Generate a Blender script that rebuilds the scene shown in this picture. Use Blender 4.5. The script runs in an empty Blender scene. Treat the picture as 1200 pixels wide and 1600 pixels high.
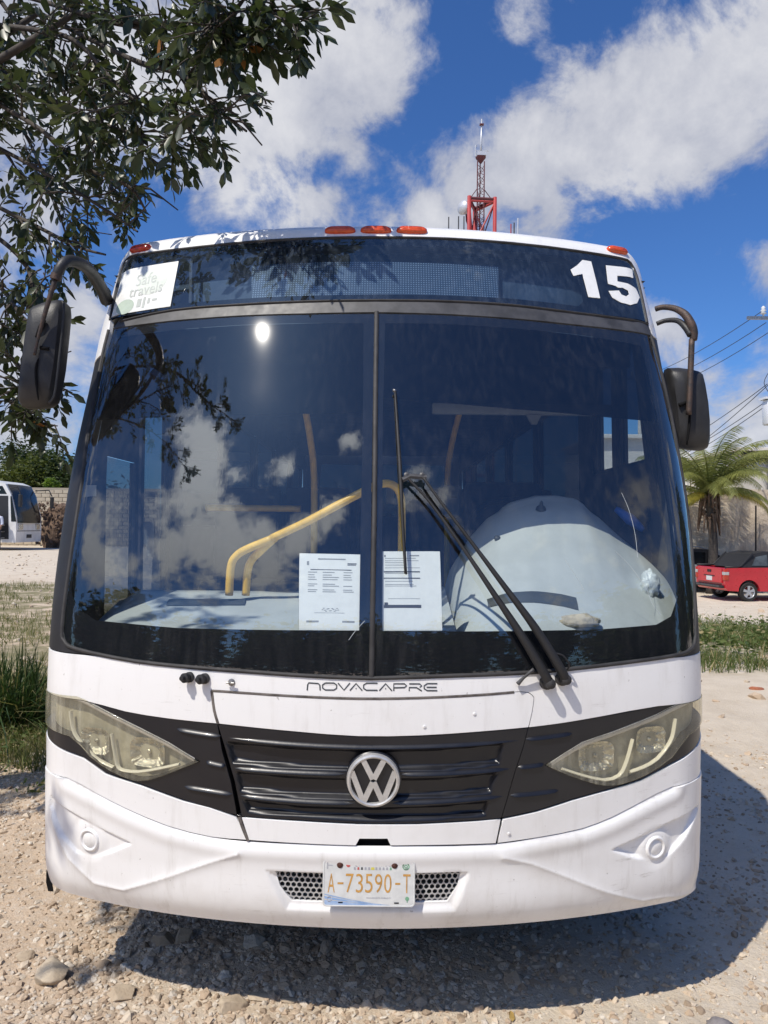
import bpy, bmesh, math, random
import numpy as np
from mathutils import Vector, Matrix
from mathutils.geometry import delaunay_2d_cdt

scene = bpy.context.scene
COL = scene.collection
R = math.radians

# ------------------------------------------------------------------ camera
CAM_Z, F_PX, PITCH, ROLL = 1.75, 1200.0, R(1.05), R(0.6)
_f = np.array([0, math.cos(PITCH), math.sin(PITCH)])
_r0 = np.array([1.0, 0, 0]); _u0 = np.array([0, -math.sin(PITCH), math.cos(PITCH)])
_r = math.cos(ROLL) * _r0 + math.sin(ROLL) * _u0
_u = math.cos(ROLL) * _u0 - math.sin(ROLL) * _r0
CAMC = np.array([0, 0, CAM_Z])
cd = bpy.data.cameras.new('camera')
cd.sensor_fit = 'VERTICAL'; cd.sensor_height = 24.0; cd.sensor_width = 18.0
cd.lens = 24.0 * F_PX / 1600.0
cd.clip_start = 0.05; cd.clip_end = 6000
cam = bpy.data.objects.new('camera', cd); COL.objects.link(cam)
cam.matrix_world = Matrix(((_r[0], _u[0], -_f[0], 0), (_r[1], _u[1], -_f[1], 0), (_r[2], _u[2], -_f[2], CAM_Z), (0, 0, 0, 1)))
scene.camera = cam
scene.render.resolution_x, scene.render.resolution_y = 768, 1024

# ------------------------------------------------------------------ light and exposure
SUN_TO = np.array([-0.457, -0.509, 1.0]); SUN_TO /= np.linalg.norm(SUN_TO)
sl = bpy.data.lights.new('sun', 'SUN'); sl.energy = 4.9; sl.angle = R(0.53); sl.color = (1.0, 0.935, 0.835)
sun = bpy.data.objects.new('sun', sl); COL.objects.link(sun)
sun.rotation_euler = Vector(SUN_TO).to_track_quat('Z', 'Y').to_euler()
sun.location = (-20, -25, 45)
scene.view_settings.view_transform = 'Standard'
scene.view_settings.look = 'None'
scene.view_settings.exposure = -0.15
scene.view_settings.gamma = 1.0
scene.view_settings.use_curve_mapping = False
scene.cycles.use_denoising = True
scene.cycles.max_bounces = 10
scene.cycles.transparent_max_bounces = 24
scene.cycles.sample_clamp_indirect = 6.0
scene.cycles.caustics_reflective = False
scene.cycles.caustics_refractive = False


class NT:
    """small node-tree writer"""
    def __init__(self, tree):
        self.t = tree; tree.nodes.clear()

    def n(self, typ, **kw):
        nd = self.t.nodes.new('ShaderNode' + typ)
        for k, v in kw.items():
            if k.startswith('i_'):
                key = k[2:]
                key = int(key) if key.isdigit() else key.replace('_', ' ')
                s = nd.inputs[key]
                if hasattr(v, 'is_output') or isinstance(v, bpy.types.NodeSocket):
                    self.t.links.new(v, s)
                else:
                    s.default_value = v
            else:
                setattr(nd, k, v)
        return nd

    def link(self, a, b):
        self.t.links.new(a, b)

    def math(self, op, a, b=0.0, c=0.0, clamp=False):
        nd = self.t.nodes.new('ShaderNodeMath'); nd.operation = op; nd.use_clamp = clamp
        for i, v in enumerate((a, b, c)):
            if isinstance(v, bpy.types.NodeSocket): self.t.links.new(v, nd.inputs[i])
            else: nd.inputs[i].default_value = v
        return nd.outputs[0]

    def mix(self, f, a, b, blend='MIX'):
        nd = self.t.nodes.new('ShaderNodeMix'); nd.data_type = 'RGBA'; nd.blend_type = blend
        for s, v in ((nd.inputs[0], f), (nd.inputs[6], a), (nd.inputs[7], b)):
            if isinstance(v, bpy.types.NodeSocket): self.t.links.new(v, s)
            elif isinstance(v, (int, float)): s.default_value = v
            else: s.default_value = tuple(v) + ((1,) if len(v) == 3 else ())
        return nd.outputs[2]

    def ss(self, x, lo, hi):
        nd = self.t.nodes.new('ShaderNodeMapRange'); nd.interpolation_type = 'SMOOTHSTEP'
        self.t.links.new(x, nd.inputs[0]); nd.inputs[1].default_value = lo; nd.inputs[2].default_value = hi
        return nd.outputs[0]

    def noise(self, vec, scale, detail=4, rough=0.55, dist=0.0):
        nd = self.n('TexNoise', i_Scale=scale, i_Detail=detail, i_Roughness=rough, i_Distortion=dist)
        if vec is not None: self.t.links.new(vec, nd.inputs['Vector'])
        return nd.outputs[0]


def ray(px, py):
    return _f + _r * ((px - 600) / F_PX) + _u * ((800 - py) / F_PX)


def at(px, py, Y):
    d = ray(px, py)
    return CAMC + d * (Y / d[1])


def project(P):
    v = np.asarray(P, float) - CAMC
    D = v @ _f
    return np.stack([600 + F_PX * (v @ _r) / D, 800 - F_PX * (v @ _u) / D], -1)


# ------------------------------------------------------------------ world: sky with broken cloud
world = bpy.data.worlds.new('World'); scene.world = world; world.use_nodes = True
w = NT(world.node_tree)
sky = w.n('TexSky', sky_type='NISHITA', sun_disc=False)
sky.sun_elevation = math.asin(SUN_TO[2])
sky.sun_rotation = math.atan2(SUN_TO[0], SUN_TO[1])
sky.altitude = 0; sky.air_density = 1.0; sky.dust_density = 0.5; sky.ozone_density = 3.2
geo = w.n('TexCoord')
D = geo.outputs['Generated']
wn = w.n('TexNoise', i_Scale=5.0, i_Detail=3.0); w.link(D, wn.inputs['Vector'])
warp = w.n('VectorMath', operation='MULTIPLY_ADD'); w.link(wn.outputs[1], warp.inputs[0])
warp.inputs[1].default_value = (0.10,) * 3; w.link(D, warp.inputs[2])
wsub = w.n('VectorMath', operation='SUBTRACT'); w.link(warp.outputs[0], wsub.inputs[0]); wsub.inputs[1].default_value = (0.05,) * 3
DW = wsub.outputs[0]
CLOUDS = [  # px, py, radius px, weight : main cloud masses seen over the bus
    (690, 335, 70, 1), (760, 310, 90, 1), (835, 285, 105, 1), (905, 250, 105, 1), (985, 215, 90, 1), (1060, 175, 90, 1),
    (1130, 135, 95, 1), (1210, 90, 110, 1), (855, 205, 58, .9), (1055, 95, 45, .75), (620, 350, 55, .8), (1290, 40, 130, 1),
    (400, 130, 140, 1), (480, 90, 130, 1), (570, 95, 95, .9), (600, 10, 80, .85), (430, 200, 85, .9), (300, 150, 150, 1), (330, 270, 75, .6),
    (690, 60, 60, .42), (545, 250, 52, .62), (500, 320, 70, .78), (440, 345, 50, .7), (700, 270, 40, .35), (815, 10, 50, .35),
    (1195, 420, 45, .75), (1045, 535, 45, .75), (1110, 590, 55, .85), (1180, 620, 75, .9), (1150, 690, 100, .9), (1250, 660, 140, 1),
    (60, 120, 160, 1), (120, 480, 55, .75), (40, 570, 90, .8), (60, 670, 110, .85), (-60, 300, 160, .9)]
# the cloud bank behind the photographer that the left pane mirrors: direction, radius
BANK = [((-.569, -.445, .692), .085), ((-.555, -.52, .65), .135), ((-.585, -.57, .575), .145), ((-.57, -.66, .49), .155), ((-.50, -.74, .45), .14), ((-.664, -.608, .435), .10), ((-.39, -.78, .49), .09),
        ((-.375, -.834, .404), .12), ((-.26, -.80, .54), .06), ((-.157, -.789, .594), .05), ((-.851, -.40, .34), .11), ((-.83, -.37, .42), .07), ((-.314, -.64, .701), .042), ((-.097, -.642, .76), .038)]


def caps(lst):
    acc = None
    for (d, rad, wt) in lst:
        d = np.array(d); d = d / np.linalg.norm(d)
        dist = w.n('VectorMath', operation='DISTANCE'); w.link(DW, dist.inputs[0]); dist.inputs[1].default_value = tuple(d)
        v = w.math('MULTIPLY_ADD', dist.outputs[1], -wt * 0.72 / rad, wt)
        acc = v if acc is None else w.math('SMOOTH_MAX', acc, v, 0.25)
    return acc


acc = caps([(ray(px, py), rp / F_PX, wt) for (px, py, rp, wt) in CLOUDS])
acc2 = caps([(d, r_, .95) for d, r_ in BANK])
sep = w.n('SeparateXYZ', i_0=D)
# elsewhere in the sky: the same kind of broken cumulus
gen = w.noise(D, 2.1, 3, .5)
sund = w.n('VectorMath', operation='DOT_PRODUCT'); w.link(D, sund.inputs[0]); sund.inputs[1].default_value = tuple(SUN_TO)
gen = w.math('MULTIPLY_ADD', gen, 4.0, -2.2)
gen = w.math('MULTIPLY_ADD', w.ss(sund.outputs[1], .80, .93), -1.6, gen)      # the sun stands in a clear gap
gen = w.math('MAXIMUM', gen, acc2)
front = w.ss(sep.outputs[1], 0.45, 0.8)
cov = w.n('Mix', data_type='FLOAT'); w.link(front, cov.inputs[0]); w.link(gen, cov.inputs[2]); w.link(acc, cov.inputs[3])
fb = w.noise(D, 9.0, 9, .62, .3)
fb2 = w.noise(D, 30.0, 6, .6)
dens = w.math('MULTIPLY_ADD', fb, 2.5, w.math('ADD', cov.outputs[0], -1.36))
dens = w.math('MULTIPLY_ADD', fb2, .6, w.math('ADD', dens, -.29))
mask = w.ss(dens, 0.0, 0.58)
mask = w.math('MULTIPLY', mask, w.ss(sep.outputs[2], -0.02, 0.05))
shade = w.ss(w.math('MULTIPLY_ADD', w.noise(D, 6.0, 6, .6), 1.2, w.math('MULTIPLY', dens, .35)), .50, 1.20)
fwd = w.math('POWER', w.math('MAXIMUM', sund.outputs[1], 0.0), 5.0)   # clouds scatter forward: brighter round the sun
ccol = w.mix(shade, (5.5, 5.8, 6.9), (10.0, 10.0, 10.3))
ccol = w.mix(w.math('MULTIPLY', fwd, 0.8), ccol, (41, 43.5, 46))
skyc = w.mix(1.0, sky.outputs[0], (0.62, 1.04, 1.64), 'MULTIPLY')
final = w.mix(w.math('MULTIPLY', mask, .93), skyc, ccol)
bg = w.n('Background', i_Strength=0.088); w.link(final, bg.inputs[0])
wo = w.n('OutputWorld'); w.link(bg.outputs[0], wo.inputs[0])

# ------------------------------------------------------------------ helpers: objects
ORG = {}


def thing(name, label, cat, loc=(0, 0, 0), group=None):
    o = bpy.data.objects.new(name, None); COL.objects.link(o)
    o.empty_display_size = 0.2
    o.location = loc; ORG[o.name] = np.array(loc, float)
    o['label'] = label; o['category'] = cat
    if group: o['group'] = group
    return o


def tag(o, label=None, cat=None, group=None, kind=None):
    if label: o['label'] = label
    if cat: o['category'] = cat
    if group: o['group'] = group
    if kind: o['kind'] = kind
    return o


def mk(name, verts, faces, mat, parent=None, smooth=False, normals=None, base=None):
    """mesh object from world-space vertices; its origin is the thing's base"""
    org = ORG[parent.name] if parent is not None else (np.array(base, float) if base is not None else np.zeros(3))
    V = np.asarray(verts, float).reshape(-1, 3) - org
    me = bpy.data.meshes.new(name)
    me.from_pydata(V.tolist(), [], [tuple(int(i) for i in f) for f in faces])
    if isinstance(mat, (list, tuple)):
        for m in mat: me.materials.append(m)
    elif mat is not None: me.materials.append(mat)
    me.update()
    if smooth: me.polygons.foreach_set('use_smooth', [True] * len(me.polygons))
    if normals is not None:
        me.polygons.foreach_set('use_smooth', [True] * len(me.polygons))
        me.normals_split_custom_set([tuple(n) for n in normals])
    o = bpy.data.objects.new(name, me); COL.objects.link(o)
    ORG[o.name] = org
    if parent is not None: o.parent = parent
    else: o.location = org
    return o


class MB:
    """collects shapes of ONE mesh"""
    def __init__(self): self.v = []; self.f = []; self.mi = []; self.cur = 0

    def add(self, v, f):
        n = len(self.v); self.v.extend([tuple(map(float, p)) for p in v])
        self.f.extend([tuple(i + n for i in q) for q in f]); self.mi.extend([self.cur] * len(f))
        return self

    def box(self, c, s, rot=None, bev=0.0):
        bm = bmesh.new(); bmesh.ops.create_cube(bm, size=1)
        for v in bm.verts: v.co = Vector((v.co.x * s[0], v.co.y * s[1], v.co.z * s[2]))
        if bev > 0: bmesh.ops.bevel(bm, geom=bm.edges[:], offset=bev, segments=2, affect='EDGES', profile=.5)
        M = Matrix.Translation(c) @ (rot.to_4x4() if rot is not None else Matrix.Identity(4))
        bm.verts.index_update()
        self.add([M @ v.co for v in bm.verts], [[v.index for v in f.verts] for f in bm.faces]); bm.free(); return self

    def tube(self, pts, rad, n=8, cap=True, smooth=0):
        P = [np.array(p, float) for p in pts]
        rr = list(rad) if hasattr(rad, '__len__') else [rad] * len(P)
        if smooth: P, rr = catmull(P, rr, smooth)
        T = []
        for i in range(len(P)):
            a = P[max(0, i - 1)]; b = P[min(len(P) - 1, i + 1)]
            t = b - a; T.append(t / (np.linalg.norm(t) + 1e-12))
        ref = np.array([0, 0, 1.0]) if abs(T[0][2]) < .9 else np.array([1.0, 0, 0])
        nrm = np.cross(T[0], ref); nrm /= np.linalg.norm(nrm)
        V = []; Fc = []
        for i, p in enumerate(P):
            nrm = nrm - T[i] * (nrm @ T[i]); nrm /= (np.linalg.norm(nrm) + 1e-12)
            bn = np.cross(T[i], nrm)
            for k in range(n):
                a = 2 * math.pi * k / n
                V.append(p + rr[i] * (math.cos(a) * nrm + math.sin(a) * bn))
        for i in range(len(P) - 1):
            for k in range(n):
                k2 = (k + 1) % n
                Fc.append((i * n + k, i * n + k2, (i + 1) * n + k2, (i + 1) * n + k))
        if cap:
            Fc.append(tuple(range(n - 1, -1, -1))); m = (len(P) - 1) * n
            Fc.append(tuple(range(m, m + n)))
        return self.add(V, Fc)

    def lathe(self, prof, c, axis, n=24):
        """prof: list of (radius, along)"""
        ax = np.array(axis, float); ax /= np.linalg.norm(ax)
        ref = np.array([0, 0, 1.0]) if abs(ax[2]) < .9 else np.array([1.0, 0, 0])
        e1 = np.cross(ax, ref); e1 /= np.linalg.norm(e1); e2 = np.cross(ax, e1)
        V = []; Fc = []
        for (r_, h) in prof:
            for k in range(n):
                a = 2 * math.pi * k / n
                V.append(np.array(c) + ax * h + r_ * (math.cos(a) * e1 + math.sin(a) * e2))
        for i in range(len(prof) - 1):
            for k in range(n):
                k2 = (k + 1) % n
                Fc.append((i * n + k, i * n + k2, (i + 1) * n + k2, (i + 1) * n + k))
        return self.add(V, Fc)

    def prism(self, poly, n, thick, frame=None):
        """polygon of 3-D points extruded by vector n*thick"""
        P = [np.array(p, float) for p in poly]; N = np.array(n, float) * thick; m = len(P)
        V = P + [p + N for p in P]
        Fc = [tuple(range(m)), tuple(range(2 * m - 1, m - 1, -1))] + [(i, (i + 1) % m, (i + 1) % m + m, i + m) for i in range(m)]
        return self.add(V, Fc)

    def build(self, name, mat, parent=None, smooth=False, base=None, auto=None):
        o = mk(name, self.v, self.f, mat, parent, smooth, base=base)
        if any(self.mi): o.data.polygons.foreach_set('material_index', self.mi)
        bm = bmesh.new(); bm.from_mesh(o.data); bmesh.ops.recalc_face_normals(bm, faces=bm.faces[:]); bm.to_mesh(o.data); bm.free()
        if auto is not None:
            o.data.polygons.foreach_set('use_smooth', [True] * len(o.data.polygons))
            o.data.set_sharp_from_angle(angle=R(auto))
        return o


def catmull(P, rr, k):
    P = [np.array(p, float) for p in P]; out = []; ro = []
    n = len(P)
    for i in range(n - 1):
        p0 = P[max(i - 1, 0)]; p1 = P[i]; p2 = P[i + 1]; p3 = P[min(i + 2, n - 1)]
        for j in range(k):
            t = j / k
            out.append(.5 * ((2 * p1) + (-p0 + p2) * t + (2 * p0 - 5 * p1 + 4 * p2 - p3) * t * t + (-p0 + 3 * p1 - 3 * p2 + p3) * t ** 3))
            ro.append(rr[i] * (1 - t) + rr[i + 1] * t)
    out.append(P[-1]); ro.append(rr[-1])
    return out, ro


def copy_tree(o, parent=None):
    c = o.copy(); COL.objects.link(c); c.parent = parent
    for ch in list(o.children): copy_tree(ch, c)
    return c


# ------------------------------------------------------------------ helpers: noise
def _h(ix, iy, iz, seed):
    n = (ix * 374761393 + iy * 668265263 + iz * 2147483647 + seed * 974711) & 0xffffffff
    n = ((n ^ (n >> 13)) * 1274126177) & 0xffffffff
    return ((n ^ (n >> 16)) & 0xffff) / 65535.0


def vnoise(x, y, seed=0):
    x = np.asarray(x, float); y = np.asarray(y, float)
    ix = np.floor(x).astype(np.int64); iy = np.floor(y).astype(np.int64); fx = x - ix; fy = y - iy
    fx = fx * fx * (3 - 2 * fx); fy = fy * fy * (3 - 2 * fy)
    z = np.zeros_like(ix)
    a = _h(ix, iy, z, seed); b = _h(ix + 1, iy, z, seed); c = _h(ix, iy + 1, z, seed); d = _h(ix + 1, iy + 1, z, seed)
    return (a * (1 - fx) + b * fx) * (1 - fy) + (c * (1 - fx) + d * fx) * fy


def fbm(x, y, oct=4, seed=0):
    s = 0; a = .5
    for i in range(oct):
        s = s + a * vnoise(np.asarray(x) * 2 ** i + i * 17.3, np.asarray(y) * 2 ** i + i * 9.1, seed + i); a *= .5
    return s


def sstep(x, a, b):
    t = np.clip((np.asarray(x, float) - a) / (b - a), 0, 1)
    return t * t * (3 - 2 * t)


# ------------------------------------------------------------------ materials
def mat(name, col, rough=.5, metal=0, spec=.5, coat=0, var=0, vscale=8, bump=0, bscale=60, col2=None, trans=0):
    m = bpy.data.materials.new(name); m.use_nodes = True; t = NT(m.node_tree)
    p = t.n('BsdfPrincipled', i_Roughness=rough, i_Metallic=metal)
    p.inputs['Specular IOR Level'].default_value = spec
    p.inputs['Coat Weight'].default_value = coat; p.inputs['Coat Roughness'].default_value = .08
    tc = t.n('TexCoord').outputs['Object']
    if var or col2 is not None:
        f = t.ss(t.noise(tc, vscale, 6, .6), .35, .68)
        c2 = col2 if col2 is not None else tuple(c * (1 - var) for c in col)
        t.link(t.mix(f, col, c2), p.inputs['Base Color'])
        rn = t.math('MULTIPLY_ADD', t.noise(tc, vscale * 3, 4), .25, rough - .12)
        t.link(rn, p.inputs['Roughness'])
    else: p.inputs['Base Color'].default_value = (*col, 1)
    if bump:
        b = t.n('Bump', i_Strength=bump, i_Distance=.01); t.link(t.noise(tc, bscale, 5, .6), b.inputs['Height'])
        t.link(b.outputs[0], p.inputs['Normal'])
    o = t.n('OutputMaterial')
    if trans:
        tr = t.n('BsdfTranslucent', i_Color=(*[min(1, c * 1.6) for c in col], 1))
        mx = t.n('MixShader', i_0=trans); t.link(p.outputs[0], mx.inputs[1]); t.link(tr.outputs[0], mx.inputs[2]); t.link(mx.outputs[0], o.inputs[0])
    else: t.link(p.outputs[0], o.inputs[0])
    return m


def glass(name, tint, ior=1.6, rough=.004, dust=.02, wave=0.0, dcol=(.6, .6, .6)):
    """thin pane: clear body, Fresnel reflection, a film of road dust"""
    m = bpy.data.materials.new(name); m.use_nodes = True; t = NT(m.node_tree)
    tr = t.n('BsdfTransparent', i_Color=(*tint, 1))
    gl = t.n('BsdfGlossy', i_Roughness=rough); gl.inputs['Color'].default_value = (1, 1, 1, 1)
    gw = t.n('BsdfGlossy', i_Roughness=.09)
    gm = t.n('MixShader', i_0=.022); t.link(gl.outputs[0], gm.inputs[1]); t.link(gw.outputs[0], gm.inputs[2])
    fr = t.n('Fresnel', i_IOR=ior)
    if wave:                                    # rolled glass: faint vertical ripple
        wc = t.n('TexCoord').outputs['Object']; wm = t.n('Mapping', i_Scale=(16, 16, 1.1)); t.link(wc, wm.inputs['Vector'])
        bp = t.n('Bump', i_Strength=wave, i_Distance=.004); t.link(t.noise(wm.outputs[0], 2.2, 4, .6), bp.inputs['Height']); t.link(bp.outputs[0], gl.inputs['Normal'])
    g2 = t.n('NewGeometry')
    # the pane has no thickness: use the same index from both sides
    fm = t.n('Mix', data_type='FLOAT'); t.link(g2.outputs['Backfacing'], fm.inputs[0]); t.link(fr.outputs[0], fm.inputs[2]); fm.inputs[3].default_value = .08
    mx = t.n('MixShader'); t.link(fm.outputs[0], mx.inputs[0]); t.link(tr.outputs[0], mx.inputs[1]); t.link(gm.outputs[0], mx.inputs[2])
    o = t.n('OutputMaterial')
    if dust:
        df = t.n('BsdfDiffuse', i_Color=(*dcol, 1))
        tc = t.n('TexCoord').outputs['Object']
        mp = t.n('Mapping', i_Scale=(14, 14, .7)); t.link(tc, mp.inputs['Vector'])
        st = t.ss(t.noise(mp.outputs[0], 3, 5, .65), .38, .75)
        bl = t.ss(t.noise(tc, 2.2, 4, .6), .3, .7)
        sp = t.ss(t.noise(tc, 70, 2, .5), .76, .79)
        f = t.math('MULTIPLY_ADD', t.math('MULTIPLY', st, bl), dust * 1.6, dust * .35)
        f = t.math('MULTIPLY_ADD', sp, dust * 1.2, f)
        m2 = t.n('MixShader'); t.link(f, m2.inputs[0]); t.link(mx.outputs[0], m2.inputs[1]); t.link(df.outputs[0], m2.inputs[2])
        t.link(m2.outputs[0], o.inputs[0])
    else: t.link(mx.outputs[0], o.inputs[0])
    return m


def paint_white(name, dirt=.35):
    """chalky white coachwork with grime that thickens in blotches and fine spots"""
    m = bpy.data.materials.new(name); m.use_nodes = True; t = NT(m.node_tree)
    tc = t.n('TexCoord').outputs['Object']
    big = t.ss(t.noise(tc, 2.3, 6, .62), .48, .78)
    mp = t.n('Mapping', i_Scale=(9, 9, 1.4)); t.link(tc, mp.inputs['Vector'])
    stre = t.ss(t.noise(mp.outputs[0], 2.5, 6, .65), .5, .8)
    spot = t.ss(t.noise(tc, 95, 3, .5), .70, .76)
    spot2 = t.ss(t.noise(tc, 33, 3, .5), .735, .765)
    c = t.mix(t.math('MULTIPLY', big, dirt), (.83, .825, .82), (.60, .57, .53))
    c = t.mix(t.math('MULTIPLY', stre, dirt * .75), c, (.47, .44, .40))
    mq = t.n('Mapping', i_Scale=(1.2, 6, 14)); t.link(tc, mq.inputs['Vector'])
    scuff = t.math('MULTIPLY', t.ss(t.noise(mq.outputs[0], 4, 7, .75), .56, .72), t.ss(t.noise(tc, 1.7, 3, .5), .48, .66))
    c = t.mix(t.math('MULTIPLY', scuff, dirt * 1.3), c, (.42, .39, .36))
    c = t.mix(t.math('MULTIPLY', spot, .28), c, (.38, .35, .32))
    c = t.mix(t.math('MULTIPLY', spot2, .5), c, (.25, .22, .2))
    p = t.n('BsdfPrincipled'); t.link(c, p.inputs['Base Color'])
    t.link(t.math('MULTIPLY_ADD', t.noise(tc, 6, 5), .3, .22), p.inputs['Roughness'])
    p.inputs['Coat Weight'].default_value = .25; p.inputs['Coat Roughness'].default_value = .12
    b = t.n('Bump', i_Strength=.045, i_Distance=.02); t.link(t.noise(tc, 7, 3, .5), b.inputs['Height']); t.link(b.outputs[0], p.inputs['Normal'])
    o = t.n('OutputMaterial'); t.link(p.outputs[0], o.inputs[0])
    return m


M = {}
M['white'] = paint_white('white_paint', .36)
M['bumper'] = paint_white('bumper_paint', .55)
M['black'] = mat('black_plastic', (.006, .0068, .011), .36, col2=(.010, .0105, .014), vscale=5, coat=.10, bump=.05, bscale=30)
M['matte'] = mat('matte_black', (.018, .018, .02), .62, var=.3)
M['void'] = mat('dark_gap', (.012, .012, .013), .9, spec=.1)
M['pillar'] = mat('pillar_black', (.020, .020, .023), .55, var=.4, vscale=5)
M['rubber'] = mat('rubber', (.035, .033, .034), .7, var=.3, vscale=20, bump=.15, bscale=90)
M['seal'] = mat('window_seal', (.042, .040, .040), .65, var=.45, vscale=14)
M['strip'] = mat('grey_strip', (.075, .075, .08), .5, var=.5, vscale=10)
M['frit'] = mat('frit_black', (.008, .009, .013), .75, spec=.05)
M['chrome'] = mat('satin_chrome', (.60, .59, .575), .34, metal=.45, var=.18, vscale=25)
M['steel'] = mat('steel', (.4, .39, .38), .42, metal=.9, var=.4, vscale=20)
M['rust'] = mat('worn_steel', (.10, .065, .05), .6, metal=.35, col2=(.05, .045, .045), vscale=40, bump=.2, bscale=120)
M['orange'] = mat('marker_lens', (.72, .085, .012), .22, coat=.5, var=.25, vscale=60)
M['redlens'] = mat('marker_lens_red', (.5, .035, .012), .25, coat=.5, var=.3, vscale=60)
M['screen'] = glass('windscreen_glass', (.90, .945, .945), 2.0, .005, .016, wave=.022, dcol=(.56, .56, .56))
M['dglass'] = glass('display_glass', (.46, .53, .60), 2.0, .012, .06, dcol=(.36, .46, .6))
M['sglass'] = glass('side_glass', (.45, .48, .48), 1.6, .004, .01)
M['tint'] = glass('tinted_glass', (.016, .018, .02), 1.6, .004, .01)
M['lens'] = glass('headlight_lens', (.88, .86, .76), 1.5, .05, .24, dcol=(.64, .61, .49))
M['dpane'] = glass('door_glass', (.22, .24, .25), 1.6, .004, .01)
M['dash'] = mat('dash_grey', (.46, .485, .48), .55, var=.12, vscale=7, bump=.05, bscale=200)
M['dash2'] = mat('dash_dark', (.05, .06, .07), .6, var=.3)
M['cabin'] = mat('cabin_dark', (.075, .075, .078), .8, var=.3, spec=.2)
M['cabinp'] = mat('cabin_panel', (.20, .21, .22), .7, var=.2)
M['yellow'] = mat('rail_yellow', (.85, .50, .05), .35, var=.2, vscale=20, coat=.2)
M['paper'] = mat('paper', (.82, .83, .82), .8, var=.05, vscale=30)
M['ink'] = mat('ink', (.06, .06, .07), .8)
M['inkgrey'] = mat('ink_grey', (.30, .31, .32), .8)
M['cloth'] = mat('tan_cloth', (.50, .43, .33), .9, var=.3, vscale=30, bump=.4, bscale=120)
M['bag'] = mat('bag_black', (.02, .021, .026), .75, var=.3, bump=.3, bscale=40)
M['blue'] = mat('bag_blue', (.03, .13, .55), .6, var=.2)
M['seat'] = mat('seat_fabric', (.05, .055, .075), .85, var=.4, vscale=20)
M['tyre'] = mat('tyre', (.022, .021, .02), .85, var=.4, vscale=12, bump=.3, bscale=60)
M['sticker'] = mat('sticker_white', (.78, .79, .77), .5, var=.12, vscale=20)
M['reflector'] = mat('reflector', (.72, .70, .62), .2, metal=.85, var=.4, vscale=30, bump=1.0, bscale=45)
M['lamp_in'] = mat('lamp_housing', (.50, .48, .40), .5, var=.3, vscale=20)
M['drl'] = mat('light_guide', (.82, .81, .74), .35, coat=.3)
M['vgrey'] = mat('lamp_trim', (.70, .69, .73), .3, var=.2, vscale=20)

# ================================================================== the bus
XB = -0.03
PROF = np.array([(2.605, .40), (2.574, .46), (2.558, .60), (2.55, .80), (2.543, 1.0), (2.548, 1.25), (2.59, 1.52), (2.665, 1.78),
                 (2.765, 2.05), (2.875, 2.31), (2.988, 2.58), (3.10, 2.82), (3.16, 2.935), (3.205, 3.002), (3.27, 3.032), (3.40, 3.05), (3.76, 3.06), (4.6, 3.06), (6.5, 3.06), (11.8, 3.06)])
_tt = np.concatenate([[0], np.cumsum(np.linalg.norm(np.diff(PROF, axis=0), axis=1))])
_dd = np.diff(PROF, axis=0) / np.diff(_tt)[:, None]
_mm = np.vstack([_dd[0], (_dd[:-1] * np.diff(_tt)[1:, None] + _dd[1:] * np.diff(_tt)[:-1, None]) / (np.diff(_tt)[1:] + np.diff(_tt)[:-1])[:, None], _dd[-1]])
R1, U1 = 2.9, 1.08
A1 = math.asin(U1 / R1); RC = (1.25 - U1) / (1 - math.sin(A1))
S1 = R1 * A1; S2 = S1 + RC * (math.pi / 2 - A1)
A_SIL = R(68); S_SIL = S1 + RC * (A_SIL - A1); S_END = S2 + .03


def prof(t):
    t = np.clip(t, -.2, _tt[-1] + 2); i = np.clip(np.searchsorted(_tt, t) - 1, 0, len(_tt) - 2)
    h = _tt[i + 1] - _tt[i]; x = ((t - _tt[i]) / h)[..., None]; h = h[..., None]
    a, b, m0, m1 = PROF[i], PROF[i + 1], _mm[i], _mm[i + 1]
    return (2 * x ** 3 - 3 * x ** 2 + 1) * a + (x ** 3 - 2 * x ** 2 + x) * h * m0 + (-2 * x ** 3 + 3 * x ** 2) * b + (x ** 3 - x ** 2) * h * m1


def surf(s, t):
    s = np.asarray(s, float); t = np.asarray(t, float); a = np.abs(s)
    an = np.where(a < S1, a / R1, np.minimum(A1 + (a - S1) / RC, math.pi / 2))
    u = np.where(a < S1, R1 * np.sin(a / R1), U1 + RC * (np.sin(an) - math.sin(A1)))
    y = np.where(a < S1, R1 * (1 - np.cos(a / R1)), R1 * (1 - math.cos(A1)) + RC * (math.cos(A1) - np.cos(an)) + np.maximum(a - S2, 0))
    q = prof(t)
    wt = sstep(q[..., 1], 2.55, 2.93)
    du = np.clip(u - 1.09, 0, .1599)
    drop = wt * (.16 - np.sqrt(.0256 - du * du))
    u = u * (1 - .012 * sstep(q[..., 1], 1.8, 2.75))
    return np.stack([XB + np.sign(s) * u, q[..., 0] + y, q[..., 1] - drop - .006 * wt * (u / 1.25) ** 2], -1)


def snorm(s, t, fn=None):
    fn = fn or surf; e = .002
    a = fn(s + e, t) - fn(s - e, t); b = fn(s, t + e) - fn(s, t - e)
    n = np.cross(a, b); return n / (np.linalg.norm(n, axis=-1, keepdims=True) + 1e-12)


_gs, _gt = np.meshgrid(np.linspace(-S_SIL, S_SIL, 220), np.linspace(0, _tt[16], 320))
_gp = project(surf(_gs, _gt))
_away = np.sum(snorm(_gs, _gt) * (surf(_gs, _gt) - CAMC), -1) > -.01       # turned away from the photographer
_gp[_away] = 1e6


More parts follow.
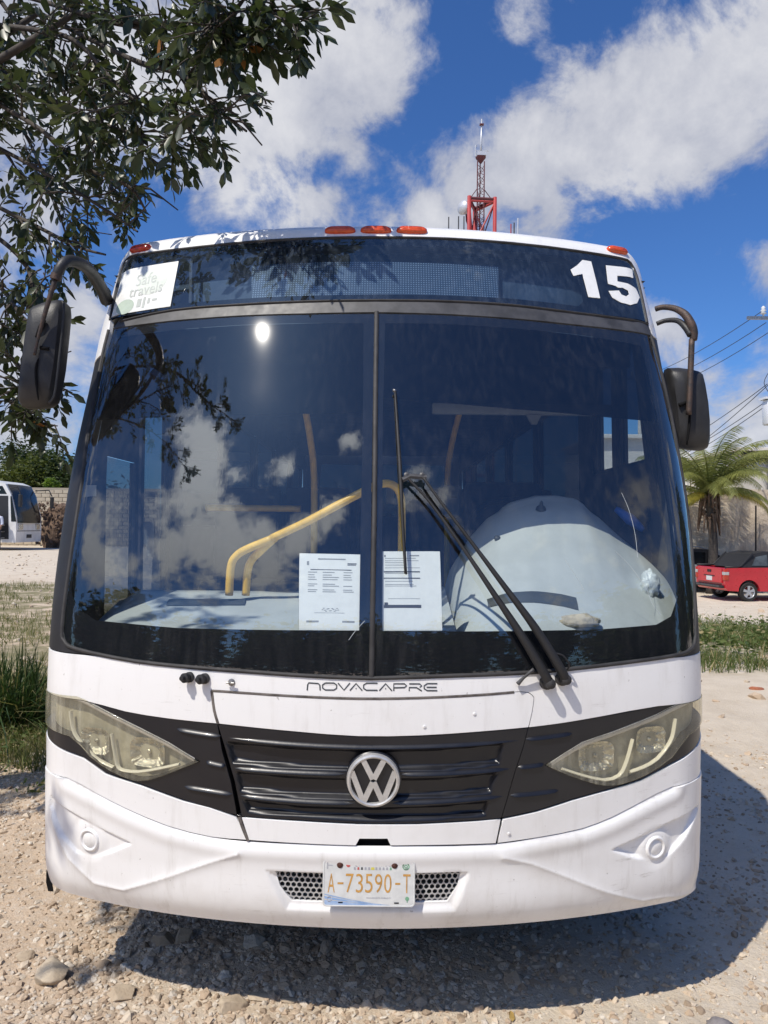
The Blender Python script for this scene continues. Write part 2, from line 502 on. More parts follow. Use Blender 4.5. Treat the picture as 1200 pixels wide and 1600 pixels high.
def inv(px, py):
    """pixel of the photograph -> (s, t) on the bus front"""
    k = np.argmin((_gp[..., 0] - px) ** 2 + (_gp[..., 1] - py) ** 2)
    s, t = _gs.flat[k], _gt.flat[k]; best = (s, t); be = 1e9
    for _ in range(12):
        p = project(surf(s, t)); e = np.array([px, py]) - p
        if e @ e < be: be = e @ e; best = (s, t)
        if be < 1e-6: break
        h = 1e-4
        J = np.stack([(project(surf(s + h, t)) - p) / h, (project(surf(s, t + h)) - p) / h], 1)
        try: d = np.linalg.solve(J, e)
        except Exception: break
        d = np.clip(d, -.05, .05); s = float(np.clip(s + d[0], -S_SIL, S_SIL)); t = float(max(t + d[1], 0))
    return best


_tg = np.linspace(0, _tt[16], 1500)
_pl = project(surf(np.full_like(_tg, -S_SIL), _tg))[:, 1]; _pr = project(surf(np.full_like(_tg, S_SIL), _tg))[:, 1]


def edge_t(side, py):
    a = _pl if side == 'L' else _pr
    return float(np.interp(-py, -a[:1300], _tg[:1300]))


def st(e):
    """outline entry -> (s,t): (px,py) | ('L'|'R',py) = round the corner of the bus | ('st',s,t)"""
    if e[0] == 'L': return (-S_END, edge_t('L', e[1]))
    if e[0] == 'R': return (S_END, edge_t('R', e[1]))
    if e[0] == 'st': return (e[1], e[2])
    return inv(*e)


def inside(P, poly):
    x, y = P[:, 0], P[:, 1]; c = np.zeros(len(P), bool); n = len(poly)
    for i in range(n):
        x1, y1 = poly[i]; x2, y2 = poly[(i + 1) % n]
        if y1 == y2: continue
        k = ((y1 > y) != (y2 > y)) & (x < (x2 - x1) * (y - y1) / (y2 - y1) + x1); c ^= k
    return c


def pdist(P, poly, closed=True):
    d = np.full(len(P), 1e9); n = len(poly)
    for i in range(n if closed else n - 1):
        a = np.array(poly[i]); b = np.array(poly[(i + 1) % n]); ab = b - a
        k = np.clip(((P - a) @ ab) / (ab @ ab + 1e-15), 0, 1); d = np.minimum(d, np.linalg.norm(P - (a + k[:, None] * ab), axis=1))
    return d


def dens(poly, res):
    out = []
    for i in range(len(poly)):
        a = np.array(poly[i]); b = np.array(poly[(i + 1) % len(poly)]); k = max(1, int(math.ceil(np.linalg.norm(b - a) / res)))
        out += [tuple(a + (b - a) * j / k) for j in range(k)]
    return out


def smooth_poly(poly, k=3, sharp=50):
    """round a closed outline except at clear corners"""
    n = len(poly); P = [np.array(p) for p in poly]; out = []
    def corner(i):
        a = P[i] - P[i - 1]; b = P[(i + 1) % n] - P[i]
        c = (a @ b) / (np.linalg.norm(a) * np.linalg.norm(b) + 1e-12); return math.degrees(math.acos(np.clip(c, -1, 1))) > sharp
    cs = [corner(i) for i in range(n)]
    for i in range(n):
        j = (i + 1) % n
        p1, p2 = P[i], P[j]; p0 = p1 - (p2 - p1) if cs[i] else P[i - 1]; p3 = p2 + (p2 - p1) if cs[j] else P[(j + 1) % n]
        L1 = np.linalg.norm(p2 - p1); t1 = (p2 - p0) / (np.linalg.norm(p2 - p0) + 1e-12) * L1; t2 = (p3 - p1) / (np.linalg.norm(p3 - p1) + 1e-12) * L1
        for q in range(k):
            x = q / k
            out.append(tuple((2 * x ** 3 - 3 * x ** 2 + 1) * p1 + (x ** 3 - 2 * x ** 2 + x) * t1 + (-2 * x ** 3 + 3 * x ** 2) * p2 + (x ** 3 - x ** 2) * t2))
    return out


def inset(poly, g):
    n = len(poly); P = np.array(poly)
    area = .5 * np.sum(P[:, 0] * np.roll(P[:, 1], -1) - np.roll(P[:, 0], -1) * P[:, 1])
    sg = 1 if area > 0 else -1; out = []
    for i in range(n):
        a = P[i] - P[i - 1]; b = P[(i + 1) % n] - P[i]
        a = a / (np.linalg.norm(a) + 1e-12); b = b / (np.linalg.norm(b) + 1e-12)
        na = np.array([-a[1], a[0]]) * sg; nb = np.array([-b[1], b[0]]) * sg
        m = na + nb; l = np.linalg.norm(m)
        m = m / l / max(.45, l / 2) if l > 1e-6 else na
        out.append(tuple(P[i] + m * g))
    return out


def tri_region(poly, res, holes=(), extra=None):
    """triangulate a 2-D region with an even net of inner points"""
    P = np.array(poly); lo = P.min(0); hi = P.max(0)
    gx, gy = np.meshgrid(np.arange(lo[0] + res / 2, hi[0], res), np.arange(lo[1] + res / 2, hi[1], res))
    gx = gx + (np.arange(gx.shape[0]) % 2)[:, None] * res * .5
    G = np.stack([gx.ravel(), gy.ravel()], 1)
    if extra is not None and len(extra): G = np.vstack([G, extra])
    if len(G):
        ok = inside(G, poly) & (pdist(G, poly) > res * .45)
        for h in holes: ok &= ~inside(G, h) & (pdist(G, h) > res * .45)
        G = G[ok]
    pts = [Vector(p) for p in poly]; ed = [(i, (i + 1) % len(poly)) for i in range(len(poly))]
    for h in holes:
        b = len(pts); pts += [Vector(p) for p in h]; ed += [(b + i, b + (i + 1) % len(h)) for i in range(len(h))]
    pts += [Vector(g) for g in G]
    vs, _, fs, _, _, _ = delaunay_2d_cdt(pts, ed, [], 0, 1e-7)
    V = np.array([tuple(v) for v in vs]); Fc = np.array([tuple(f) for f in fs if len(f) == 3], int)
    cen = V[Fc].mean(1); ok = inside(cen, poly)
    for h in holes: ok &= ~inside(cen, h)
    Fc = Fc[ok]
    a = V[Fc]; ar = (a[:, 1, 0] - a[:, 0, 0]) * (a[:, 2, 1] - a[:, 0, 1]) - (a[:, 1, 1] - a[:, 0, 1]) * (a[:, 2, 0] - a[:, 0, 0])
    Fc[ar < 0] = Fc[ar < 0][:, ::-1]
    return V, Fc[np.abs(ar) > 1e-12]


def panel(name, outline, material, parent, off=0.0, thick=.012, res=.03, holes=(), gap=0.0, relief=None, rnd=2, sharp=50, st_ready=False, rim=True, edge=.004, extra=None):
    poly = outline if st_ready else [st(e) for e in outline]
    if rnd > 1: poly = smooth_poly(poly, rnd, sharp)
    hs = [h if st_ready else [st(e) for e in h] for h in holes]
    if rnd > 1: hs = [smooth_poly(h, rnd, sharp) for h in hs]
    if gap: poly = inset(poly, gap)
    poly = dens(poly, res); hs = [dens(h, res) for h in hs]
    V2, Fc = tri_region(poly, res, hs, extra)
    s, t = V2[:, 0], V2[:, 1]

    def fn(s_, t_):
        n = snorm(s_, t_); o = off + (relief(s_, t_) if relief is not None else 0.0)
        return surf(s_, t_) + n * np.asarray(o)[..., None] if np.ndim(o) else surf(s_, t_) + n * o
    P = fn(s, t); N = snorm(s, t, fn) if relief is not None else snorm(s, t)
    faces = [tuple(f) for f in Fc]; nl = [N[i] for f in Fc for i in f]
    verts = list(P)
    if rim and thick:
        cnt = {}
        for f in Fc:
            for i in range(3):
                e = (f[i], f[(i + 1) % 3]); cnt[e] = 1
        bd = [e for e in cnt if (e[1], e[0]) not in cnt]
        out = {}
        for (a, b) in bd:                       # outward direction in the sheet, for a rounded edge
            d = P[b] - P[a]; o = np.cross(d, N[a]); l = np.linalg.norm(o)
            if l > 1e-9:
                for k in (a, b): out[k] = out.get(k, 0) + o / l
        ring1, ring2 = {}, {}
        for k, o in out.items():
            o = o / (np.linalg.norm(o) + 1e-9)
            ring1[k] = len(verts); verts.append(P[k] + o * edge * .3 - N[k] * edge * .5)
            ring2[k] = len(verts); verts.append(P[k] + o * edge * .3 - N[k] * thick)
            out[k] = o
        for (a, b) in bd:
            faces.append((b, a, ring1[a], ring1[b]))
            nl += [N[b], N[a], .6 * N[a] + .8 * out[a], .6 * N[b] + .8 * out[b]]
            faces.append((ring1[b], ring1[a], ring2[a], ring2[b])); nl += [out[b], out[a], out[a], out[b]]
    return mk(name, verts, faces, material, parent, normals=nl)


def ribbon(name, pts, width, material, parent, off=0.0, height=.008, k=4, taper=False, prof_='round', build=True, mb=None, closed=False):
    """raised strip that follows the bodywork"""
    P = [np.array(st(e)) for e in pts]
    if closed: P.append(P[0])
    P, _ = catmull(P, [1] * len(P), k) if k > 1 else (P, None)
    P = np.array(P); C = surf(P[:, 0], P[:, 1]); N = snorm(P[:, 0], P[:, 1])
    T = np.gradient(C, axis=0); T /= np.linalg.norm(T, axis=1, keepdims=True) + 1e-12
    B = np.cross(N, T)
    if prof_ == 'round': cs = [(-.5, -.3), (-.42, .45), (-.22, .88), (0, 1), (.22, .88), (.42, .45), (.5, -.3)]
    elif prof_ == 'ledge': cs = [(-.5, -.3), (-.45, .1), (.30, .95), (.42, 1.0), (.5, .8), (.5, -.3)]
    else: cs = [(-.5, -.3), (-.47, .85), (-.4, 1), (.4, 1), (.47, .85), (.5, -.3)]
    V = []; m = len(cs)
    for i in range(len(C)):
        tp = 1.0
        if taper:
            x = i / (len(C) - 1); tp = min(1, .15 + 6 * min(x, 1 - x))
        for (a, b) in cs: V.append(C[i] + B[i] * a * width * (tp if taper else 1) + N[i] * (off + b * height * tp))
    Fc = [(i * m + j, i * m + j + 1, (i + 1) * m + j + 1, (i + 1) * m + j) for i in range(len(C) - 1) for j in range(m - 1)]
    Fc += [tuple(range(m - 1, -1, -1)), tuple(range((len(C) - 1) * m, len(C) * m))]
    if mb is not None: mb.add(V, Fc); return None
    b = MB().add(V, Fc)
    return b.build(name, material, parent, auto=50)


def frame_at(px, py, off=0.0):
    s, t = inv(px, py); p = surf(s, t); n = snorm(np.float64(s), np.float64(t))
    x = surf(s + .002, t) - surf(s - .002, t); x /= np.linalg.norm(x); y = np.cross(n, x)
    return p + n * off, x, y, n


def text2d(txt, bold=0.0, spacing=1.0, shear=0.0):
    c = bpy.data.curves.new('tmp', 'FONT'); c.body = txt; c.size = 1; c.offset = bold; c.space_character = spacing; c.shear = shear; c.resolution_u = 4
    o = bpy.data.objects.new('tmp', c); COL.objects.link(o)
    bpy.context.view_layer.update()
    me = bpy.data.meshes.new_from_object(o.evaluated_get(bpy.context.evaluated_depsgraph_get()))
    V = np.array([v.co[:2] for v in me.vertices]); Fc = [tuple(p.vertices) for p in me.polygons]
    bpy.data.objects.remove(o); bpy.data.curves.remove(c); bpy.data.meshes.remove(me)
    lo = V.min(0); hi = V.max(0)
    return (V - lo) / (hi - lo), Fc, (hi - lo)


def put_text(name, txt, mapping, material, parent, **kw):
    V, Fc, _ = text2d(txt, **kw)
    return mk(name, [mapping(a, b) for a, b in V], Fc, material, parent)


BUS = thing('city_bus', 'large white city bus facing the camera, number 15 on its black front', 'bus', (XB, 5.0, 0))

# ---- outlines traced on the front
WS_BOT = [(97, 981), (100, 1001), (119, 1014), (210, 1033), (305, 1043), (383, 1049), (480, 1056), (580, 1060), (700, 1056), (840, 1050), (980, 1035), (1050, 1025), (1078, 1015), (1087, 992)]
BLK_BOT = [(150, 1025), (210, 1035), (305, 1046), (400, 1053), (480, 1058.5), (580, 1062), (700, 1059), (840, 1052.5), (980, 1037.5), (1045, 1028)]
GR_TOP = [(127, 1094), (195, 1112), (262, 1123), (339, 1131), (465, 1144), (560, 1151), (653, 1150), (747, 1144), (826, 1137), (933, 1121), (1027, 1104)]
GR_BOT = [(127, 1182), (163, 1207), (195, 1218), (217, 1225), (285, 1250), (370, 1275), (465, 1282), (560, 1287), (653, 1287), (747, 1282), (784, 1279), (840, 1267), (896, 1249), (957, 1232), (1003, 1218), (1050, 1193)]
SEAM = [(105, 1216), (150, 1240), (195, 1263), (262, 1291), (330, 1308), (388, 1315), (465, 1319), (560, 1322), (653, 1322), (775, 1319), (840, 1309), (910, 1295), (957, 1277), (1003, 1253), (1050, 1230)]
BUMP_BOT = [(100, 1391), (150, 1405), (231, 1427), (330, 1443), (420, 1450), (510, 1453), (600, 1454), (700, 1452), (800, 1449), (900, 1441), (1000, 1427), (1060, 1416)]
SWAP = lambda l: list(reversed(l))

# ---- inner shell behind the joints (dark), with the openings left free
panel('inner_shell', [('L', 1222), ('L', 1003)] + [(150, 1016), (400, 1042), (580, 1050), (800, 1044), (1045, 1018)] + [('R', 1012), ('R', 1228)] + [(x, y + 22) for x, y in SWAP(SEAM)], M['void'], BUS, off=-.035, thick=0, rnd=1, res=.06, rim=False)

# ---- white band under the windscreen, either side of the hatch
HT = [(330, 1078), (345, 1080), (465, 1088), (560, 1091.5), (653, 1090.5), (747, 1086), (803, 1081.5), (826, 1082), (835, 1090)]
HL_up = [(330, 1078), (334, 1110), (339, 1131)]
HR_up = [(835, 1090), (832, 1112), (826, 1137)]
up_l = [('L', 1012)] + BLK_BOT + [('R', 1018), ('R', 1088)] + SWAP(GR_TOP[9:]) + [(880, 1130)] + SWAP(HR_up) + SWAP(HT[:-1]) + HL_up[1:] + SWAP(GR_TOP[:3]) + [('L', 1078)]
panel('front_panel', up_l, M['white'], BUS, gap=.0018, rnd=2, res=.025)
panel('hatch_panel', HT + HR_up[1:] + SWAP(GR_TOP[4:8]) + SWAP(HL_up)[:2], M['white'], BUS, gap=.0026, off=.001, rnd=2, res=.025)
panel('hatch_lip', [(377, 1277), (465, 1283.5), (560, 1288.5), (653, 1288.5), (747, 1283.5), (783, 1280), (775, 1318), (653, 1321), (610, 1321.5), (605, 1311), (562, 1311), (556, 1321.5), (465, 1318), (389, 1313)], M['white'], BUS, gap=.002, off=.001, rnd=1, res=.02)
panel('lower_panel', [('L', 1136), (130, 1185), (163, 1209), (195, 1220), (217, 1227), (285, 1252), (368, 1277), (386, 1313)] + SWAP(SEAM[:5]) + [('L', 1200)], M['white'], BUS, gap=.002, rnd=2, res=.025)
panel('lower_panel', [('R', 1133), (1050, 1195), (1003, 1220), (957, 1234), (896, 1251), (840, 1269), (786, 1280.5), (777, 1318)] + SEAM[10:] + [('R', 1206)], M['white'], BUS, gap=.002, rnd=2, res=.025)

M['seam'] = mat('grimy_seam', (.16, .14, .125), .8, col2=(.07, .06, .055), vscale=30)
ribbon('hatch_seam', [(332, 1080)] + HT[1:7], .0085, M['seam'], BUS, off=-.0015, height=.004, k=3, prof_='flat')
ribbon('hatch_seam', [(331, 1079), (335, 1110), (341, 1131)], .011, M['seam'], BUS, off=-.0025, height=.004, k=3, prof_='flat')
ribbon('hatch_seam', [(374, 1277), (379, 1293), (388, 1314)], .011, M['seam'], BUS, off=-.0025, height=.004, k=3, prof_='flat')
# ---- black grille band with three ledges
gcell = [[(352, 1158), (470, 1168), (580, 1172), (690, 1169), (790, 1160), (782, 1196), (690, 1205), (580, 1207), (470, 1204), (362, 1194)],
         [(366, 1205), (470, 1214), (580, 1217), (690, 1215), (780, 1206), (768, 1240), (690, 1248), (580, 1251), (470, 1248), (374, 1238)],
         [(377, 1248), (470, 1259), (580, 1262), (690, 1258), (766, 1251), (760, 1275), (690, 1281), (580, 1282), (470, 1278), (385, 1270)]]
gcell_st = [np.array([st(p) for p in c]) for c in gcell]


def grille_relief(s, t):
    P = np.stack([np.ravel(s), np.ravel(t)], 1); h = np.zeros(len(P))
    for c in gcell_st:
        d = np.where(inside(P, c), pdist(P, c), 0); h -= .020 * sstep(d, 0, .014)
    return h.reshape(np.shape(s))


GAPL = [(339, 1131), (352, 1173), (366, 1222), (377, 1277)]
GAPR = [(826, 1137), (819, 1165), (805, 1207), (793, 1249), (784, 1279)]
panel('grille_panel', GR_TOP[3:9] + GAPR[1:-1] + [(784, 1279)] + SWAP(GR_BOT[5:10]) + SWAP(GAPL)[:-1], M['black'], BUS, gap=.0022, off=-.002, rnd=1, res=.0075, relief=grille_relief, thick=.02)
HO = {'L': [('L', 1080), (120, 1088), (150, 1103), (217, 1137), (262, 1160), (311, 1190), (276, 1204), (240, 1217), (222, 1220), (208, 1219), (172, 1204), (141, 1182), (109, 1150), ('L', 1126)],
      'R': [('R', 1088), (1060, 1100), (1027, 1116), (957, 1144), (910, 1160), (853, 1196), (887, 1211), (920, 1222), (943, 1227), (971, 1225), (1008, 1211), (1050, 1183), (1076, 1148), ('R', 1118)]}
panel('grille_side', [('L', 1072)] + GR_TOP[:4] + [(346, 1173), (360, 1222), (370, 1275)] + SWAP(GR_BOT[:5]) + [('L', 1136)] + SWAP(HO['L']), M['black'], BUS, gap=.0018, off=-.003, rnd=1, res=.02, thick=.02)
panel('grille_side', [('R', 1080)] + SWAP(GR_TOP[8:]) + GAPR[1:] + GR_BOT[11:] + [('R', 1133)] + SWAP(HO['R']), M['black'], BUS, gap=.0018, off=-.003, rnd=1, res=.02, thick=.02)
BARS = [[(276, 1139), (310, 1145), (344, 1150)], [(358, 1153), (470, 1163), (580, 1167), (690, 1165), (810, 1157)], [(822, 1155), (860, 1151), (894, 1146)],
        [(322, 1190), (338, 1194), (352, 1197)], [(366, 1200), (450, 1206), (540, 1209)], [(626, 1210), (700, 1208), (797, 1201)], [(810, 1199), (830, 1197), (850, 1194)],
        [(288, 1229), (325, 1235), (362, 1241)], [(376, 1243), (460, 1251), (556, 1255)], [(612, 1255), (690, 1252), (786, 1244)], [(798, 1243), (835, 1240), (873, 1235)]]
for b in BARS: ribbon('grille_bar', SWAP(b), .014, M['black'], BUS, off=-.003, height=.0085, taper=True, prof_='ledge')

# ---- round emblem
p0, ex, ey, en = frame_at(583.5, 1217, .004); RE = .0885
em = MB().lathe([(.001, .006), (RE * .97, .006), (RE * 1.04, 0), (RE * 1.04, -.02)], p0, en, 40).build('emblem', M['black'], BUS, auto=30)
mb = MB().lathe([(RE * .83, .004), (RE * .845, .016), (RE * .9, .019), (RE * .97, .016), (RE, .004)], p0, en, 48)


def stroke2(mb, pts, wd, h0, h1):
    for a, b in zip(pts[:-1], pts[1:]):
        a = np.array(a); b = np.array(b); d = (b - a) / np.linalg.norm(b - a); q = np.array([-d[1], d[0]]) * wd / 2
        c = [a + q, b + q, b - q, a - q]
        poly = [p0 + RE * (x * ex + y * ey) + en * h0 for x, y in c]; mb.prism(poly, en, h1 - h0)


stroke2(mb, [(-.40, .80), (-.02, .06)], .20, .004, .0150); stroke2(mb, [(.40, .80), (.02, .06)], .20, .004, .0154)
stroke2(mb, [(-.80, .34), (-.36, -.80)], .20, .004, .0150); stroke2(mb, [(-.36, -.80), (-.02, -.06)], .20, .004, .0158)
stroke2(mb, [(.80, .34), (.36, -.80)], .20, .004, .0154); stroke2(mb, [(.36, -.80), (.02, -.06)], .20, .004, .0162)
mb.build('emblem_letters', M['chrome'], em, auto=30)

# ---- lettering on the white band (thin strokes)
LX, LY = np.array([480.5, 1064.5]), np.array([683.5, 1079.5])
NOV = {'N': [[(0, 1), (.04, .25), (.12, 0), (.85, .08), (.97, .3), (1, 1)]], 'O': [[(.2, 0), (.8, 0), (1, .25), (1, .7), (.8, .95), (.2, .95), (0, .7), (0, .25), (.2, 0)]],
       'V': [[(0, 0), (.5, .95), (1, 0)]], 'A': [[(0, 1), (.5, .05), (1, 1)], [(.47, .72), (.53, .72)]], 'C': [[(1, 0), (.2, 0), (0, .25), (0, .7), (.2, .95), (1, .95)]],
       'P': [[(.05, 1), (.05, .05), (.85, .05), (1, .3), (.85, .55), (.1, .6)]], 'R': [[(.05, 1), (.05, .55), (.6, .55), (1, 1)], [(.05, .05), (.85, .05), (1, .3), (.85, .5)]],
       'E': [[(1, 0), (.25, 0), (.02, .3), (.02, .7), (.25, .95), (1, .95)], [(.2, .5), (.95, .5)]]}
xs0 = [52, 178, 303, 400, 512, 640, 752, 878, 1003]; xs1 = [158, 292, 400, 500, 625, 742, 862, 985, 1112]
mbn = MB()
for ch, a, b in zip('NOVACAPRE', xs0, xs1):
    for poly in NOV[ch]:
        px = [(470 + (a + (b - a) * x) / 5.217, 1050 + (88 + 60 * y + (x * (b - a) + a) * .006) / 5.217) for x, y in poly]
        ribbon('', px, .0042, None, None, off=.0008, height=.0006, k=1, prof_='flat', mb=mbn)
mbn.build('model_lettering', M['dash2'], BUS)

# ---- bumper: sculpted shell with a recessed grille opening
REC = [(429, 1360), (721, 1361), (716, 1385), (700, 1412), (455, 1411), (436, 1385)]
RECO = [(412, 1357), (737, 1359), (729, 1385), (712, 1424), (445, 1422), (424, 1385)]
rec_st = np.array([st(p) for p in REC]); reco_st = np.array([st(p) for p in RECO])
TL_T, TL_B = [np.array([st(p) for p in q]) for q in ([(80, 1240), (105, 1262), (150, 1288), (212, 1318)], [(80, 1262), (95, 1305), (118, 1333), (145, 1341), (175, 1334), (212, 1318)])]
TR_T, TR_B = [np.array([st(p) for p in q]) for q in ([(1089, 1255), (1050, 1281), (1003, 1304), (950, 1328)], [(1089, 1265), (1070, 1310), (1045, 1338), (1020, 1347), (985, 1341), (950, 1328)])]
CR_L = np.array([st(p) for p in [(84, 1280), (110, 1340), (150, 1378), (195, 1388), (260, 1370), (330, 1346), (375, 1332)]])
CR_R = np.array([st(p) for p in [(1087, 1385), (1040, 1398), (1000, 1404), (940, 1390), (880, 1367), (830, 1348), (785, 1338)]])
FOG_L = np.array(st((140, 1312))); FOG_R = np.array(st((1024, 1324)))
SM = np.array([st(p) for p in SEAM])


def bump_relief(s, t):
    P = np.stack([np.ravel(s), np.ravel(t)], 1); h = np.zeros(len(P))
    for T, B in ((TL_T, TL_B), (TR_T, TR_B)):
        ins = inside(P, np.vstack([T, B[::-1]]))
        h -= np.where(ins, (.016 if T is TR_T else .010) * sstep(pdist(P, T, False), 0, .012) * sstep(pdist(P, B, False), 0, .016), 0)
    for c in (CR_L, CR_R):
        d = pdist(P, c, False); h += .0065 * np.exp(-d / .013)
    for fc in (FOG_L, FOG_R):
        d = np.linalg.norm(P - fc, axis=1); h = np.where(d < .085, h * sstep(d, .046, .085) - .004 * (1 - sstep(d, .046, .085)), h)
    d = pdist(P, SM, False); h += -.008 * np.exp(-(d / .012) ** 2) + .006 * np.exp(-((d - .035) / .025) ** 2)
    ins = inside(P, reco_st); d = pdist(P, reco_st); h = np.where(ins, h - .014 * sstep(d, 0, .030), h)
    return h.reshape(np.shape(s))


def near_lines(lines, offs, step=.006):
    out = []
    for L_ in lines:
        for a_, b_ in zip(L_[:-1], L_[1:]):
            d_ = b_ - a_; l_ = np.linalg.norm(d_); nrm_ = np.array([-d_[1], d_[0]]) / (l_ + 1e-9)
            for k in range(max(1, int(l_ / step))):
                for o_ in offs: out.append(a_ + d_ * k / max(1, int(l_ / step)) + nrm_ * o_)
    return np.array(out)


panel('bumper', [('L', 1200)] + SEAM + [('R', 1206), ('R', 1395)] + SWAP(BUMP_BOT) + [('L', 1385)], M['bumper'], BUS, gap=.002, off=.004, rnd=2, res=.0085, relief=bump_relief, holes=[REC], thick=.012, extra=np.vstack([near_lines([TL_T, TL_B, TR_T, TR_B], (-.012, -.006, 0, .006, .012, .016)), near_lines([CR_L, CR_R], (-.012, -.005, 0, .005, .012))]))
for fx, fy in ((140, 1312), (1024, 1324)):
    c, _, _, n_ = frame_at(fx, fy, .0)
    MB().lathe([(.001, .003), (.026, .003), (.0275, .001), (.029, .001), (.0305, .005), (.0345, .008), (.039, .006), (.043, -.004)], c, n_, 40).build('fog_lamp_blank', M['bumper'], BUS, smooth=True)
# underside lip of the bumper
lo_pts = [st(e) for e in [('L', 1385)] + BUMP_BOT + [('R', 1395)]]
lo_pts = np.array(dens(lo_pts, .05)[:-20]); A = surf(lo_pts[:, 0], lo_pts[:, 1]); Nn = snorm(lo_pts[:, 0], lo_pts[:, 1])
V = []; Fc = []
for a, n in zip(A, Nn): V += [a - n * .022, a - n * .06 + np.array([0, 0, .012])]
for i in range(len(A) - 1): Fc.append((2 * i, 2 * i + 1, 2 * i + 3, 2 * i + 2))
mk('bumper_lip', V, Fc, M['matte'], BUS)

# perforated mesh in the opening: hexagon frame bars
rp = np.array(inset([tuple(p) for p in rec_st], -.012))
lo, hi = rp.min(0), rp.max(0); a = .0112; hx = []
mbm = MB(); hole = []
j = 0; y = lo[1]
while y < hi[1] + a:
    x = lo[0] + (j % 2) * a * math.sqrt(3) / 2
    while x < hi[0] + a:
        hole.append((x, y)); x += a * math.sqrt(3)
    y += a * 1.5; j += 1
for (cx, cy) in hole:
    if not inside(np.array([[cx, cy]]), rp)[0]: continue
    o6 = [(cx + a * math.sin(k * math.pi / 3), cy + a * math.cos(k * math.pi / 3)) for k in range(6)]
    i12 = [(cx + a * .70 * math.sin(k * math.pi / 6), cy + a * .70 * math.cos(k * math.pi / 6)) for k in range(12)]
    q = np.array(o6 + i12); n3 = snorm(q[:, 0], q[:, 1]); p3 = surf(q[:, 0], q[:, 1]) - n3 * .017
    V = list(p3) + list(p3[6:] - n3[6:] * .003)
    Fc = []
    for k in range(6):
        a0, a1, a2 = 6 + 2 * k, 6 + (2 * k + 1), 6 + (2 * k + 2) % 12
        Fc += [(k, a0, a1), (k, a1, (k + 1) % 6), ((k + 1) % 6, a1, a2)]
    Fc += [(6 + k, 18 + k, 18 + (k + 1) % 12, 6 + (k + 1) % 12) for k in range(12)]
    mbm.add(V, Fc)
M['mesh'] = mat('mesh_metal', (.50, .50, .51), .4, metal=.3, var=.25, vscale=25)
mbm.build('mesh_grille', M['mesh'], BUS)

# ---- licence plate
pc, ex, ey, en = frame_at(576.5, 1377, .012)
pw, ph = (648 - 505) / F_PX * (pc[1]), 70 / F_PX * pc[1]
en = np.array([0, -.995, .08]); en /= np.linalg.norm(en); ex = np.array([1, 0.0, 0]); ey = np.cross(en, ex)


def pl(u, v, h=0.0): return pc + ex * ((u - .5) * pw) + ey * ((v - .5) * ph) + en * h


def rrect(u0, v0, u1, v1, r_, n=5, asp=None):
    asp = asp or pw / ph; out = []
    for cx, cy, a0 in ((u1 - r_ / asp, v1 - r_, 0), (u0 + r_ / asp, v1 - r_, 90), (u0 + r_ / asp, v0 + r_, 180), (u1 - r_ / asp, v0 + r_, 270)):
        for k in range(n + 1):
            an = R(a0 + 90 * k / n); out.append((cx + r_ / asp * math.cos(an), cy + r_ * math.sin(an)))
    return out


M['plate'] = mat('plate_face', (.66, .67, .66), .35, var=.12, vscale=30)
M['plate_o'] = mat('plate_ochre', (.62, .33, .08), .5, var=.35, vscale=60)
M['plate_b'] = mat('plate_blue', (.22, .36, .62), .5, col2=(.45, .55, .70), vscale=18)
M['plate_g'] = mat('plate_green', (.18, .38, .24), .5)
M['plate_r'] = mat('plate_red', (.50, .10, .09), .5)
M['plate_y'] = mat('plate_yellow', (.62, .55, .10), .5)
M['plate_t'] = mat('plate_grey', (.36, .36, .40), .5)
M['bolt'] = mat('rusty_bolt', (.10, .04, .03), .6, metal=.4, var=.4, vscale=80, bump=.3, bscale=200)
mb = MB().prism([pl(u, v, -.002) for u, v in rrect(0, 0, 1, 1, .09)], en, .0028)
PLATE = mb.build('licence_plate', M['plate'], BUS)
mb = MB(); ro = rrect(0, 0, 1, 1, .09); ri = rrect(.018, .034, .982, .966, .07)
V = [pl(u, v, .0012) for u, v in ro] + [pl(u * .5 + u2 * .5, v * .5 + v2 * .5, .0032) for (u, v), (u2, v2) in zip(ro, ri)] + [pl(u, v, .0012) for u, v in ri]
n = len(ro); Fc = [(r_ * n + i, r_ * n + (i + 1) % n, (r_ + 1) * n + (i + 1) % n, (r_ + 1) * n + i) for r_ in (0, 1) for i in range(n)]
mb.add(V, Fc).build('plate_rim', M['plate'], PLATE, smooth=True)
mb = MB()
for lo_, hi_ in ((0, .1), (.13, .18), (.21, .23)):
    q = [(.022, .03 + lo_)] + [(.022 + .75 * k / 8, max(.035, (.03 + hi_) - (hi_ - .0) * (k / 8) ** .7 * (1.0))) for k in range(9)] + [(.75 - lo_ * .5, .033)]
    q = [(.022, .04 + lo_)] + [(.022, .04 + hi_)] + [(.022 + .72 * k / 8, .04 + hi_ * (1 - k / 8) ** 1.4) for k in range(1, 9)] + [(.022 + .72 * k / 8, .036 + lo_ * (1 - k / 8) ** 1.4) for k in range(7, 0, -1)]
    mb.add([pl(u, v, .0014) for u, v in q], [tuple(range(len(q)))])
mb.build('plate_print', M['plate_b'], PLATE)


def ptext(name, txt, u0, v0, u1, v1, m_, h=.0016, **kw): return put_text(name, txt, lambda a_, b_: pl(u0 + (u1 - u0) * a_, v0 + (v1 - v0) * b_, h), M[m_], PLATE, **kw)


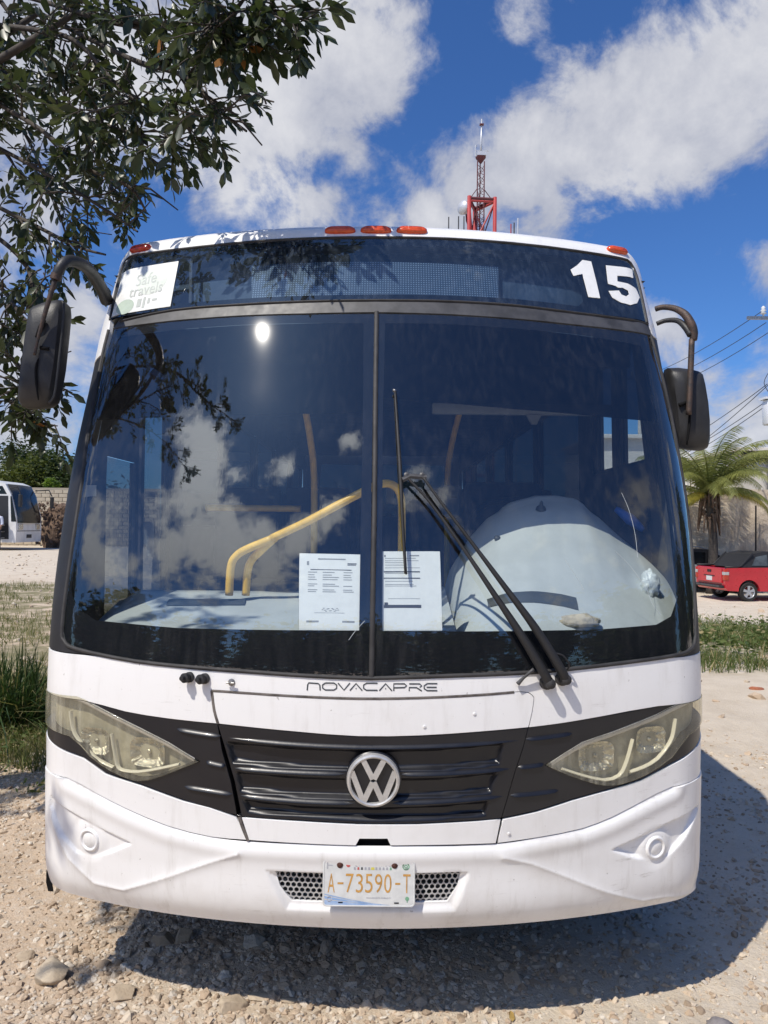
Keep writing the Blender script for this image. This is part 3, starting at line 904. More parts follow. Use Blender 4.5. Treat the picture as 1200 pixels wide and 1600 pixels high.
for ch, u0, u1 in (('A', .055, .13), ('7', .25, .335), ('3', .36, .435), ('5', .46, .54), ('9', .565, .645), ('0', .665, .745), ('T', .87, .95)):
    ptext('plate_letter', ch, u0, .30, u1, .70, 'plate_o', bold=-.005)
for u0, u1 in ((.16, .225), (.785, .84)):
    mk('plate_letter', [pl(u0, .475, .0016), pl(u1, .475, .0016), pl(u1, .515, .0016), pl(u0, .515, .0016)], [(0, 1, 2, 3)], M['plate_o'], PLATE)
ptext('plate_lettering', 'QUINTANA ROO', .34, .85, .745, .93, 'plate_t', bold=-.01)
ptext('plate_lettering', 'F', .045, .80, .105, .945, 'plate_t', bold=-.02)
ptext('plate_lettering', 'TRANSPORTE PUBLICO', .47, .175, .735, .205, 'plate_t')
for i, (u, m_) in enumerate(zip(np.linspace(.345, .735, 11), ['plate_t', 'plate_r', 'ink', 'plate_t', 'plate_t', 'plate_y', 'plate_t', 'plate_t', 'plate_t', 'plate_t', 'plate_g'])):
    rw = .02 if m_ == 'plate_y' else .011
    mk('plate_icon', [pl(u - rw, .785, .0016), pl(u + rw, .785, .0016), pl(u + rw * .8, .84, .0016), pl(u - rw * .8, .84, .0016)], [(0, 1, 2, 3)], M[m_], PLATE)


def disc(name, u, v, r_, m_, parent, h=.0016, inner=0, dome=0):
    c = pl(u, v, 0)
    MB().lathe([(max(inner, .0003), h + dome), (r_ * .7, h + dome * .7), (r_, h)], c, en, 20).build(name, M[m_], parent, smooth=True)


for u in (.185, .777): disc('plate_bolt', u, .885, .0105, 'bolt', PLATE, dome=.004)
disc('plate_icon', .075, .155, .0085, 'plate_t', PLATE, inner=.006); disc('plate_icon', .275, .885, .007, 'plate_r', PLATE)
disc('plate_icon', .9, .865, .012, 'plate_g', PLATE, inner=.009); disc('plate_icon', .9, .865, .006, 'plate_g', PLATE, inner=.003)
disc('plate_icon', .915, .18, .0065, 'plate_g', PLATE); mk('plate_icon', [pl(.91, .1, .0016), pl(.92, .1, .0016), pl(.92, .15, .0016), pl(.91, .15, .0016)], [(0, 1, 2, 3)], M['plate_g'], PLATE)
for u in (.195, .8): MB().prism([pl(u - .025, .075, .0014), pl(u + .025, .075, .0014), pl(u + .025, .10, .0014), pl(u - .025, .10, .0014)], en, .0006).build('plate_slot', M['void'], PLATE)
MB().box((pc[0], pc[1] + .03, pc[2]), (.1, .05, .04)).build('plate_bracket', M['matte'], BUS)

# ---- headlights
HLT = {'L': dict(out=HO['L'],
                 top=[(88, 1080), (120, 1091), (150, 1106), (217, 1140), (262, 1163), (303, 1187)],
                 g1=[(106, 1112), (108, 1130), (113, 1148), (128, 1169), (150, 1189), (174, 1201)], g2=[(171, 1148), (174, 1168), (178, 1190), (181, 1200), (190, 1206), (214, 1208), (246, 1203), (278, 1196)],
                 lamps=[(143, 1160, .044), (226, 1178, .048)]),
       'R': dict(out=HO['R'],
                 top=[(1082, 1093), (1060, 1104), (1027, 1120), (957, 1147), (910, 1164), (862, 1193)],
                 g1=[(1059, 1124), (1056, 1145), (1050, 1162), (1031, 1187), (1008, 1201), (987, 1208)], g2=[(992, 1156), (987, 1176), (980, 1198), (970, 1214), (947, 1221), (910, 1213), (880, 1203)],
                 lamps=[(1022, 1158, .044), (936, 1184, .048)])}
for sd, h in HLT.items():
    hl = panel('headlight', h['out'], M['lamp_in'], BUS, gap=.004, off=-.032, thick=0, rnd=2, res=.02, rim=False)
    wall = [st(e) for e in h['out']]; wall = np.array(inset(dens(smooth_poly(wall, 2), .03), .003))
    A = surf(wall[:, 0], wall[:, 1]); Nn = snorm(wall[:, 0], wall[:, 1]); n = len(A)
    mk('bezel', list(A) + list(A - Nn * .034), [(i, (i + 1) % n, (i + 1) % n + n, i + n) for i in range(n)], M['black'], hl, smooth=True)
    ribbon('trim_strip', h['top'], .026, M['vgrey'], hl, off=-.010, height=.007)
    ribbon('light_guide', h['g1'], .010, M['drl'], hl, off=-.014, height=.010, k=2); ribbon('light_guide', h['g2'], .010, M['drl'], hl, off=-.014, height=.010, k=2)
    for (lx, ly, lr) in h['lamps']:
        c, ex_, ey_, n_ = frame_at(lx, ly, -.034)
        V = []; Fc = []; nn = 28
        for (sc, h_) in ((1.25, .016), (1.05, .012), (.8, .003), (.5, -.003), (.22, -.006)):
            for k in range(nn):
                an = 2 * math.pi * k / nn; ca, sa = math.cos(an), math.sin(an)
                V.append(c + ex_ * lr * 1.15 * sc * math.copysign(abs(ca) ** .55, ca) + ey_ * lr * .85 * sc * math.copysign(abs(sa) ** .55, sa) + n_ * (h_ + (.003 if k % 2 else 0)))
        for i in range(4): Fc += [(i * nn + k, i * nn + (k + 1) % nn, (i + 1) * nn + (k + 1) % nn, (i + 1) * nn + k) for k in range(nn)]
        Fc.append(tuple(range(4 * nn, 5 * nn)))
        MB().add(V, Fc).build('reflector', M['reflector'], hl)
        MB().lathe([(.009, -.004), (.009, .006), (.006, .012), (.001, .013)], c, n_, 10).build('bulb', M['reflector'], hl, smooth=True)
    panel('lens', h['out'], M['lens'], hl, gap=.0015, off=.004, thick=.012, rnd=2, res=.02, edge=.006)

# ---- windscreen surround, panes, printed black edge, tinted sun band
GL_L = [(178, 514), (270, 502), (380, 494), (480, 491), (586, 489.5), (578.5, 1058)] + SWAP(WS_BOT[:7]) + [(110, 877), (128, 756), (136, 687), (147, 627), (160, 560)]
GL_R = [(591, 489.5), (700, 492), (800, 498.5), (900, 508.5), (1016, 525), (1033, 585), (1050, 655), (1063, 722), (1073, 790), (1082, 890)] + SWAP(WS_BOT[8:]) + [(583.5, 1058)]
CL_L = [(568, 503), (567, 643), (561, 985), (275, 981), (148, 969), (118, 950), (109, 925), (116, 870), (133, 760), (143, 690), (155, 620), (170, 555), (184, 525), (270, 514), (380, 506), (480, 503.5)]
CL_R = [(602, 503), (598, 655), (597, 986), (943, 983), (1027, 976), (1050, 963), (1061, 930), (1058, 860), (1050, 787), (1042, 720), (1031, 661), (1016, 590), (1003, 538), (900, 521), (800, 511), (700, 504.5)]
for g, c in ((GL_L, CL_L), (GL_R, CL_R)):
    w_ = panel('windscreen', g, M['screen'], BUS, thick=0, rim=False, gap=.003, rnd=1, res=.03)
    panel('frit_border', g, M['frit'], w_, off=-.006, thick=0, rim=False, gap=.003, rnd=1, holes=[c], res=.03)
M['band'] = glass('sun_band_film', (.035, .035, .045), 1.05, .05, .0)
panel('sun_band', CL_L[:1] + [(567, 643), (400, 647), (206, 652), (148, 655), (155, 620), (170, 555)] + CL_L[12:], M['band'], BUS, off=-.009, thick=0, rim=False, rnd=1)
panel('sun_band', [(602, 503), (599, 619), (677, 626), (800, 637), (957, 651), (1030, 658), (1016, 590), (1003, 538)] + CL_R[13:], M['band'], BUS, off=-.009, thick=0, rim=False, rnd=1)
# rubber seals
ribbon('window_seal', [(170, 516), (160, 556), (147, 623), (136, 684), (128, 753), (110, 874)] + WS_BOT[:7] + [(580, 1060)], .014, M['seal'], BUS, off=0, height=.007, k=3)
ribbon('window_seal', [(1017, 524), (1034, 585), (1051, 655), (1064, 722), (1074, 790), (1083, 890)] + SWAP(WS_BOT[8:]) + [(580, 1060)], .014, M['seal'], BUS, off=0, height=.007, k=3)
ribbon('window_seal', [(588.5, 487), (587, 600), (585, 800), (580.5, 1060)], .019, M['seal'], BUS, off=0, height=.006, k=4)
# A pillars
panel('pillar', [('L', 1010), ('L', 577), (160, 556), (147, 625), (136, 686), (128, 755), (110, 876), (97, 979), (101, 1001), (120, 1016), (150, 1023)], M['pillar'], BUS, off=-.001, thick=.02, rnd=1, gap=.001, res=.03)
panel('pillar', [('R', 1016), ('R', 530), (1020, 527), (1034, 585), (1051, 655), (1064, 722), (1074, 790), (1083, 890), (1088, 992), (1079, 1017), (1050, 1027)], M['pillar'], BUS, off=-.001, thick=.02, rnd=1, gap=.001, res=.03)
# band between windscreen and display glass
panel('cross_strip', [(186, 502), (270, 484), (380, 475), (490, 470), (600, 468.5), (700, 470), (800, 476), (900, 488), (1012, 506), (1018, 525), (900, 507.5), (800, 497.5), (700, 491), (588, 488), (480, 490), (380, 493), (270, 501), (176, 514)], M['strip'], BUS, off=.002, thick=.02, rnd=1, gap=.001, res=.025)
ribbon('strip_moulding', [(188, 503), (270, 485.5), (380, 476.5), (490, 471.5), (600, 470), (700, 471.5), (800, 477.5), (900, 489.5), (1011, 507)], .010, M['seal'], BUS, off=.003, height=.006, k=3)
DG = [(172, 500), (183, 446), (193, 414), (203, 402), (222, 397), (307, 386.5), (417, 376), (527, 371.5), (600, 371), (700, 373), (800, 380), (900, 392), (967, 403), (985, 411), (995, 432), (1003, 465), (1011, 504),
      (900, 487), (800, 475), (700, 469.5), (600, 467.5), (490, 469), (380, 474), (270, 483)]
DH = [(206, 470), (214, 425), (235, 409), (307, 398), (417, 387), (527, 382), (600, 381.5), (700, 384), (800, 391), (880, 400), (898, 408), (912, 470), (905, 477), (800, 465), (700, 460), (600, 458.5), (490, 460), (380, 465), (270, 474)]
dg = panel('display_glass', DG, M['dglass'], BUS, off=-.001, thick=0, rim=False, gap=.002, rnd=1)
panel('frit_border', DG, M['frit'], dg, off=-.006, thick=0, rim=False, gap=.002, rnd=1, holes=[DH])
ribbon('display_seal', DG[:17], .012, M['seal'], BUS, off=0, height=.006, k=2)
m = bpy.data.materials.new('led_dots'); m.use_nodes = True; t = NT(m.node_tree)
tc = t.n('TexCoord').outputs['Object']; mp = t.n('Mapping', i_Scale=(95, 95, 95)); t.link(tc, mp.inputs[0])
fr = t.n('VectorMath', operation='FRACTION'); t.link(mp.outputs[0], fr.inputs[0])
sp = t.n('SeparateXYZ', i_0=fr.outputs[0])
dd = t.math('SQRT', t.math('ADD', t.math('POWER', t.math('SUBTRACT', sp.outputs[0], .5), 2), t.math('POWER', t.math('SUBTRACT', sp.outputs[2], .5), 2)))
p = t.n('BsdfPrincipled', i_Roughness=.5); t.link(t.mix(t.ss(dd, .16, .3), (.55, .66, .78), (.10, .15, .21)), p.inputs['Base Color'])
o = t.n('OutputMaterial'); t.link(p.outputs[0], o.inputs[0]); M['led'] = m
panel('led_board', [(386, 399), (490, 393), (600, 391.5), (700, 394), (785, 400), (786, 463), (700, 456), (600, 454.5), (490, 456), (386, 463)], M['led'], BUS, off=-.06, thick=.02, rnd=1)
M['dbox'] = mat('display_box', (.10, .15, .21), .6, var=.4, vscale=3)
panel('display_box', [(200, 505), (200, 395), (420, 372), (600, 366), (800, 376), (990, 400), (1000, 515), (800, 485), (600, 478), (380, 484)], M['dbox'], BUS, off=-.10, thick=0, rim=False, rnd=1)
panel('display_divider', [(293, 399), (297, 399), (295, 475), (291, 475)], M['strip'], BUS, off=-.02, thick=.02, rnd=1, res=.02)

# ---- white roof cap and corners
tl = edge_t('L', 577); tr_ = edge_t('R', 530); tcap = float(_tt[15]) + .05
cap = [('L', 577)] + [('st', -S_END, tl + (tcap - tl) * k / 6) for k in range(1, 6)] + [('st', -S_END + S_END * 2 * k / 20, tcap) for k in range(21)] + [('st', S_END, tcap + (tr_ - tcap) * k / 6) for k in range(1, 6)] + [('R', 530)]
panel('roof_cap', cap + [(1020, 525), (1012, 504)] + SWAP(DG[:17]) + [(170, 515), (160, 553)], M['white'], BUS, off=.001, thick=.02, rnd=1, gap=.001, res=.03)
tend = float(_tt[-1])
ss_, ts_ = np.meshgrid(np.linspace(-S_END, S_END, 61), np.concatenate([[tcap + .002, tcap + .1], np.linspace(tcap + .3, tend, 16)]))
Pr = surf(ss_, ts_); nr, nc = ss_.shape
mk('roof', Pr.reshape(-1, 3), [(i * nc + j, i * nc + j + 1, (i + 1) * nc + j + 1, (i + 1) * nc + j) for i in range(nr - 1) for j in range(nc - 1)], M['white'], BUS, smooth=True)


def marker(px, py, wpx, hpx, m_):
    c, ex_, ey_, n_ = frame_at(px, py, 0); d = c[1]
    hw, hh = wpx / F_PX * d / 2, hpx / F_PX * d / 2
    V = []; Fc = []; rings = [(1.0, 0), (.96, .010), (.80, .016), (.4, .018)]; nn = 24
    for (sc, h_) in rings:
        for k in range(nn):
            an = 2 * math.pi * k / nn; ca, sa = math.cos(an), math.sin(an)
            V.append(c + ex_ * hw * sc * math.copysign(abs(ca) ** .6, ca) + ey_ * hh * sc * math.copysign(abs(sa) ** .7, sa) + n_ * h_)
    for i in range(3): Fc += [(i * nn + k, i * nn + (k + 1) % nn, (i + 1) * nn + (k + 1) % nn, (i + 1) * nn + k) for k in range(nn)]
    Fc.append(tuple(range(3 * nn, 4 * nn)))
    ml = MB().add(V, Fc).build('marker_light', M[m_], BUS, smooth=True)
    b = MB()
    for f_ in (-.5, 0.5): b.tube([c + ex_ * hw * -.6 + ey_ * hh * f_ * .7 + n_ * .017, c + ex_ * hw * .6 + ey_ * hh * f_ * .7 + n_ * .017], .0018, 6)
    b.build('lens_rib', M[m_], ml, smooth=True)
    return ml


marker(220, 389.5, 40, 13, 'redlens'); marker(531.5, 361.5, 49, 14, 'orange'); marker(587.5, 361, 49, 14, 'orange'); marker(643.5, 361.5, 49, 14, 'orange'); marker(964, 392.5, 39, 13, 'orange')

# ---- number and sticker on the display glass
Z4 = lambda l: [(800 + x / 3, 360 + y / 3) for x, y in l]
M['digit'] = mat('white_vinyl', (.80, .80, .78), .5, var=.06, vscale=30)
panel('number_one', Z4([(275, 185), (305, 165), (330, 140), (370, 147), (392, 232), (412, 318), (358, 312), (330, 205), (288, 213)]), M['digit'], BUS, off=.002, thick=.001, rnd=1, res=.02)
panel('number_five', Z4([(440, 165), (562, 185), (567, 224), (492, 213), (493, 240), (540, 250), (580, 275), (597, 315), (585, 342), (555, 350), (510, 338), (470, 315), (453, 285), (500, 283), (512, 302), (535, 311), (549, 300), (543, 282), (520, 270), (497, 268), (488, 262), (450, 250)]), M['digit'], BUS, off=.002, thick=.001, rnd=1, res=.02)
SK = [np.array(p) for p in [(174.7, 496), (266, 478.6), (279, 408.5), (192, 428)]]   # bl br tr tl


def skm(u, v): return tuple((SK[0] * (1 - u) + SK[1] * u) * (1 - v) + (SK[3] * (1 - u) + SK[2] * u) * v)


stk = panel('sticker', [tuple(p) for p in SK], M['sticker'], BUS, off=.002, thick=.0008, rnd=1, res=.02)
M['palegreen'] = mat('pale_green_print', (.68, .73, .66), .6, var=.15); M['greytext'] = mat('faded_print', (.56, .60, .56), .6, var=.2); M['green'] = mat('green_print', (.50, .60, .50), .6, var=.2)


def circ(cu, cv, ru, rv, n=20): return [skm(cu + ru * math.cos(2 * math.pi * k / n), cv + rv * math.sin(2 * math.pi * k / n)) for k in range(n)]


panel('sticker_disc', circ(.60, .66, .26, .30), M['palegreen'], stk, off=.0026, thick=0, rnd=1, rim=False, res=.02)
panel('sticker_disc', circ(.20, .18, .15, .17), M['green'], stk, off=.0026, thick=0, rnd=1, rim=False, res=.02)
for txt, u0, v0, u1, v1 in (('Safe', .30, .62, .66, .88), ('travels', .22, .38, .80, .62)):
    def mapf(a_, b_, u0=u0, v0=v0, u1=u1, v1=v1):
        s_, t_ = inv(*skm(u0 + (u1 - u0) * a_, v0 + (v1 - v0) * b_)); return surf(s_, t_) + snorm(np.float64(s_), np.float64(t_)) * .0034
    put_text('sticker_lettering', txt, mapf, M['greytext'], stk)
for (u0, v0, u1, v1) in ((.40, .12, .47, .30), (.50, .08, .54, .32), (.58, .16, .62, .28), (.66, .2, .74, .25)):
    panel('sticker_print', [skm(u0, v0), skm(u1, v0), skm(u1, v1), skm(u0, v1)], M['greytext'], stk, off=.003, thick=0, rnd=1, rim=False, res=.02)

# ================================================================== bus: sides, rear, underside
def sx(z, sg, off=0.0): return XB + sg * (1.25 * (1 - .012 * sstep(z, 1.8, 2.75)) + off)


YR, ZT = 11.9, 2.894
tz = np.linspace(.02, float(_tt[12]), 40); FE = surf(np.full_like(tz, S_END), tz); FE = FE[FE[:, 2] < ZT - .01]
M['arch'] = M['matte']


def arch(cy, r_=.60, n=14): return [(cy - r_ * math.cos(math.pi * k / n), .41 + r_ * 1.12 * math.sin(math.pi * k / n)) for k in range(n + 1)]


def side_holes(sg):
    if sg > 0: h = [[(3.44, 2.05), (3.86, 2.05), (3.86, 2.64), (3.60, 2.64)], [(3.93, 2.05), (4.28, 2.05), (4.28, 2.64), (3.93, 2.64)]]
    else: h = [[(3.30, .62), (4.42, .62), (4.42, 2.60), (3.62, 2.60), (3.40, 2.1)]]
    y = 4.60
    for k in range(5): h.append([(y, 1.72), (y + 1.28, 1.72), (y + 1.28, 2.58), (y, 2.58)]); y += 1.40
    return h


for sg in (1, -1):
    outline = [tuple(p) for p in FE[:, 1:]] + [(float(np.interp(ZT, surf(np.full_like(_tg, S_END), _tg)[:, 2], surf(np.full_like(_tg, S_END), _tg)[:, 1])), ZT), (YR, ZT), (YR, .45)]
    outline += list(reversed(arch(9.6))) + list(reversed(arch(5.2)))
    hs = side_holes(sg)
    V2, Fc = tri_region(dens(outline, .25), .25, [dens(h, .25) for h in hs])
    P = np.stack([sx(V2[:, 1], sg), V2[:, 0], V2[:, 1]], 1)
    mk('side_wall', P, [tuple(f) for f in Fc], M['white'], BUS)
    P2 = np.stack([sx(V2[:, 1], sg, -.05), V2[:, 0], V2[:, 1]], 1)
    mk('side_lining', P2, [tuple(f) for f in Fc], M['cabin'], BUS)
    for i, h in enumerate(hs):
        if sg < 0 and i == 0: continue
        H = np.array(h); mt = M['sglass'] if (sg > 0 and i < 2) else M['tint']
        w_ = mk('side_window', [(sx(z, sg, -.02), y, z) for y, z in h], [tuple(range(len(h)))], mt, BUS)
        b = MB()
        for k in range(len(h)):
            (y0, z0), (y1, z1) = h[k], h[(k + 1) % len(h)]
            b.tube([(sx(z0, sg, -.012), y0, z0), (sx(z1, sg, -.012), y1, z1)], .022, 6)
        b.build('window_frame', M['matte'], w_)
    for cy in (5.2, 9.6):
        A = arch(cy); b = MB()
        V = [(sx(z, sg, .012), y, z) for y, z in A] + [(sx(z, sg, -.45), y, z) for y, z in A]; n = len(A)
        b.add(V, [(k, k + 1, n + k + 1, n + k) for k in range(n - 1)]); b.build('wheel_arch', M['matte'], BUS, smooth=True)
        c = (sx(.48, sg, -.16), cy, .48)
        wh = MB().lathe([(.30, .11), (.40, .14), (.465, .13), (.48, .09), (.48, -.09), (.465, -.13), (.30, -.13)], c, (sg, 0, 0), 40).build('wheel', M['tyre'], BUS, auto=35)
        MB().lathe([(.31, .10), (.29, .12), (.27, .06), (.16, .03), (.14, .10), (.10, .13), (.001, .14)], c, (sg, 0, 0), 32).build('rim', M['steel'], wh, auto=35)
# passenger door on the left side: two leaves with long panes
dr = MB()
for (y0, y1) in ((3.36, 3.86), (3.90, 4.40)):
    for (a, b) in ((y0, y0 + .05), (y1 - .05, y1)):
        dr.box((sx(1.6, -1, -.03), (a + b) / 2, 1.35 if y0 < 3.5 else 1.6), (.03, b - a, 1.4 if y0 < 3.5 else 1.93))
    for z in (.66, 1.30): dr.box((sx(1.6, -1, -.03), (y0 + y1) / 2, z), (.028, y1 - y0 - .1, .07))
DOOR = dr.build('door', M['pillar'], BUS)
for (y0, y1) in ((3.41, 3.81), (3.95, 4.35)):
    for (z0, z1) in ((.70, 1.26), (1.34, 2.05 if y0 < 3.5 else 2.55)): mk('door_pane', [(sx(1.6, -1, -.03), y0, z0), (sx(1.6, -1, -.03), y1, z0), (sx(1.6, -1, -.03), y1, z1), (sx(1.6, -1, -.03), y0, z1)], [(0, 1, 2, 3)], M['dpane'], DOOR)
mk('door_header', [(sx(2.3, -1, -.03), y_, z_) for y_, z_ in ((3.36, 2.05), (3.88, 2.05), (3.88, 2.62), (3.58, 2.62), (3.38, 2.12))], [(0, 1, 2, 3, 4)], M['cabin'], DOOR)
# cowl added to stop sunlight leaking down between the glass and the dashboard
V = []; sl_ = np.linspace(-S_SIL, S_SIL, 50); tcw = float(np.interp(1.30, prof(_tg)[:1200, 1], _tg[:1200]))
for s_ in sl_:
    p_ = surf(s_, tcw) - snorm(np.float64(s_), np.float64(tcw)) * .03; V += [p_, (p_[0] * .97, 3.36, 1.27)]
mk('cowl', V, [(2 * i, 2 * i + 2, 2 * i + 3, 2 * i + 1) for i in range(49)], M['dash2'], BUS)
# rear wall and lamps
V2, Fc = tri_region(dens([(-1.24, .45), (1.24, .45), (1.235, ZT), (1.05, 3.05), (-1.05, 3.05), (-1.235, ZT)], .3), .3, [dens([(-1, 1.9), (1, 1.9), (.95, 2.7), (-.95, 2.7)], .3)])
mk('rear_wall', [(XB + x, YR, z) for x, z in V2], [tuple(f) for f in Fc], M['white'], BUS)
mk('rear_window', [(XB - 1, YR - .01, 1.9), (XB + 1, YR - .01, 1.9), (XB + .95, YR - .01, 2.7), (XB - .95, YR - .01, 2.7)], [(0, 1, 2, 3)], M['tint'], BUS)
for sg in (-1, 1): MB().box((XB + sg * 1.08, YR + .02, .95), (.16, .06, .42), bev=.02).build('tail_light', M['redlens'], BUS)
MB().box((XB, 7.6, .86), (2.38, 8.5, .16), bev=.01).build('cabin_floor', M['cabin'], BUS)
MB().box((XB, 3.2, .93), (2.2, .5, .06)).build('front_floor', M['cabin'], BUS)
mb = MB()
for sg in (-1, 1): mb.box((XB + sg * .4, 7.3, .62), (.1, 8.6, .22))
mb.box((XB, 5.2, .5), (2.0, .14, .14)); mb.box((XB, 9.6, .5), (2.0, .16, .16)); mb.box((XB, 10.8, .65), (.9, 1.4, .5))
mb.build('chassis', M['matte'], BUS)
ceil = [(XB - 1.19, 3.42, 2.83), (XB + 1.19, 3.42, 2.83), (XB + 1.19, YR - .05, 2.83), (XB - 1.19, YR - .05, 2.83)]
mk('ceiling_lining', ceil + [(p[0], p[1], 2.86) for p in ceil], [(0, 1, 2, 3), (4, 5, 6, 7)], M['cabin'], BUS)
# pelmet that closes the display box towards the cabin
b = MB(); b.box((XB, 3.62, 2.68), (2.36, .04, .34)); b.build('display_pelmet', M['cabin'], BUS)

# ---- cab: dashboard, binnacle, wheel, rails
xs = np.linspace(-1.13, .26, 60); V = []; vs = np.linspace(0, 1, 14)
for x in xs:
    s_ = (x - XB); sag = R1 - math.sqrt(R1 * R1 - s_ * s_) if abs(s_) < U1 else .24
    y0 = 2.575 + sag + .035; y1 = 3.34
    endr = sstep(x, -1.13, -1.03) * .12 - .12
    for v in vs:
        y = y0 + (y1 - y0) * v
        z = 1.345 + .13 * v ** .8 + .03 * sstep(x, -.45, -.05) * v + endr * .4 - (.14 * sstep(v, .93, 1.0)) + .012 * math.exp(-((v - .12) / .08) ** 2)
        V.append((x, y, z))
    V.append((x, y1 + .01, 1.0))
nv = len(vs) + 1
Fc = [(i * nv + j, (i + 1) * nv + j, (i + 1) * nv + j + 1, i * nv + j + 1) for i in range(len(xs) - 1) for j in range(nv - 1)]
DASH = mk('dashboard', V, Fc, M['dash'], BUS, smooth=True)
def dashz(x, y):
    s_ = x - XB; sag = R1 - math.sqrt(R1 * R1 - s_ * s_); y0 = 2.61 + sag; v = min(max((y - y0) / (3.34 - y0), 0), 1)
    return 1.345 + .13 * v ** .8 + .03 * float(sstep(x, -.45, -.05)) * v + (float(sstep(x, -1.13, -1.03)) * .12 - .12) * .4
xa_, xb2 = at(265, 930, 3.1)[0], at(386, 930, 3.1)[0]; V = []
for i in range(13):
    for j in range(4):
        x_, y_ = xa_ + (xb2 - xa_) * i / 12 - .004 * j, 3.05 + .03 * j; V.append((x_, y_, dashz(x_, y_) + .004 + (.004 if j in (1, 2) else 0)))
mk('vent_slot', V, [(i * 4 + j, (i + 1) * 4 + j, (i + 1) * 4 + j + 1, i * 4 + j + 1) for i in range(12) for j in range(3)], M['dash2'], DASH)

cx_ = np.array([.255, .29, .38, .46, .56, .66, .75, .83, .93, 1.035, 1.13, 1.185]); cz_ = np.array([1.40, 1.55, 1.70, 1.79, 1.85, 1.878, 1.88, 1.868, 1.80, 1.70, 1.61, 1.55])
xs = np.linspace(.255, 1.185, 70); vs = np.linspace(0, 1, 40); V = []
for x in xs:
    s_ = x - XB; sag = R1 - math.sqrt(R1 * R1 - s_ * s_) if abs(s_) < U1 else .2 + (s_ - U1) * .9
    y0 = 2.575 + sag + .03; cz = float(np.interp(x, cx_, cz_)); yc = 3.42 - .10 * sstep(x, .95, 1.18)
    lip = .5 + .5 * sstep(x, .255, .33)
    for v in vs:
        y = y0 + (yc - y0) * v
        g = math.sin(min(v * 1.08, 1) * math.pi / 2) ** 1.15
        lid = .012 * sstep(v, .80, .83) * (1 - sstep(v, .97, 1.0)) * sstep(x, .50, .53) * (1 - sstep(x, .86, .89))
        V.append((x, y, 1.34 + (cz - 1.34) * g + lid))
    V += [(x, yc + .04, cz - .03), (x, yc + .06, cz - .2), (x, yc + .06, 1.0)]
nv = len(vs) + 3
Fc = [(i * nv + j, (i + 1) * nv + j, (i + 1) * nv + j + 1, i * nv + j + 1) for i in range(len(xs) - 1) for j in range(nv - 1)]
Fc.append(tuple(range(nv)))
BIN = mk('instrument_cover', V, Fc, M['dash'], BUS, smooth=True)
def binz(x, y):
    s_ = x - XB; y0 = 2.605 + R1 - math.sqrt(R1 * R1 - s_ * s_) if abs(s_) < U1 else 2.605 + .2 + (s_ - U1) * .9
    yc = 3.42 - .10 * float(sstep(x, .95, 1.18)); v = min(max((y - y0) / (yc - y0), 0), 1)
    return 1.34 + (float(np.interp(x, cx_, cz_)) - 1.34) * math.sin(min(v * 1.08, 1) * math.pi / 2) ** 1.15
def on_bin(px, py):
    best = None
    for y in np.linspace(2.65, 3.42, 300):
        p = at(px, py, y)
        if p[2] <= binz(p[0], y) + .002: return np.array([p[0], p[1], binz(p[0], p[1])])
    return at(px, py, 3.3)
vc = on_bin(832, 934); V = []
for i in range(13):
    for j in range(3):
        x_, y_ = vc[0] - .165 + .33 * i / 12, vc[1] - .018 + .018 * j; V.append((x_, y_, binz(x_, y_) + .004 + (.003 if j == 1 else 0)))
mk('vent_slot', V, [(i * 3 + j, (i + 1) * 3 + j, (i + 1) * 3 + j + 1, i * 3 + j + 1) for i in range(12) for j in range(2)], M['dash2'], BIN)
c = on_bin(845, 796); b = MB().lathe([(.022, 0), (.018, .012), (.008, .02), (.006, .035), (.001, .04)], c, (0, -.4, 1), 14); b.build('sensor_knob', M['dash2'], BIN, smooth=True)
c = on_bin(777, 841); MB().lathe([(.014, 0), (.012, .008), (.001, .01)], c, (0, -.7, 1), 12).build('dash_button', M['dash2'], BIN, smooth=True)
# steering wheel and driver's seat
a = np.array([0, -.55, .83]); a /= np.linalg.norm(a); e1 = np.array([1.0, 0, 0]); e2 = np.cross(a, e1)
cw = np.array([.66, 3.72, 1.76])
b = MB().tube([cw + .235 * (math.cos(2 * math.pi * k / 40) * e1 + math.sin(2 * math.pi * k / 40) * e2) for k in range(41)], .016, 10, cap=False)
for an in (90, 210, 330): b.tube([cw - a * .04, cw + .23 * (math.cos(R(an)) * e1 + math.sin(R(an)) * e2)], .012, 8)
b.lathe([(.001, .02), (.06, .015), (.07, -.02), (.04, -.06)], cw - a * .04, a, 20); b.tube([cw - a * .08, cw - a * .5], .03, 8)
b.build('steering_wheel', M['matte'], BUS, auto=50)


def seat_at(x, y, nm='seat'):
    b = MB().box((x, y, 1.33), (.45, .44, .12), bev=.03)
    s_ = b.build(nm, M['seat'], BUS, auto=40)
    MB().box((x, y + .24, 1.68), (.44, .10, .66), Matrix.Rotation(R(-8), 3, 'X'), .03).build('seat_back', M['seat'], s_, auto=40)
    MB().box((x, y, 1.10), (.12, .3, .36)).build('seat_base', M['matte'], s_)
    return s_


seat_at(.68, 4.15)
s0 = seat_at(-.93, 5.0)
for r_ in range(5):
    for x in (-.93, -.45, .45, .93):
        if (r_ == 0 and x == -.93): continue
        s_ = copy_tree(s0, BUS); s_.location = (x + .93, r_ * 1.15, 0)
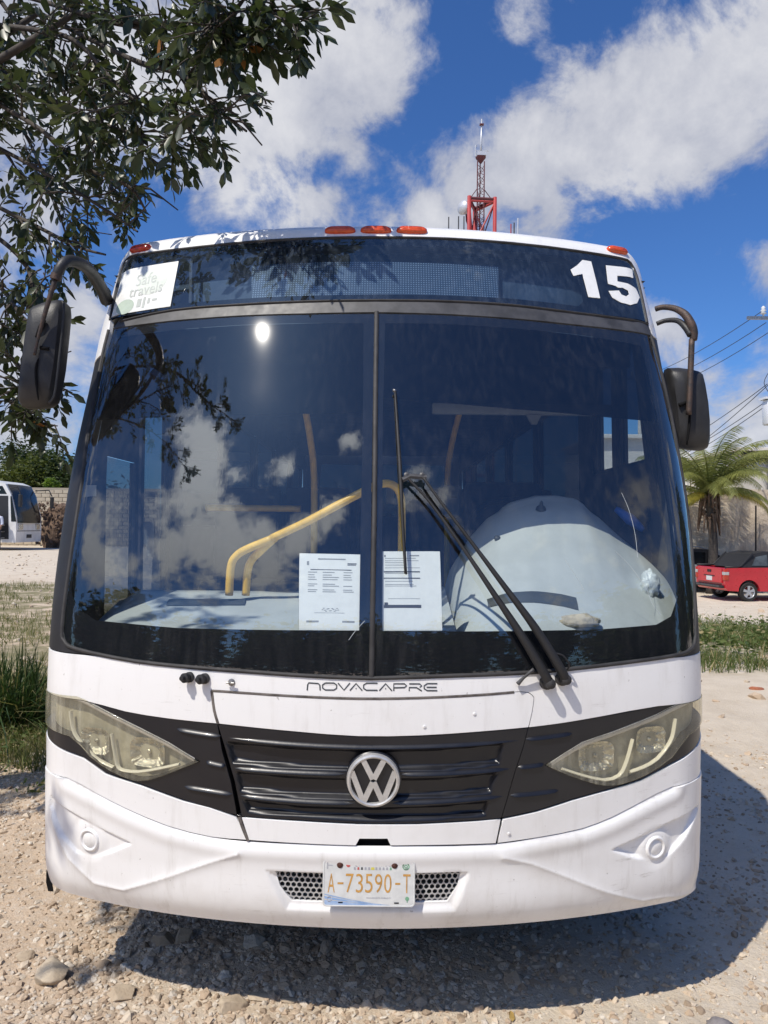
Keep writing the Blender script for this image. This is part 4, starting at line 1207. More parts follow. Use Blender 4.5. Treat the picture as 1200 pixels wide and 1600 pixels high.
# grab rails
RA = [[(477, 640, 3.6), (484, 680, 3.6), (490, 730, 3.6), (491, 800, 3.6), (490, 960, 3.6)], [(322, 793, 3.7), (400, 794, 3.7), (470, 795, 3.7)],
      [(425, 841, 3.05), (480, 815, 3.02), (530, 788, 3.00), (568, 768, 3.0), (592, 757, 3.03), (612, 757, 3.08), (625, 772, 3.12), (628, 810, 3.14), (626, 940, 3.14)],
      [(358, 930, 3.10), (361, 885, 3.09), (370, 868, 3.08), (388, 857, 3.07), (425, 842, 3.05)], [(384, 930, 3.13), (387, 892, 3.12), (394, 874, 3.10), (408, 860, 3.08), (432, 838, 3.05)],
      [(722, 630, 4.2), (712, 668, 4.2), (704, 705, 4.2), (699, 757, 4.2), (698, 960, 4.2)]]
for q in RA: MB().tube([at(*p) for p in q], .0165, 10, smooth=5).build('grab_rail', M['yellow'], BUS, smooth=True)
c = at(705, 783, 4.12); b = MB().box(c, (.09, .08, .17), bev=.014); sb = b.build('dispenser', M['cabinp'], BUS, auto=40)
MB().box(c + np.array([.01, -.042, .02]), (.03, .006, .004)).build('dispenser_mark', M['ink'], sb)
# visor rail across the driver's half, bracket, roof beams
b = MB().box(at(815, 640, 3.42), (.80, .03, .05), bev=.008); b.build('sun_visor', M['cabinp'], BUS, auto=40)
b = MB().prism([at(823, 648, 3.40), at(846, 648, 3.40), at(839, 663, 3.40), at(831, 663, 3.40)], (0, 1, 0), .02); b.build('visor_bracket', M['cabinp'], BUS)
# pale partition panels by the passenger door
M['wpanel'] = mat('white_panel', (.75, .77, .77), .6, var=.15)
for q in [[(205, 768, 4.3), (245, 768, 4.3), (245, 777, 4.3), (205, 777, 4.3)], [(207, 815, 4.3), (241, 815, 4.3), (241, 870, 4.3), (231, 870, 4.3), (228, 852, 4.3), (207, 840, 4.3)], [(240, 838, 4.4), (258, 838, 4.4), (258, 925, 4.4), (236, 925, 4.4)]]:
    MB().prism([at(*p) for p in q], (0, 1, 0), .02).build('partition_panel', M['wpanel'], BUS)
MB().box(at(610, 775, 4.9), (.05, .02, .10)).build('notice_plate', M['wpanel'], BUS)  # pale box, its white standing in for a light window
MB().prism([at(125, 758, 3.16), at(150, 758, 3.16), at(150, 775, 3.16), at(124, 777, 3.16)], (0, 1, 0), .003).build('permit_sticker', M['sticker'], BUS)

# ---- mirrors
def housing(outl, Y, name, bulge=.05):
    O = np.array([at(px, py, Y) for px, py in outl]); C = O.mean(0); n = len(O); V = []; Fc = []
    for (ins, dy) in ((.03, .055), (0.0, .04), (0.0, 0.0), (.05, -.022), (.16, -.04), (.45, -.05), (.8, -bulge)):
        V += [tuple(p * (1 - ins) + C * ins + np.array([0, dy, 0])) for p in O]
    for r_ in range(6): Fc += [(r_ * n + k, r_ * n + (k + 1) % n, (r_ + 1) * n + (k + 1) % n, (r_ + 1) * n + k) for k in range(n)]
    Fc += [tuple(range(n)), tuple(range(6 * n, 7 * n))]
    h = MB().add(V, Fc).build(name, M['rubmir'], BUS, auto=38)
    G = [tuple(p * .94 + C * .06 + np.array([0, .058, 0])) for p in O]
    mk('mirror_glass', G, [tuple(range(n))], M['mirror'], h)
    return h


M['rubmir'] = mat('mirror_shell', (.030, .030, .032), .5, var=.35, vscale=9, bump=.12, bscale=180)
M['mirror'] = mat('mirror_glass', (.8, .82, .84), .02, metal=1)
ml = housing([(56, 477), (70, 472), (88, 468.5), (97, 469), (103, 475), (104, 487), (101, 520), (95, 575), (88, 617), (84, 629), (76, 635), (60, 637.5), (46, 638), (35, 636), (30, 628), (31, 612), (36, 570), (42, 525), (47, 492), (50, 481)], 2.98, 'side_mirror')
MB().tube([at(97, 471, 2.945), at(100, 480, 2.942), at(97, 520, 2.942), at(91, 575, 2.942), at(85, 618, 2.942), at(76, 630, 2.945)], .006, 6, smooth=3).build('shell_rib', M['rubmir'], ml, smooth=True)
MB().tube([at(60, 560, 2.925), at(56, 575, 2.925), at(57, 600, 2.925), at(60, 625, 2.925)], [.002, .005, .005, .002], 6, smooth=3).build('cable_slot', M['void'], ml, smooth=True)
MB().tube([at(63, 543, 2.927), at(76, 545, 2.927)], .007, 8).build('shell_slot', M['void'], ml, smooth=True)
MB().tube([at(70, 500, 2.92), at(63, 512, 2.925), at(56, 527, 2.93)], [.006, .009, .003], 8, smooth=3).build('shell_crease', M['void'], ml, smooth=True)
MB().tube([at(167, 470, 3.33), at(158, 450, 3.25), at(142, 425, 3.12), at(124, 411, 3.0), at(106, 408, 2.93), at(95, 417, 2.90), at(88, 432, 2.90)], [.028, .0265, .025, .0235, .022, .0195, .019], 12, smooth=4).build('mirror_arm', M['rubmir'], BUS, smooth=True)
MB().tube([at(89, 428, 2.90), at(86.5, 437, 2.90)], .0205, 12).build('arm_collar', M['rust'], BUS, auto=40)
MB().tube([at(87, 435, 2.90), at(76, 470, 2.90), at(66, 505, 2.905), at(58, 535, 2.915), at(54, 555, 2.915)], [.010, .0095, .008, .006, .006], 8, smooth=3).build('mirror_rod', M['rust'], BUS, smooth=True)
mr = housing([(1043, 575), (1060, 574.5), (1080, 577), (1091, 580), (1096, 584), (1100, 600), (1105, 630), (1107.5, 660), (1107.5, 690), (1105, 700), (1098, 703.5), (1080, 702), (1060, 699), (1054, 690), (1051, 660), (1046, 620), (1041, 585)], 3.36, 'side_mirror')
MB().tube([at(1079, 640, 3.305), at(1077, 665, 3.30), at(1073, 695, 3.305)], [.002, .006, .004], 6, smooth=3).build('cable_slot', M['void'], mr, smooth=True)
MB().tube([at(1061, 633, 3.305), at(1072, 629, 3.305)], .008, 8).build('shell_slot', M['void'], mr, smooth=True)
MB().tube([at(1024, 483, 3.42), at(1036, 480, 3.40), at(1054, 482, 3.36), at(1070, 491, 3.32), at(1080, 507, 3.30), at(1083.5, 520, 3.30), at(1083.5, 532, 3.30)], [.012, .012, .014, .017, .019, .019, .015], 10, smooth=4).build('mirror_arm', M['rust'], BUS, smooth=True)
MB().tube([at(1026, 506, 3.42), at(1040, 501, 3.40), at(1058, 501, 3.36), at(1070, 510, 3.32), at(1079, 524, 3.30)], [.010, .010, .012, .014, .014], 10, smooth=4).build('mirror_arm', M['rubmir'], BUS, smooth=True)
MB().tube([at(1081, 530, 3.30), at(1079.5, 570, 3.295), at(1077.5, 620, 3.285), at(1076, 648, 3.285)], .0125, 10, smooth=3).build('mirror_rod', M['rust'], BUS, smooth=True)

# ---- wiper on the driver's pane
def on(px, py, off): p, _, _, n_ = frame_at(px, py, off); return p
WA = [[(853, 1066, .030), (838, 1042, .040), (806, 990, .042), (770, 935, .040), (720, 860, .036), (670, 790, .034), (634, 751, .034)],
      [(877, 1060, .034), (862, 1036, .046), (828, 982, .048), (790, 930, .046), (735, 855, .040), (690, 795, .038), (658, 750, .036)]]
for q in WA:
    P_ = [on(*p) for p in q]
    MB().tube(P_, [.0165, .0165, .0145, .0105, .0065, .0052, .005], 8, smooth=4).build('wiper_arm', M['matte'], BUS, smooth=True)
    c, _, _, n_ = frame_at(q[0][0], q[0][1], 0)
    MB().lathe([(.024, 0), (.024, .012), (.017, .016), (.017, .044), (.010, .05), (.001, .051)], c, n_, 18).build('wiper_pivot', M['rubber'], BUS, auto=40)
b = MB()
for x in (634, 658): b.lathe([(.009, -.01), (.009, .008), (.001, .011)], on(x, 749, .034), frame_at(x, 749)[3], 12)
b.tube([on(628, 756, .034), on(640, 750, .034), on(665, 752, .034)], .009, 8); b.build('wiper_link', M['strip'], BUS, auto=40)
BL = [(617, 617, .02), (621, 680, .024), (625, 745, .028), (628, 810, .024), (633, 898, .018)]
bl = MB().tube([on(*p) for p in BL], [.004, .006, .0075, .006, .004], 8, smooth=5).build('wiper_blade', M['matte'], BUS, smooth=True)
MB().tube([on(x + 1.5, y, .008) for x, y, _ in BL], [.004] * 5, 6, smooth=5).build('blade_rubber', M['matte'], bl, smooth=True)
MB().tube([on(614, 614, .018), on(618, 616, .022)], .006, 8).build('blade_cap', M['steel'], bl, smooth=True)
MB().tube([on(860, 1020, .03), on(873, 1024, .035), on(882, 1038, .035), on(880, 1047, .02), on(874, 1052, .01)], .0035, 6, smooth=4).build('washer_hose', M['matte'], BUS, smooth=True)
MB().tube([on(829, 1044, .03), on(815, 1058, .02), on(807, 1068, .012)], [.006, .005, .008], 8, smooth=3).build('washer_nozzle', M['strip'], BUS, smooth=True)
# plugged stubs where the other wiper has been taken off
for x, y in ((297, 1058), (321, 1060)):
    c, _, _, n_ = frame_at(x, y, 0); n_ = n_ + np.array([-.25, 0, 0])
    MB().lathe([(.018, 0), (.018, .008), (.0125, .010), (.0125, .022), (.0165, .024), (.0165, .032), (.009, .034), (.008, .046), (.001, .047)], c, n_, 16).build('wiper_stub', M['matte'], BUS, auto=40)
c, ex_, ey_, n_ = frame_at(362, 1066, 0)
b = MB().lathe([(.012, 0), (.012, .003), (.005, .004), (.005, .018), (.001, .019)], c, n_, 12); b.tube([c + n_ * .014 - ex_ * .014, c + n_ * .016 + ex_ * .014], .0035, 6); b.build('cap_clip', M['steel'], BUS, auto=40)
for (x, y) in ((663, 1135), (741, 1115), (795, 1302)): MB().lathe([(.006, 0), (.005, .002), (.001, .003)], frame_at(x, y, .002)[0], frame_at(x, y)[3], 10).build('rivet', M['white'], BUS)
# torn corner of the bumper
pc_ = surf(-S_SIL + .01, edge_t('L', 1372)); b = MB()
b.prism([pc_ + np.array(v) for v in ((-.012, -.008, .03), (.012, -.018, .0), (.02, -.02, -.045), (-.005, -.006, -.05), (-.016, 0, -.02))], (0, -1, 0), .004); b.build('torn_edge', M['void'], BUS)

# ---- sheets and things behind the windscreen
def doc(name, label, quad, kind):
    Q = [np.array(p, float) for p in quad]      # bl br tr tl
    f = lambda u, v: tuple((Q[0] * (1 - u) + Q[1] * u) * (1 - v) + (Q[3] * (1 - u) + Q[2] * u) * v)
    base = frame_at(*f(.5, 0), -.02)[0]
    T = thing(name, label, 'paper', base)
    panel('sheet', [f(0, 0), f(1, 0), f(1, 1), f(0, 1)], M['paper'], T, off=-.014, thick=.0006, rnd=1, res=.03)
    lines = MB(); dark = MB()

    def bar(mb, u0, v0, u1, v1):
        q = [st(f(u, v)) for u, v in ((u0, v0), (u1, v0), (u1, v1), (u0, v1))]; q = np.array(q)
        mb.add(surf(q[:, 0], q[:, 1]) - snorm(q[:, 0], q[:, 1]) * .0132, [(0, 1, 2, 3)])
    rnd = random.Random(len(label))
    if kind == 0:
        bar(lines, .3, .925, .75, .94); bar(dark, .78, .87, .93, .882); bar(dark, .78, .855, .92, .862); bar(lines, .12, .85, .155, .9)
        bar(dark, .18, .787, .85, .797)
        for i, v in enumerate((.755, .72, .69, .66, .60, .575, .525, .50)):
            for (u0, u1) in ((.14, .30), (.38, .66), (.72, .9)):
                if rnd.random() < .85: bar(lines, u0, v, u0 + (u1 - u0) * rnd.uniform(.5, 1), v + .008)
        for k in range(14): bar(dark, .37 + k * .02, .265 + .02 * math.sin(k * 1.7), .40 + k * .02, .27 + .02 * math.sin(k * 1.7))
        bar(lines, .25, .225, .75, .229); bar(lines, .12, .10, .92, .125)
    else:
        bar(dark, .04, .93, .06, .955); bar(lines, .48, .94, .64, .955)
        for v in (.91, .88, .855, .825, .79, .72, .655, .62, .58, .56):
            bar(lines, .05, v, .05 + rnd.uniform(.35, .6), v + .006)
        bar(dark, .03, .735, .65, .75); bar(dark, .03, .655, .65, .668); bar(lines, .1, .40, .64, .405)
        bar(dark, .03, .285, .66, .325); bar(dark, .04, .325, .10, .355)
    lines.build('printed_text', M['inkgrey'], T); dark.build('printed_heading', M['ink'], T)
    return T


doc('paper_notice', 'white printed permit with signature taped inside the glass, left of the centre post', [(466, 984), (561, 985), (564, 865), (467, 863)], 0)
doc('paper_notice', 'white printed form with two dark bars taped inside the glass, behind the wiper blade', [(597, 985), (692, 985), (688, 860), (597, 860)], 1)


def lump(name, c, r3, seed, material, parent=None, base=None, sub=3, amp=.35, freq=2.2, flat=None, fold=False):
    bm = bmesh.new(); bmesh.ops.create_icosphere(bm, subdivisions=sub, radius=1)
    V = np.array([v.co[:] for v in bm.verts]); Fc = [[v.index for v in f.verts] for f in bm.faces]; bm.free()
    nz = fbm(V[:, 0] * freq + seed, V[:, 1] * freq + V[:, 2] * 1.7 * freq, 4, seed) - .47
    if fold: nz = nz + .6 * (np.abs(fbm(V[:, 0] * freq * 1.7 + 3 * seed, V[:, 1] * freq - V[:, 2] * freq * 1.3, 3, seed + 7) - .45)) - .05
    V = V * (1 + amp * 2 * nz)[:, None]
    if flat is not None: V[:, 2] = np.maximum(V[:, 2], flat)
    return mk(name, V * np.array(r3) + np.array(c), Fc, material, parent, smooth=True, base=base)


c = on_bin(907, 976); tag(lump('cloth', c + np.array([0, 0, .012]), (.075, .03, .028), 5, M['cloth'], base=c, amp=.4, freq=3, flat=-.6, fold=True), 'crumpled tan cloth on the dashboard at the foot of the windscreen', 'cloth')
M['film'] = mat('plastic_film', (.62, .66, .66), .3, var=.2, bump=.5, bscale=50)
c = on_bin(1015, 922); tag(lump('plastic_bag', c + np.array([0, -.005, .02]), (.038, .03, .058), 14, M['film'], base=c, amp=.28, freq=2.2, fold=True, sub=4), 'crumpled pale plastic bag on the right end of the dashboard', 'plastic bag')
c = at(1000, 860, 3.46); BG = thing('backpack', 'black backpack with a blue stripe behind the dashboard on the right', 'backpack', c - np.array([0, 0, .15]))
lump('bag_body', c + np.array([.01, 0, -.02]), (.13, .10, .17), 21, M['bag'], BG, amp=.25, freq=2, fold=True)
MB().tube([at(962, 795, 3.40), at(985, 812, 3.37), at(1005, 828, 3.36)], [.012, .026, .012], 8, smooth=4).build('blue_stripe', M['blue'], BG, smooth=True)
lump('bag_flap', at(1000, 805, 3.44), (.10, .08, .05), 23, M['bag'], BG, amp=.3, freq=2.5, fold=True)

# hanging cables by the driver's pillar and old cracks in the glass
for q in ([(1001, 652, 3.30), (1012, 700, 3.30), (1024, 760, 3.28), (1040, 815, 3.25), (1046, 860, 3.2)], [(1010, 652, 3.30), (1018, 690, 3.30), (1026, 740, 3.28), (1030, 790, 3.26)]):
    MB().tube([at(*p) for p in q], .0035, 6, smooth=4).build('cable', M['matte'], BUS, smooth=True)
M['crack'] = mat('crack_edge', (.55, .6, .62), .3)
for q in ([(971, 770), (980, 790), (987, 812), (993, 840), (996, 871)], [(882, 873), (893, 890), (905, 908), (912, 922)], [(1002, 905), (1012, 925), (1020, 945), (1033, 961)], [(545, 1000), (556, 985), (570, 970)], [(960, 860), (985, 885), (1004, 912)]):
    MB().tube([on(x, y, .0008) for x, y in q], .0007, 4, smooth=4).build('glass_crack', M['crack'], BUS)

# ================================================================== ground
def gz(x, y):
    x = np.asarray(x, float); y = np.asarray(y, float)
    z = -.5 * sstep(y, 8, 22) * sstep(x, 2, 8) + .5 * sstep(y, 9, 32) * sstep(-x, 2, 10)
    near = (1 - sstep(np.hypot(x, y - 4), 9, 22))
    z = z + near * (.035 * (fbm(x * 1.3, y * 1.3, 3, 3) - .45) + .020 * (fbm(x * 6, y * 6, 3, 5) - .45) + .012 * (fbm(x * 19, y * 19, 3, 8) - .45))
    lump_ = (fbm(x * 2.1 + 9, y * 2.1, 3, 11) - .4) * sstep(-x, -.2, 1.2) * near
    return z + .05 * np.maximum(lump_, 0)


def axis_lines(lo, hi, step, far_lo, far_hi, g=1.09):
    a = list(np.arange(lo, hi, step)); d = step
    while a[-1] < far_hi: d *= g; a.append(a[-1] + d)
    d = step; b = []
    c = lo
    while c > far_lo: d *= g; c -= d; b.append(c)
    return np.array(b[::-1] + a)


gx = axis_lines(-3.2, 3.4, .024, -1800, 1800); gy = axis_lines(2.45, 6.0, .022, -900, 2200)
X, Y = np.meshgrid(gx, gy); Z = gz(X, Y)
nc = len(gx); nr = len(gy)
ii, jj = np.meshgrid(np.arange(nr - 1), np.arange(nc - 1), indexing='ij')
q = np.stack([ii * nc + jj, ii * nc + jj + 1, (ii + 1) * nc + jj + 1, (ii + 1) * nc + jj], -1).reshape(-1, 4)


def fast_mesh(name, V, Q, material, smooth=True, attr=None):
    V = np.ascontiguousarray(V, dtype=np.float32).reshape(-1, 3); Q = np.ascontiguousarray(Q, dtype=np.int32); k = Q.shape[1]
    me = bpy.data.meshes.new(name); me.vertices.add(len(V)); me.vertices.foreach_set('co', V.ravel())
    me.loops.add(Q.size); me.loops.foreach_set('vertex_index', Q.ravel())
    me.polygons.add(len(Q)); me.polygons.foreach_set('loop_start', np.arange(0, Q.size, k, dtype=np.int32)); me.polygons.foreach_set('loop_total', np.full(len(Q), k, dtype=np.int32))
    me.polygons.foreach_set('use_smooth', np.full(len(Q), smooth))
    if attr is not None:
        for nm, a_ in attr.items():
            at_ = me.attributes.new(nm, 'FLOAT', 'POINT'); at_.data.foreach_set('value', np.ascontiguousarray(a_, dtype=np.float32))
    me.update(calc_edges=True); me.validate()
    if material is not None: me.materials.append(material)
    return me


def link(name, me, parent=None, loc=(0, 0, 0)):
    o = bpy.data.objects.new(name, me); COL.objects.link(o); o.location = loc
    if parent is not None: o.parent = parent
    ORG[o.name] = np.array(loc, float)
    return o


def ground_material():
    m = bpy.data.materials.new('limestone_dirt'); m.use_nodes = True; t = NT(m.node_tree)
    g = t.n('NewGeometry').outputs['Position']; sp = t.n('SeparateXYZ', i_0=g)
    n1 = t.noise(g, .35, 5, .6); n2 = t.noise(g, 2.2, 6, .65); n3 = t.noise(g, 28, 6, .7); n4 = t.noise(g, 130, 4, .65)
    pale = t.mix(t.ss(n2, .35, .7), (.64, .555, .44), (.55, .465, .355))
    tan = t.mix(t.ss(n2, .3, .7), (.60, .465, .335), (.52, .395, .275))
    side = t.math('MULTIPLY_ADD', sp.outputs[0], -.35, t.math('MULTIPLY_ADD', n1, 3.0, -1.35))
    side = t.math('MULTIPLY', t.ss(side, -.25, .75), t.math('SUBTRACT', 1.0, t.ss(sp.outputs[1], 12, 24)))
    c = t.mix(side, pale, tan)
    c = t.mix(t.math('MULTIPLY', t.ss(n3, .42, .72), .55), c, (.62, .56, .48))
    c = t.mix(t.math('MULTIPLY', t.ss(n4, .55, .75), .5), c, (.26, .21, .165))
    # patches of dry turf away from the bus
    def region(x0, x1, y0, y1, f=.8):
        a_ = t.math('MULTIPLY', t.ss(sp.outputs[0], x0 - f, x0 + f), t.math('SUBTRACT', 1.0, t.ss(sp.outputs[0], x1 - f, x1 + f)))
        b_ = t.math('MULTIPLY', t.ss(sp.outputs[1], y0 - f, y0 + f), t.math('SUBTRACT', 1.0, t.ss(sp.outputs[1], y1 - f, y1 + f)))
        return t.math('MULTIPLY', a_, b_)
    rg = t.math('MAXIMUM', region(-14, -1.6, 5.2, 19.5), region(2.6, 16, 9.8, 16.5))
    turf = t.math('MULTIPLY', rg, t.ss(t.math('ADD', n2, t.math('MULTIPLY', n1, .4)), .52, .8))
    c = t.mix(t.math('MULTIPLY', turf, .85), c, (.17, .16, .075))
    p = t.n('BsdfPrincipled', i_Roughness=.95); p.inputs['Specular IOR Level'].default_value = .15
    t.link(c, p.inputs['Base Color'])
    h = t.math('MULTIPLY_ADD', n4, .35, t.math('MULTIPLY_ADD', n3, .9, t.math('MULTIPLY', t.noise(g, 60, 5, .7), .7)))
    b = t.n('Bump', i_Strength=.9, i_Distance=.012); t.link(h, b.inputs['Height']); t.link(b.outputs[0], p.inputs['Normal'])
    o = t.n('OutputMaterial'); t.link(p.outputs[0], o.inputs[0])
    return m


M['ground'] = ground_material()
tag(link('ground', fast_mesh('ground', np.stack([X, Y, Z], -1), q, M['ground'])), kind='structure')

# ---- gravel: real stones, one mesh of loose chips
def ico(sub):
    bm = bmesh.new(); bmesh.ops.create_icosphere(bm, subdivisions=sub, radius=1)
    V = np.array([v.co[:] for v in bm.verts]); Fc = np.array([[v.index for v in f.verts] for f in bm.faces]); bm.free(); return V, Fc


def stone_mat(name, attr=True):
    m = bpy.data.materials.new(name); m.use_nodes = True; t = NT(m.node_tree)
    g = t.n('NewGeometry').outputs['Position']
    n = t.noise(g, 45, 5, .65)
    if attr:
        a_ = t.n('Attribute', attribute_name='rnd').outputs['Fac']
        rp = t.n('ValToRGB'); t.link(a_, rp.inputs[0]); cr = rp.color_ramp
        cr.elements[0].position = 0; cr.elements[0].color = (.32, .245, .175, 1); cr.elements[1].position = 1; cr.elements[1].color = (.70, .63, .525, 1)
        for ps, cl in ((.15, (.45, .34, .24, 1)), (.45, (.55, .435, .32, 1)), (.72, (.62, .53, .415, 1)), (.88, (.52, .46, .39, 1))):
            e = cr.elements.new(ps); e.color = cl
        c = rp.outputs[0]
    else: c = t.mix(t.ss(t.noise(g, 6, 5, .6), .3, .7), (.54, .45, .335), (.42, .33, .235))
    c = t.mix(t.math('MULTIPLY', t.ss(n, .5, .75), .5), c, (.24, .19, .15))
    p = t.n('BsdfPrincipled', i_Roughness=.93); p.inputs['Specular IOR Level'].default_value = .2; t.link(c, p.inputs['Base Color'])
    b = t.n('Bump', i_Strength=.6, i_Distance=.006); t.link(t.noise(g, 110, 5, .7), b.inputs['Height']); t.link(b.outputs[0], p.inputs['Normal'])
    o = t.n('OutputMaterial'); t.link(p.outputs[0], o.inputs[0]); return m


M['gravel'] = stone_mat('gravel_stone'); M['rock'] = stone_mat('rock_stone', False)
rng = np.random.default_rng(7)


def scatter_stones(n, area, size_fn, sub, seed, keep=None):
    r_ = np.random.default_rng(seed); V0, F0 = ico(sub)
    x = r_.uniform(area[0], area[1], n); y = r_.uniform(area[2], area[3], n)
    if keep is not None:
        k = keep(x, y, r_); x, y = x[k], y[k]
    n = len(x); s = size_fn(r_, n)
    ax = r_.normal(size=(n, 3)); 
    an = r_.uniform(0, 2 * math.pi, n); c, si = np.cos(an), np.sin(an)
    sc = np.stack([s * r_.uniform(.7, 1.35, n), s * r_.uniform(.7, 1.3, n), s * r_.uniform(.45, .85, n)], 1)
    nzs = 1 + .75 * (r_.random((n, len(V0), 1)) - .5) * (1 if sub == 1 else .5)
    P = V0[None] * nzs * sc[:, None, :]
    # random tilt
    tl_ = r_.normal(0, .5, n); ct, st_ = np.cos(tl_), np.sin(tl_)
    P = np.stack([P[..., 0], P[..., 1] * ct[:, None] - P[..., 2] * st_[:, None], P[..., 1] * st_[:, None] + P[..., 2] * ct[:, None]], -1)
    P = np.stack([P[..., 0] * c[:, None] - P[..., 1] * si[:, None], P[..., 0] * si[:, None] + P[..., 1] * c[:, None], P[..., 2]], -1)
    P += np.stack([x, y, gz(x, y) + sc[:, 2] * .12], 1)[:, None, :]
    F_ = (F0[None] + (np.arange(n) * len(V0))[:, None, None]).reshape(-1, 3)
    rv = np.repeat(r_.random(n), len(V0))
    return P.reshape(-1, 3), F_, rv


def keep_near(x, y, r_):
    p = np.clip(1.15 - .12 * (y - 2.5), .15, 1) * (.25 + .75 * sstep(fbm(x * 1.1 + 4, y * 1.1, 3, 21), .30, .55))
    p = p * np.where(x > .35, .55 - .25 * sstep(x, .4, 1.4), 1.0)
    return (r_.random(len(x)) < p) & (np.abs(x) < .62 * y + .3)


parts = [scatter_stones(80000, (-3.2, 3.2, 2.5, 6.5), lambda r_, n: np.exp(r_.normal(math.log(.0068), .40, n)), 1, 1, keep_near),
         scatter_stones(21000, (-3.2, 3.0, 2.5, 7.5), lambda r_, n: np.exp(r_.normal(math.log(.0125), .33, n)), 1, 2, keep_near),
         scatter_stones(850, (-3.2, 2.5, 2.5, 8), lambda r_, n: np.exp(r_.normal(math.log(.021), .28, n)), 2, 3, lambda x, y, r_: keep_near(x, y, r_) & ((x < .3) | (r_.random(len(x)) < .25))),
         scatter_stones(3500, (-14, 16, 7, 30), lambda r_, n: np.exp(r_.normal(math.log(.022), .5, n)), 1, 4)]
off = 0; VV = []; FF = []; RR = []
for (v, f_, r_) in parts: VV.append(v); FF.append(f_ + off); RR.append(r_); off += len(v)
tag(link('gravel', fast_mesh('gravel', np.vstack(VV), np.vstack(FF), M['gravel'], False, {'rnd': np.concatenate(RR)})), 'loose limestone gravel strewn over the dirt round the bus', 'gravel', kind='stuff')


# ---- the larger rocks, one by one
def rock(px, py, r3, seed, label, material=None, rot=0.0):
    d = ray(px, py); p = None
    for y in np.linspace(2.3, 14, 2400):
        c = CAMC + d * (y / d[1])
        if c[2] <= gz(c[0], c[1]): p = c; break
    V0, F0 = ico(4)
    n1 = fbm(V0[:, 0] * 1.7 + seed, V0[:, 1] * 1.7 + V0[:, 2] * 2.3, 4, seed) - .47
    V = V0 * (1 + .55 * n1)[:, None]
    r_ = np.random.default_rng(seed)
    for _ in range(16):                         # chipped flat faces
        n = r_.normal(size=3); n /= np.linalg.norm(n); dd_ = V @ n; cut = r_.uniform(.50, .82)
        V = V - np.maximum(dd_ - cut, 0)[:, None] * n
    V += V0 * (.05 * (fbm(V0[:, 0] * 7, V0[:, 1] * 7 + V0[:, 2] * 9, 3, seed + 3) - .47))[:, None]
    c_, s_ = math.cos(rot), math.sin(rot); V = V * np.array(r3); V = np.stack([V[:, 0] * c_ - V[:, 1] * s_, V[:, 0] * s_ + V[:, 1] * c_, V[:, 2]], 1)
    base = np.array([p[0], p[1] + r3[1] * .3, float(gz(p[0], p[1])) ])
    o = link('rock', fast_mesh('rock', V + np.array([0, 0, r3[2] * .1]), F0, material or M['rock']), loc=base)
    return tag(o, label, 'rock', 'rocks lying on the gravel')


rock(365, 1577, (.058, .05, .04), 3, 'rounded pale rock in the bottom foreground, below the left of the bumper', rot=.3)
rock(75, 1535, (.085, .10, .05), 5, 'large pale sloping rock half buried at the lower left')
rock(405, 1562, (.05, .03, .018), 8, 'flat pale stone just right of the rounded foreground rock', rot=.2)
rock(455, 1566, (.045, .028, .014), 12, 'flat greyish stone slab near the shadow edge in the foreground')
rock(190, 1560, (.06, .05, .035), 14, 'broken pale rock between the two foreground rocks on the left')
rock(255, 1478, (.06, .04, .04), 17, 'lumpy rock at the left tip of the bus shadow')
rock(285, 1470, (.055, .045, .045), 19, 'dark shaded rock just inside the left tip of the bus shadow')
rock(40, 1500, (.05, .04, .03), 23, 'small angular rock at the left picture edge above the foreground')
M['brickc'] = mat('brick_red', (.42, .15, .08), .9, var=.3, vscale=20, bump=.4, bscale=80)
rock(1183, 1078, (.11, .06, .04), 29, 'reddish broken brick lying in the weeds on the right', M['brickc'])
M['grey_rag'] = mat('grey_rag', (.24, .22, .22), .9, var=.3, vscale=25, bump=.5, bscale=60)
c = at(1125, 1597, 2.72); c[2] = float(gz(c[0], c[1]))
tag(lump('rag', c + np.array([0, 0, .012]), (.05, .03, .028), 31, M['grey_rag'], base=c, amp=.45, freq=3, flat=-.5, fold=True), 'crumpled grey rag on the dirt at the bottom right edge', 'rag')
M['dryleaf'] = mat('dry_leaf', (.36, .24, .07), .8, var=.3)
c = at(801, 1586, 2.75); c[2] = float(gz(c[0], c[1])) + .006
mk_leaf = MB().add([c + np.array(v) for v in ((0, 0, 0), (.010, .008, .006), (.008, .03, .014), (0, .045, .012), (-.008, .028, .016), (-.01, .008, .008))], [(0, 1, 2, 3, 4, 5)])
tag(mk_leaf.build('dry_leaf', M['dryleaf'], base=c), 'small dry yellow leaf on the dirt below the bus shadow', 'leaf')

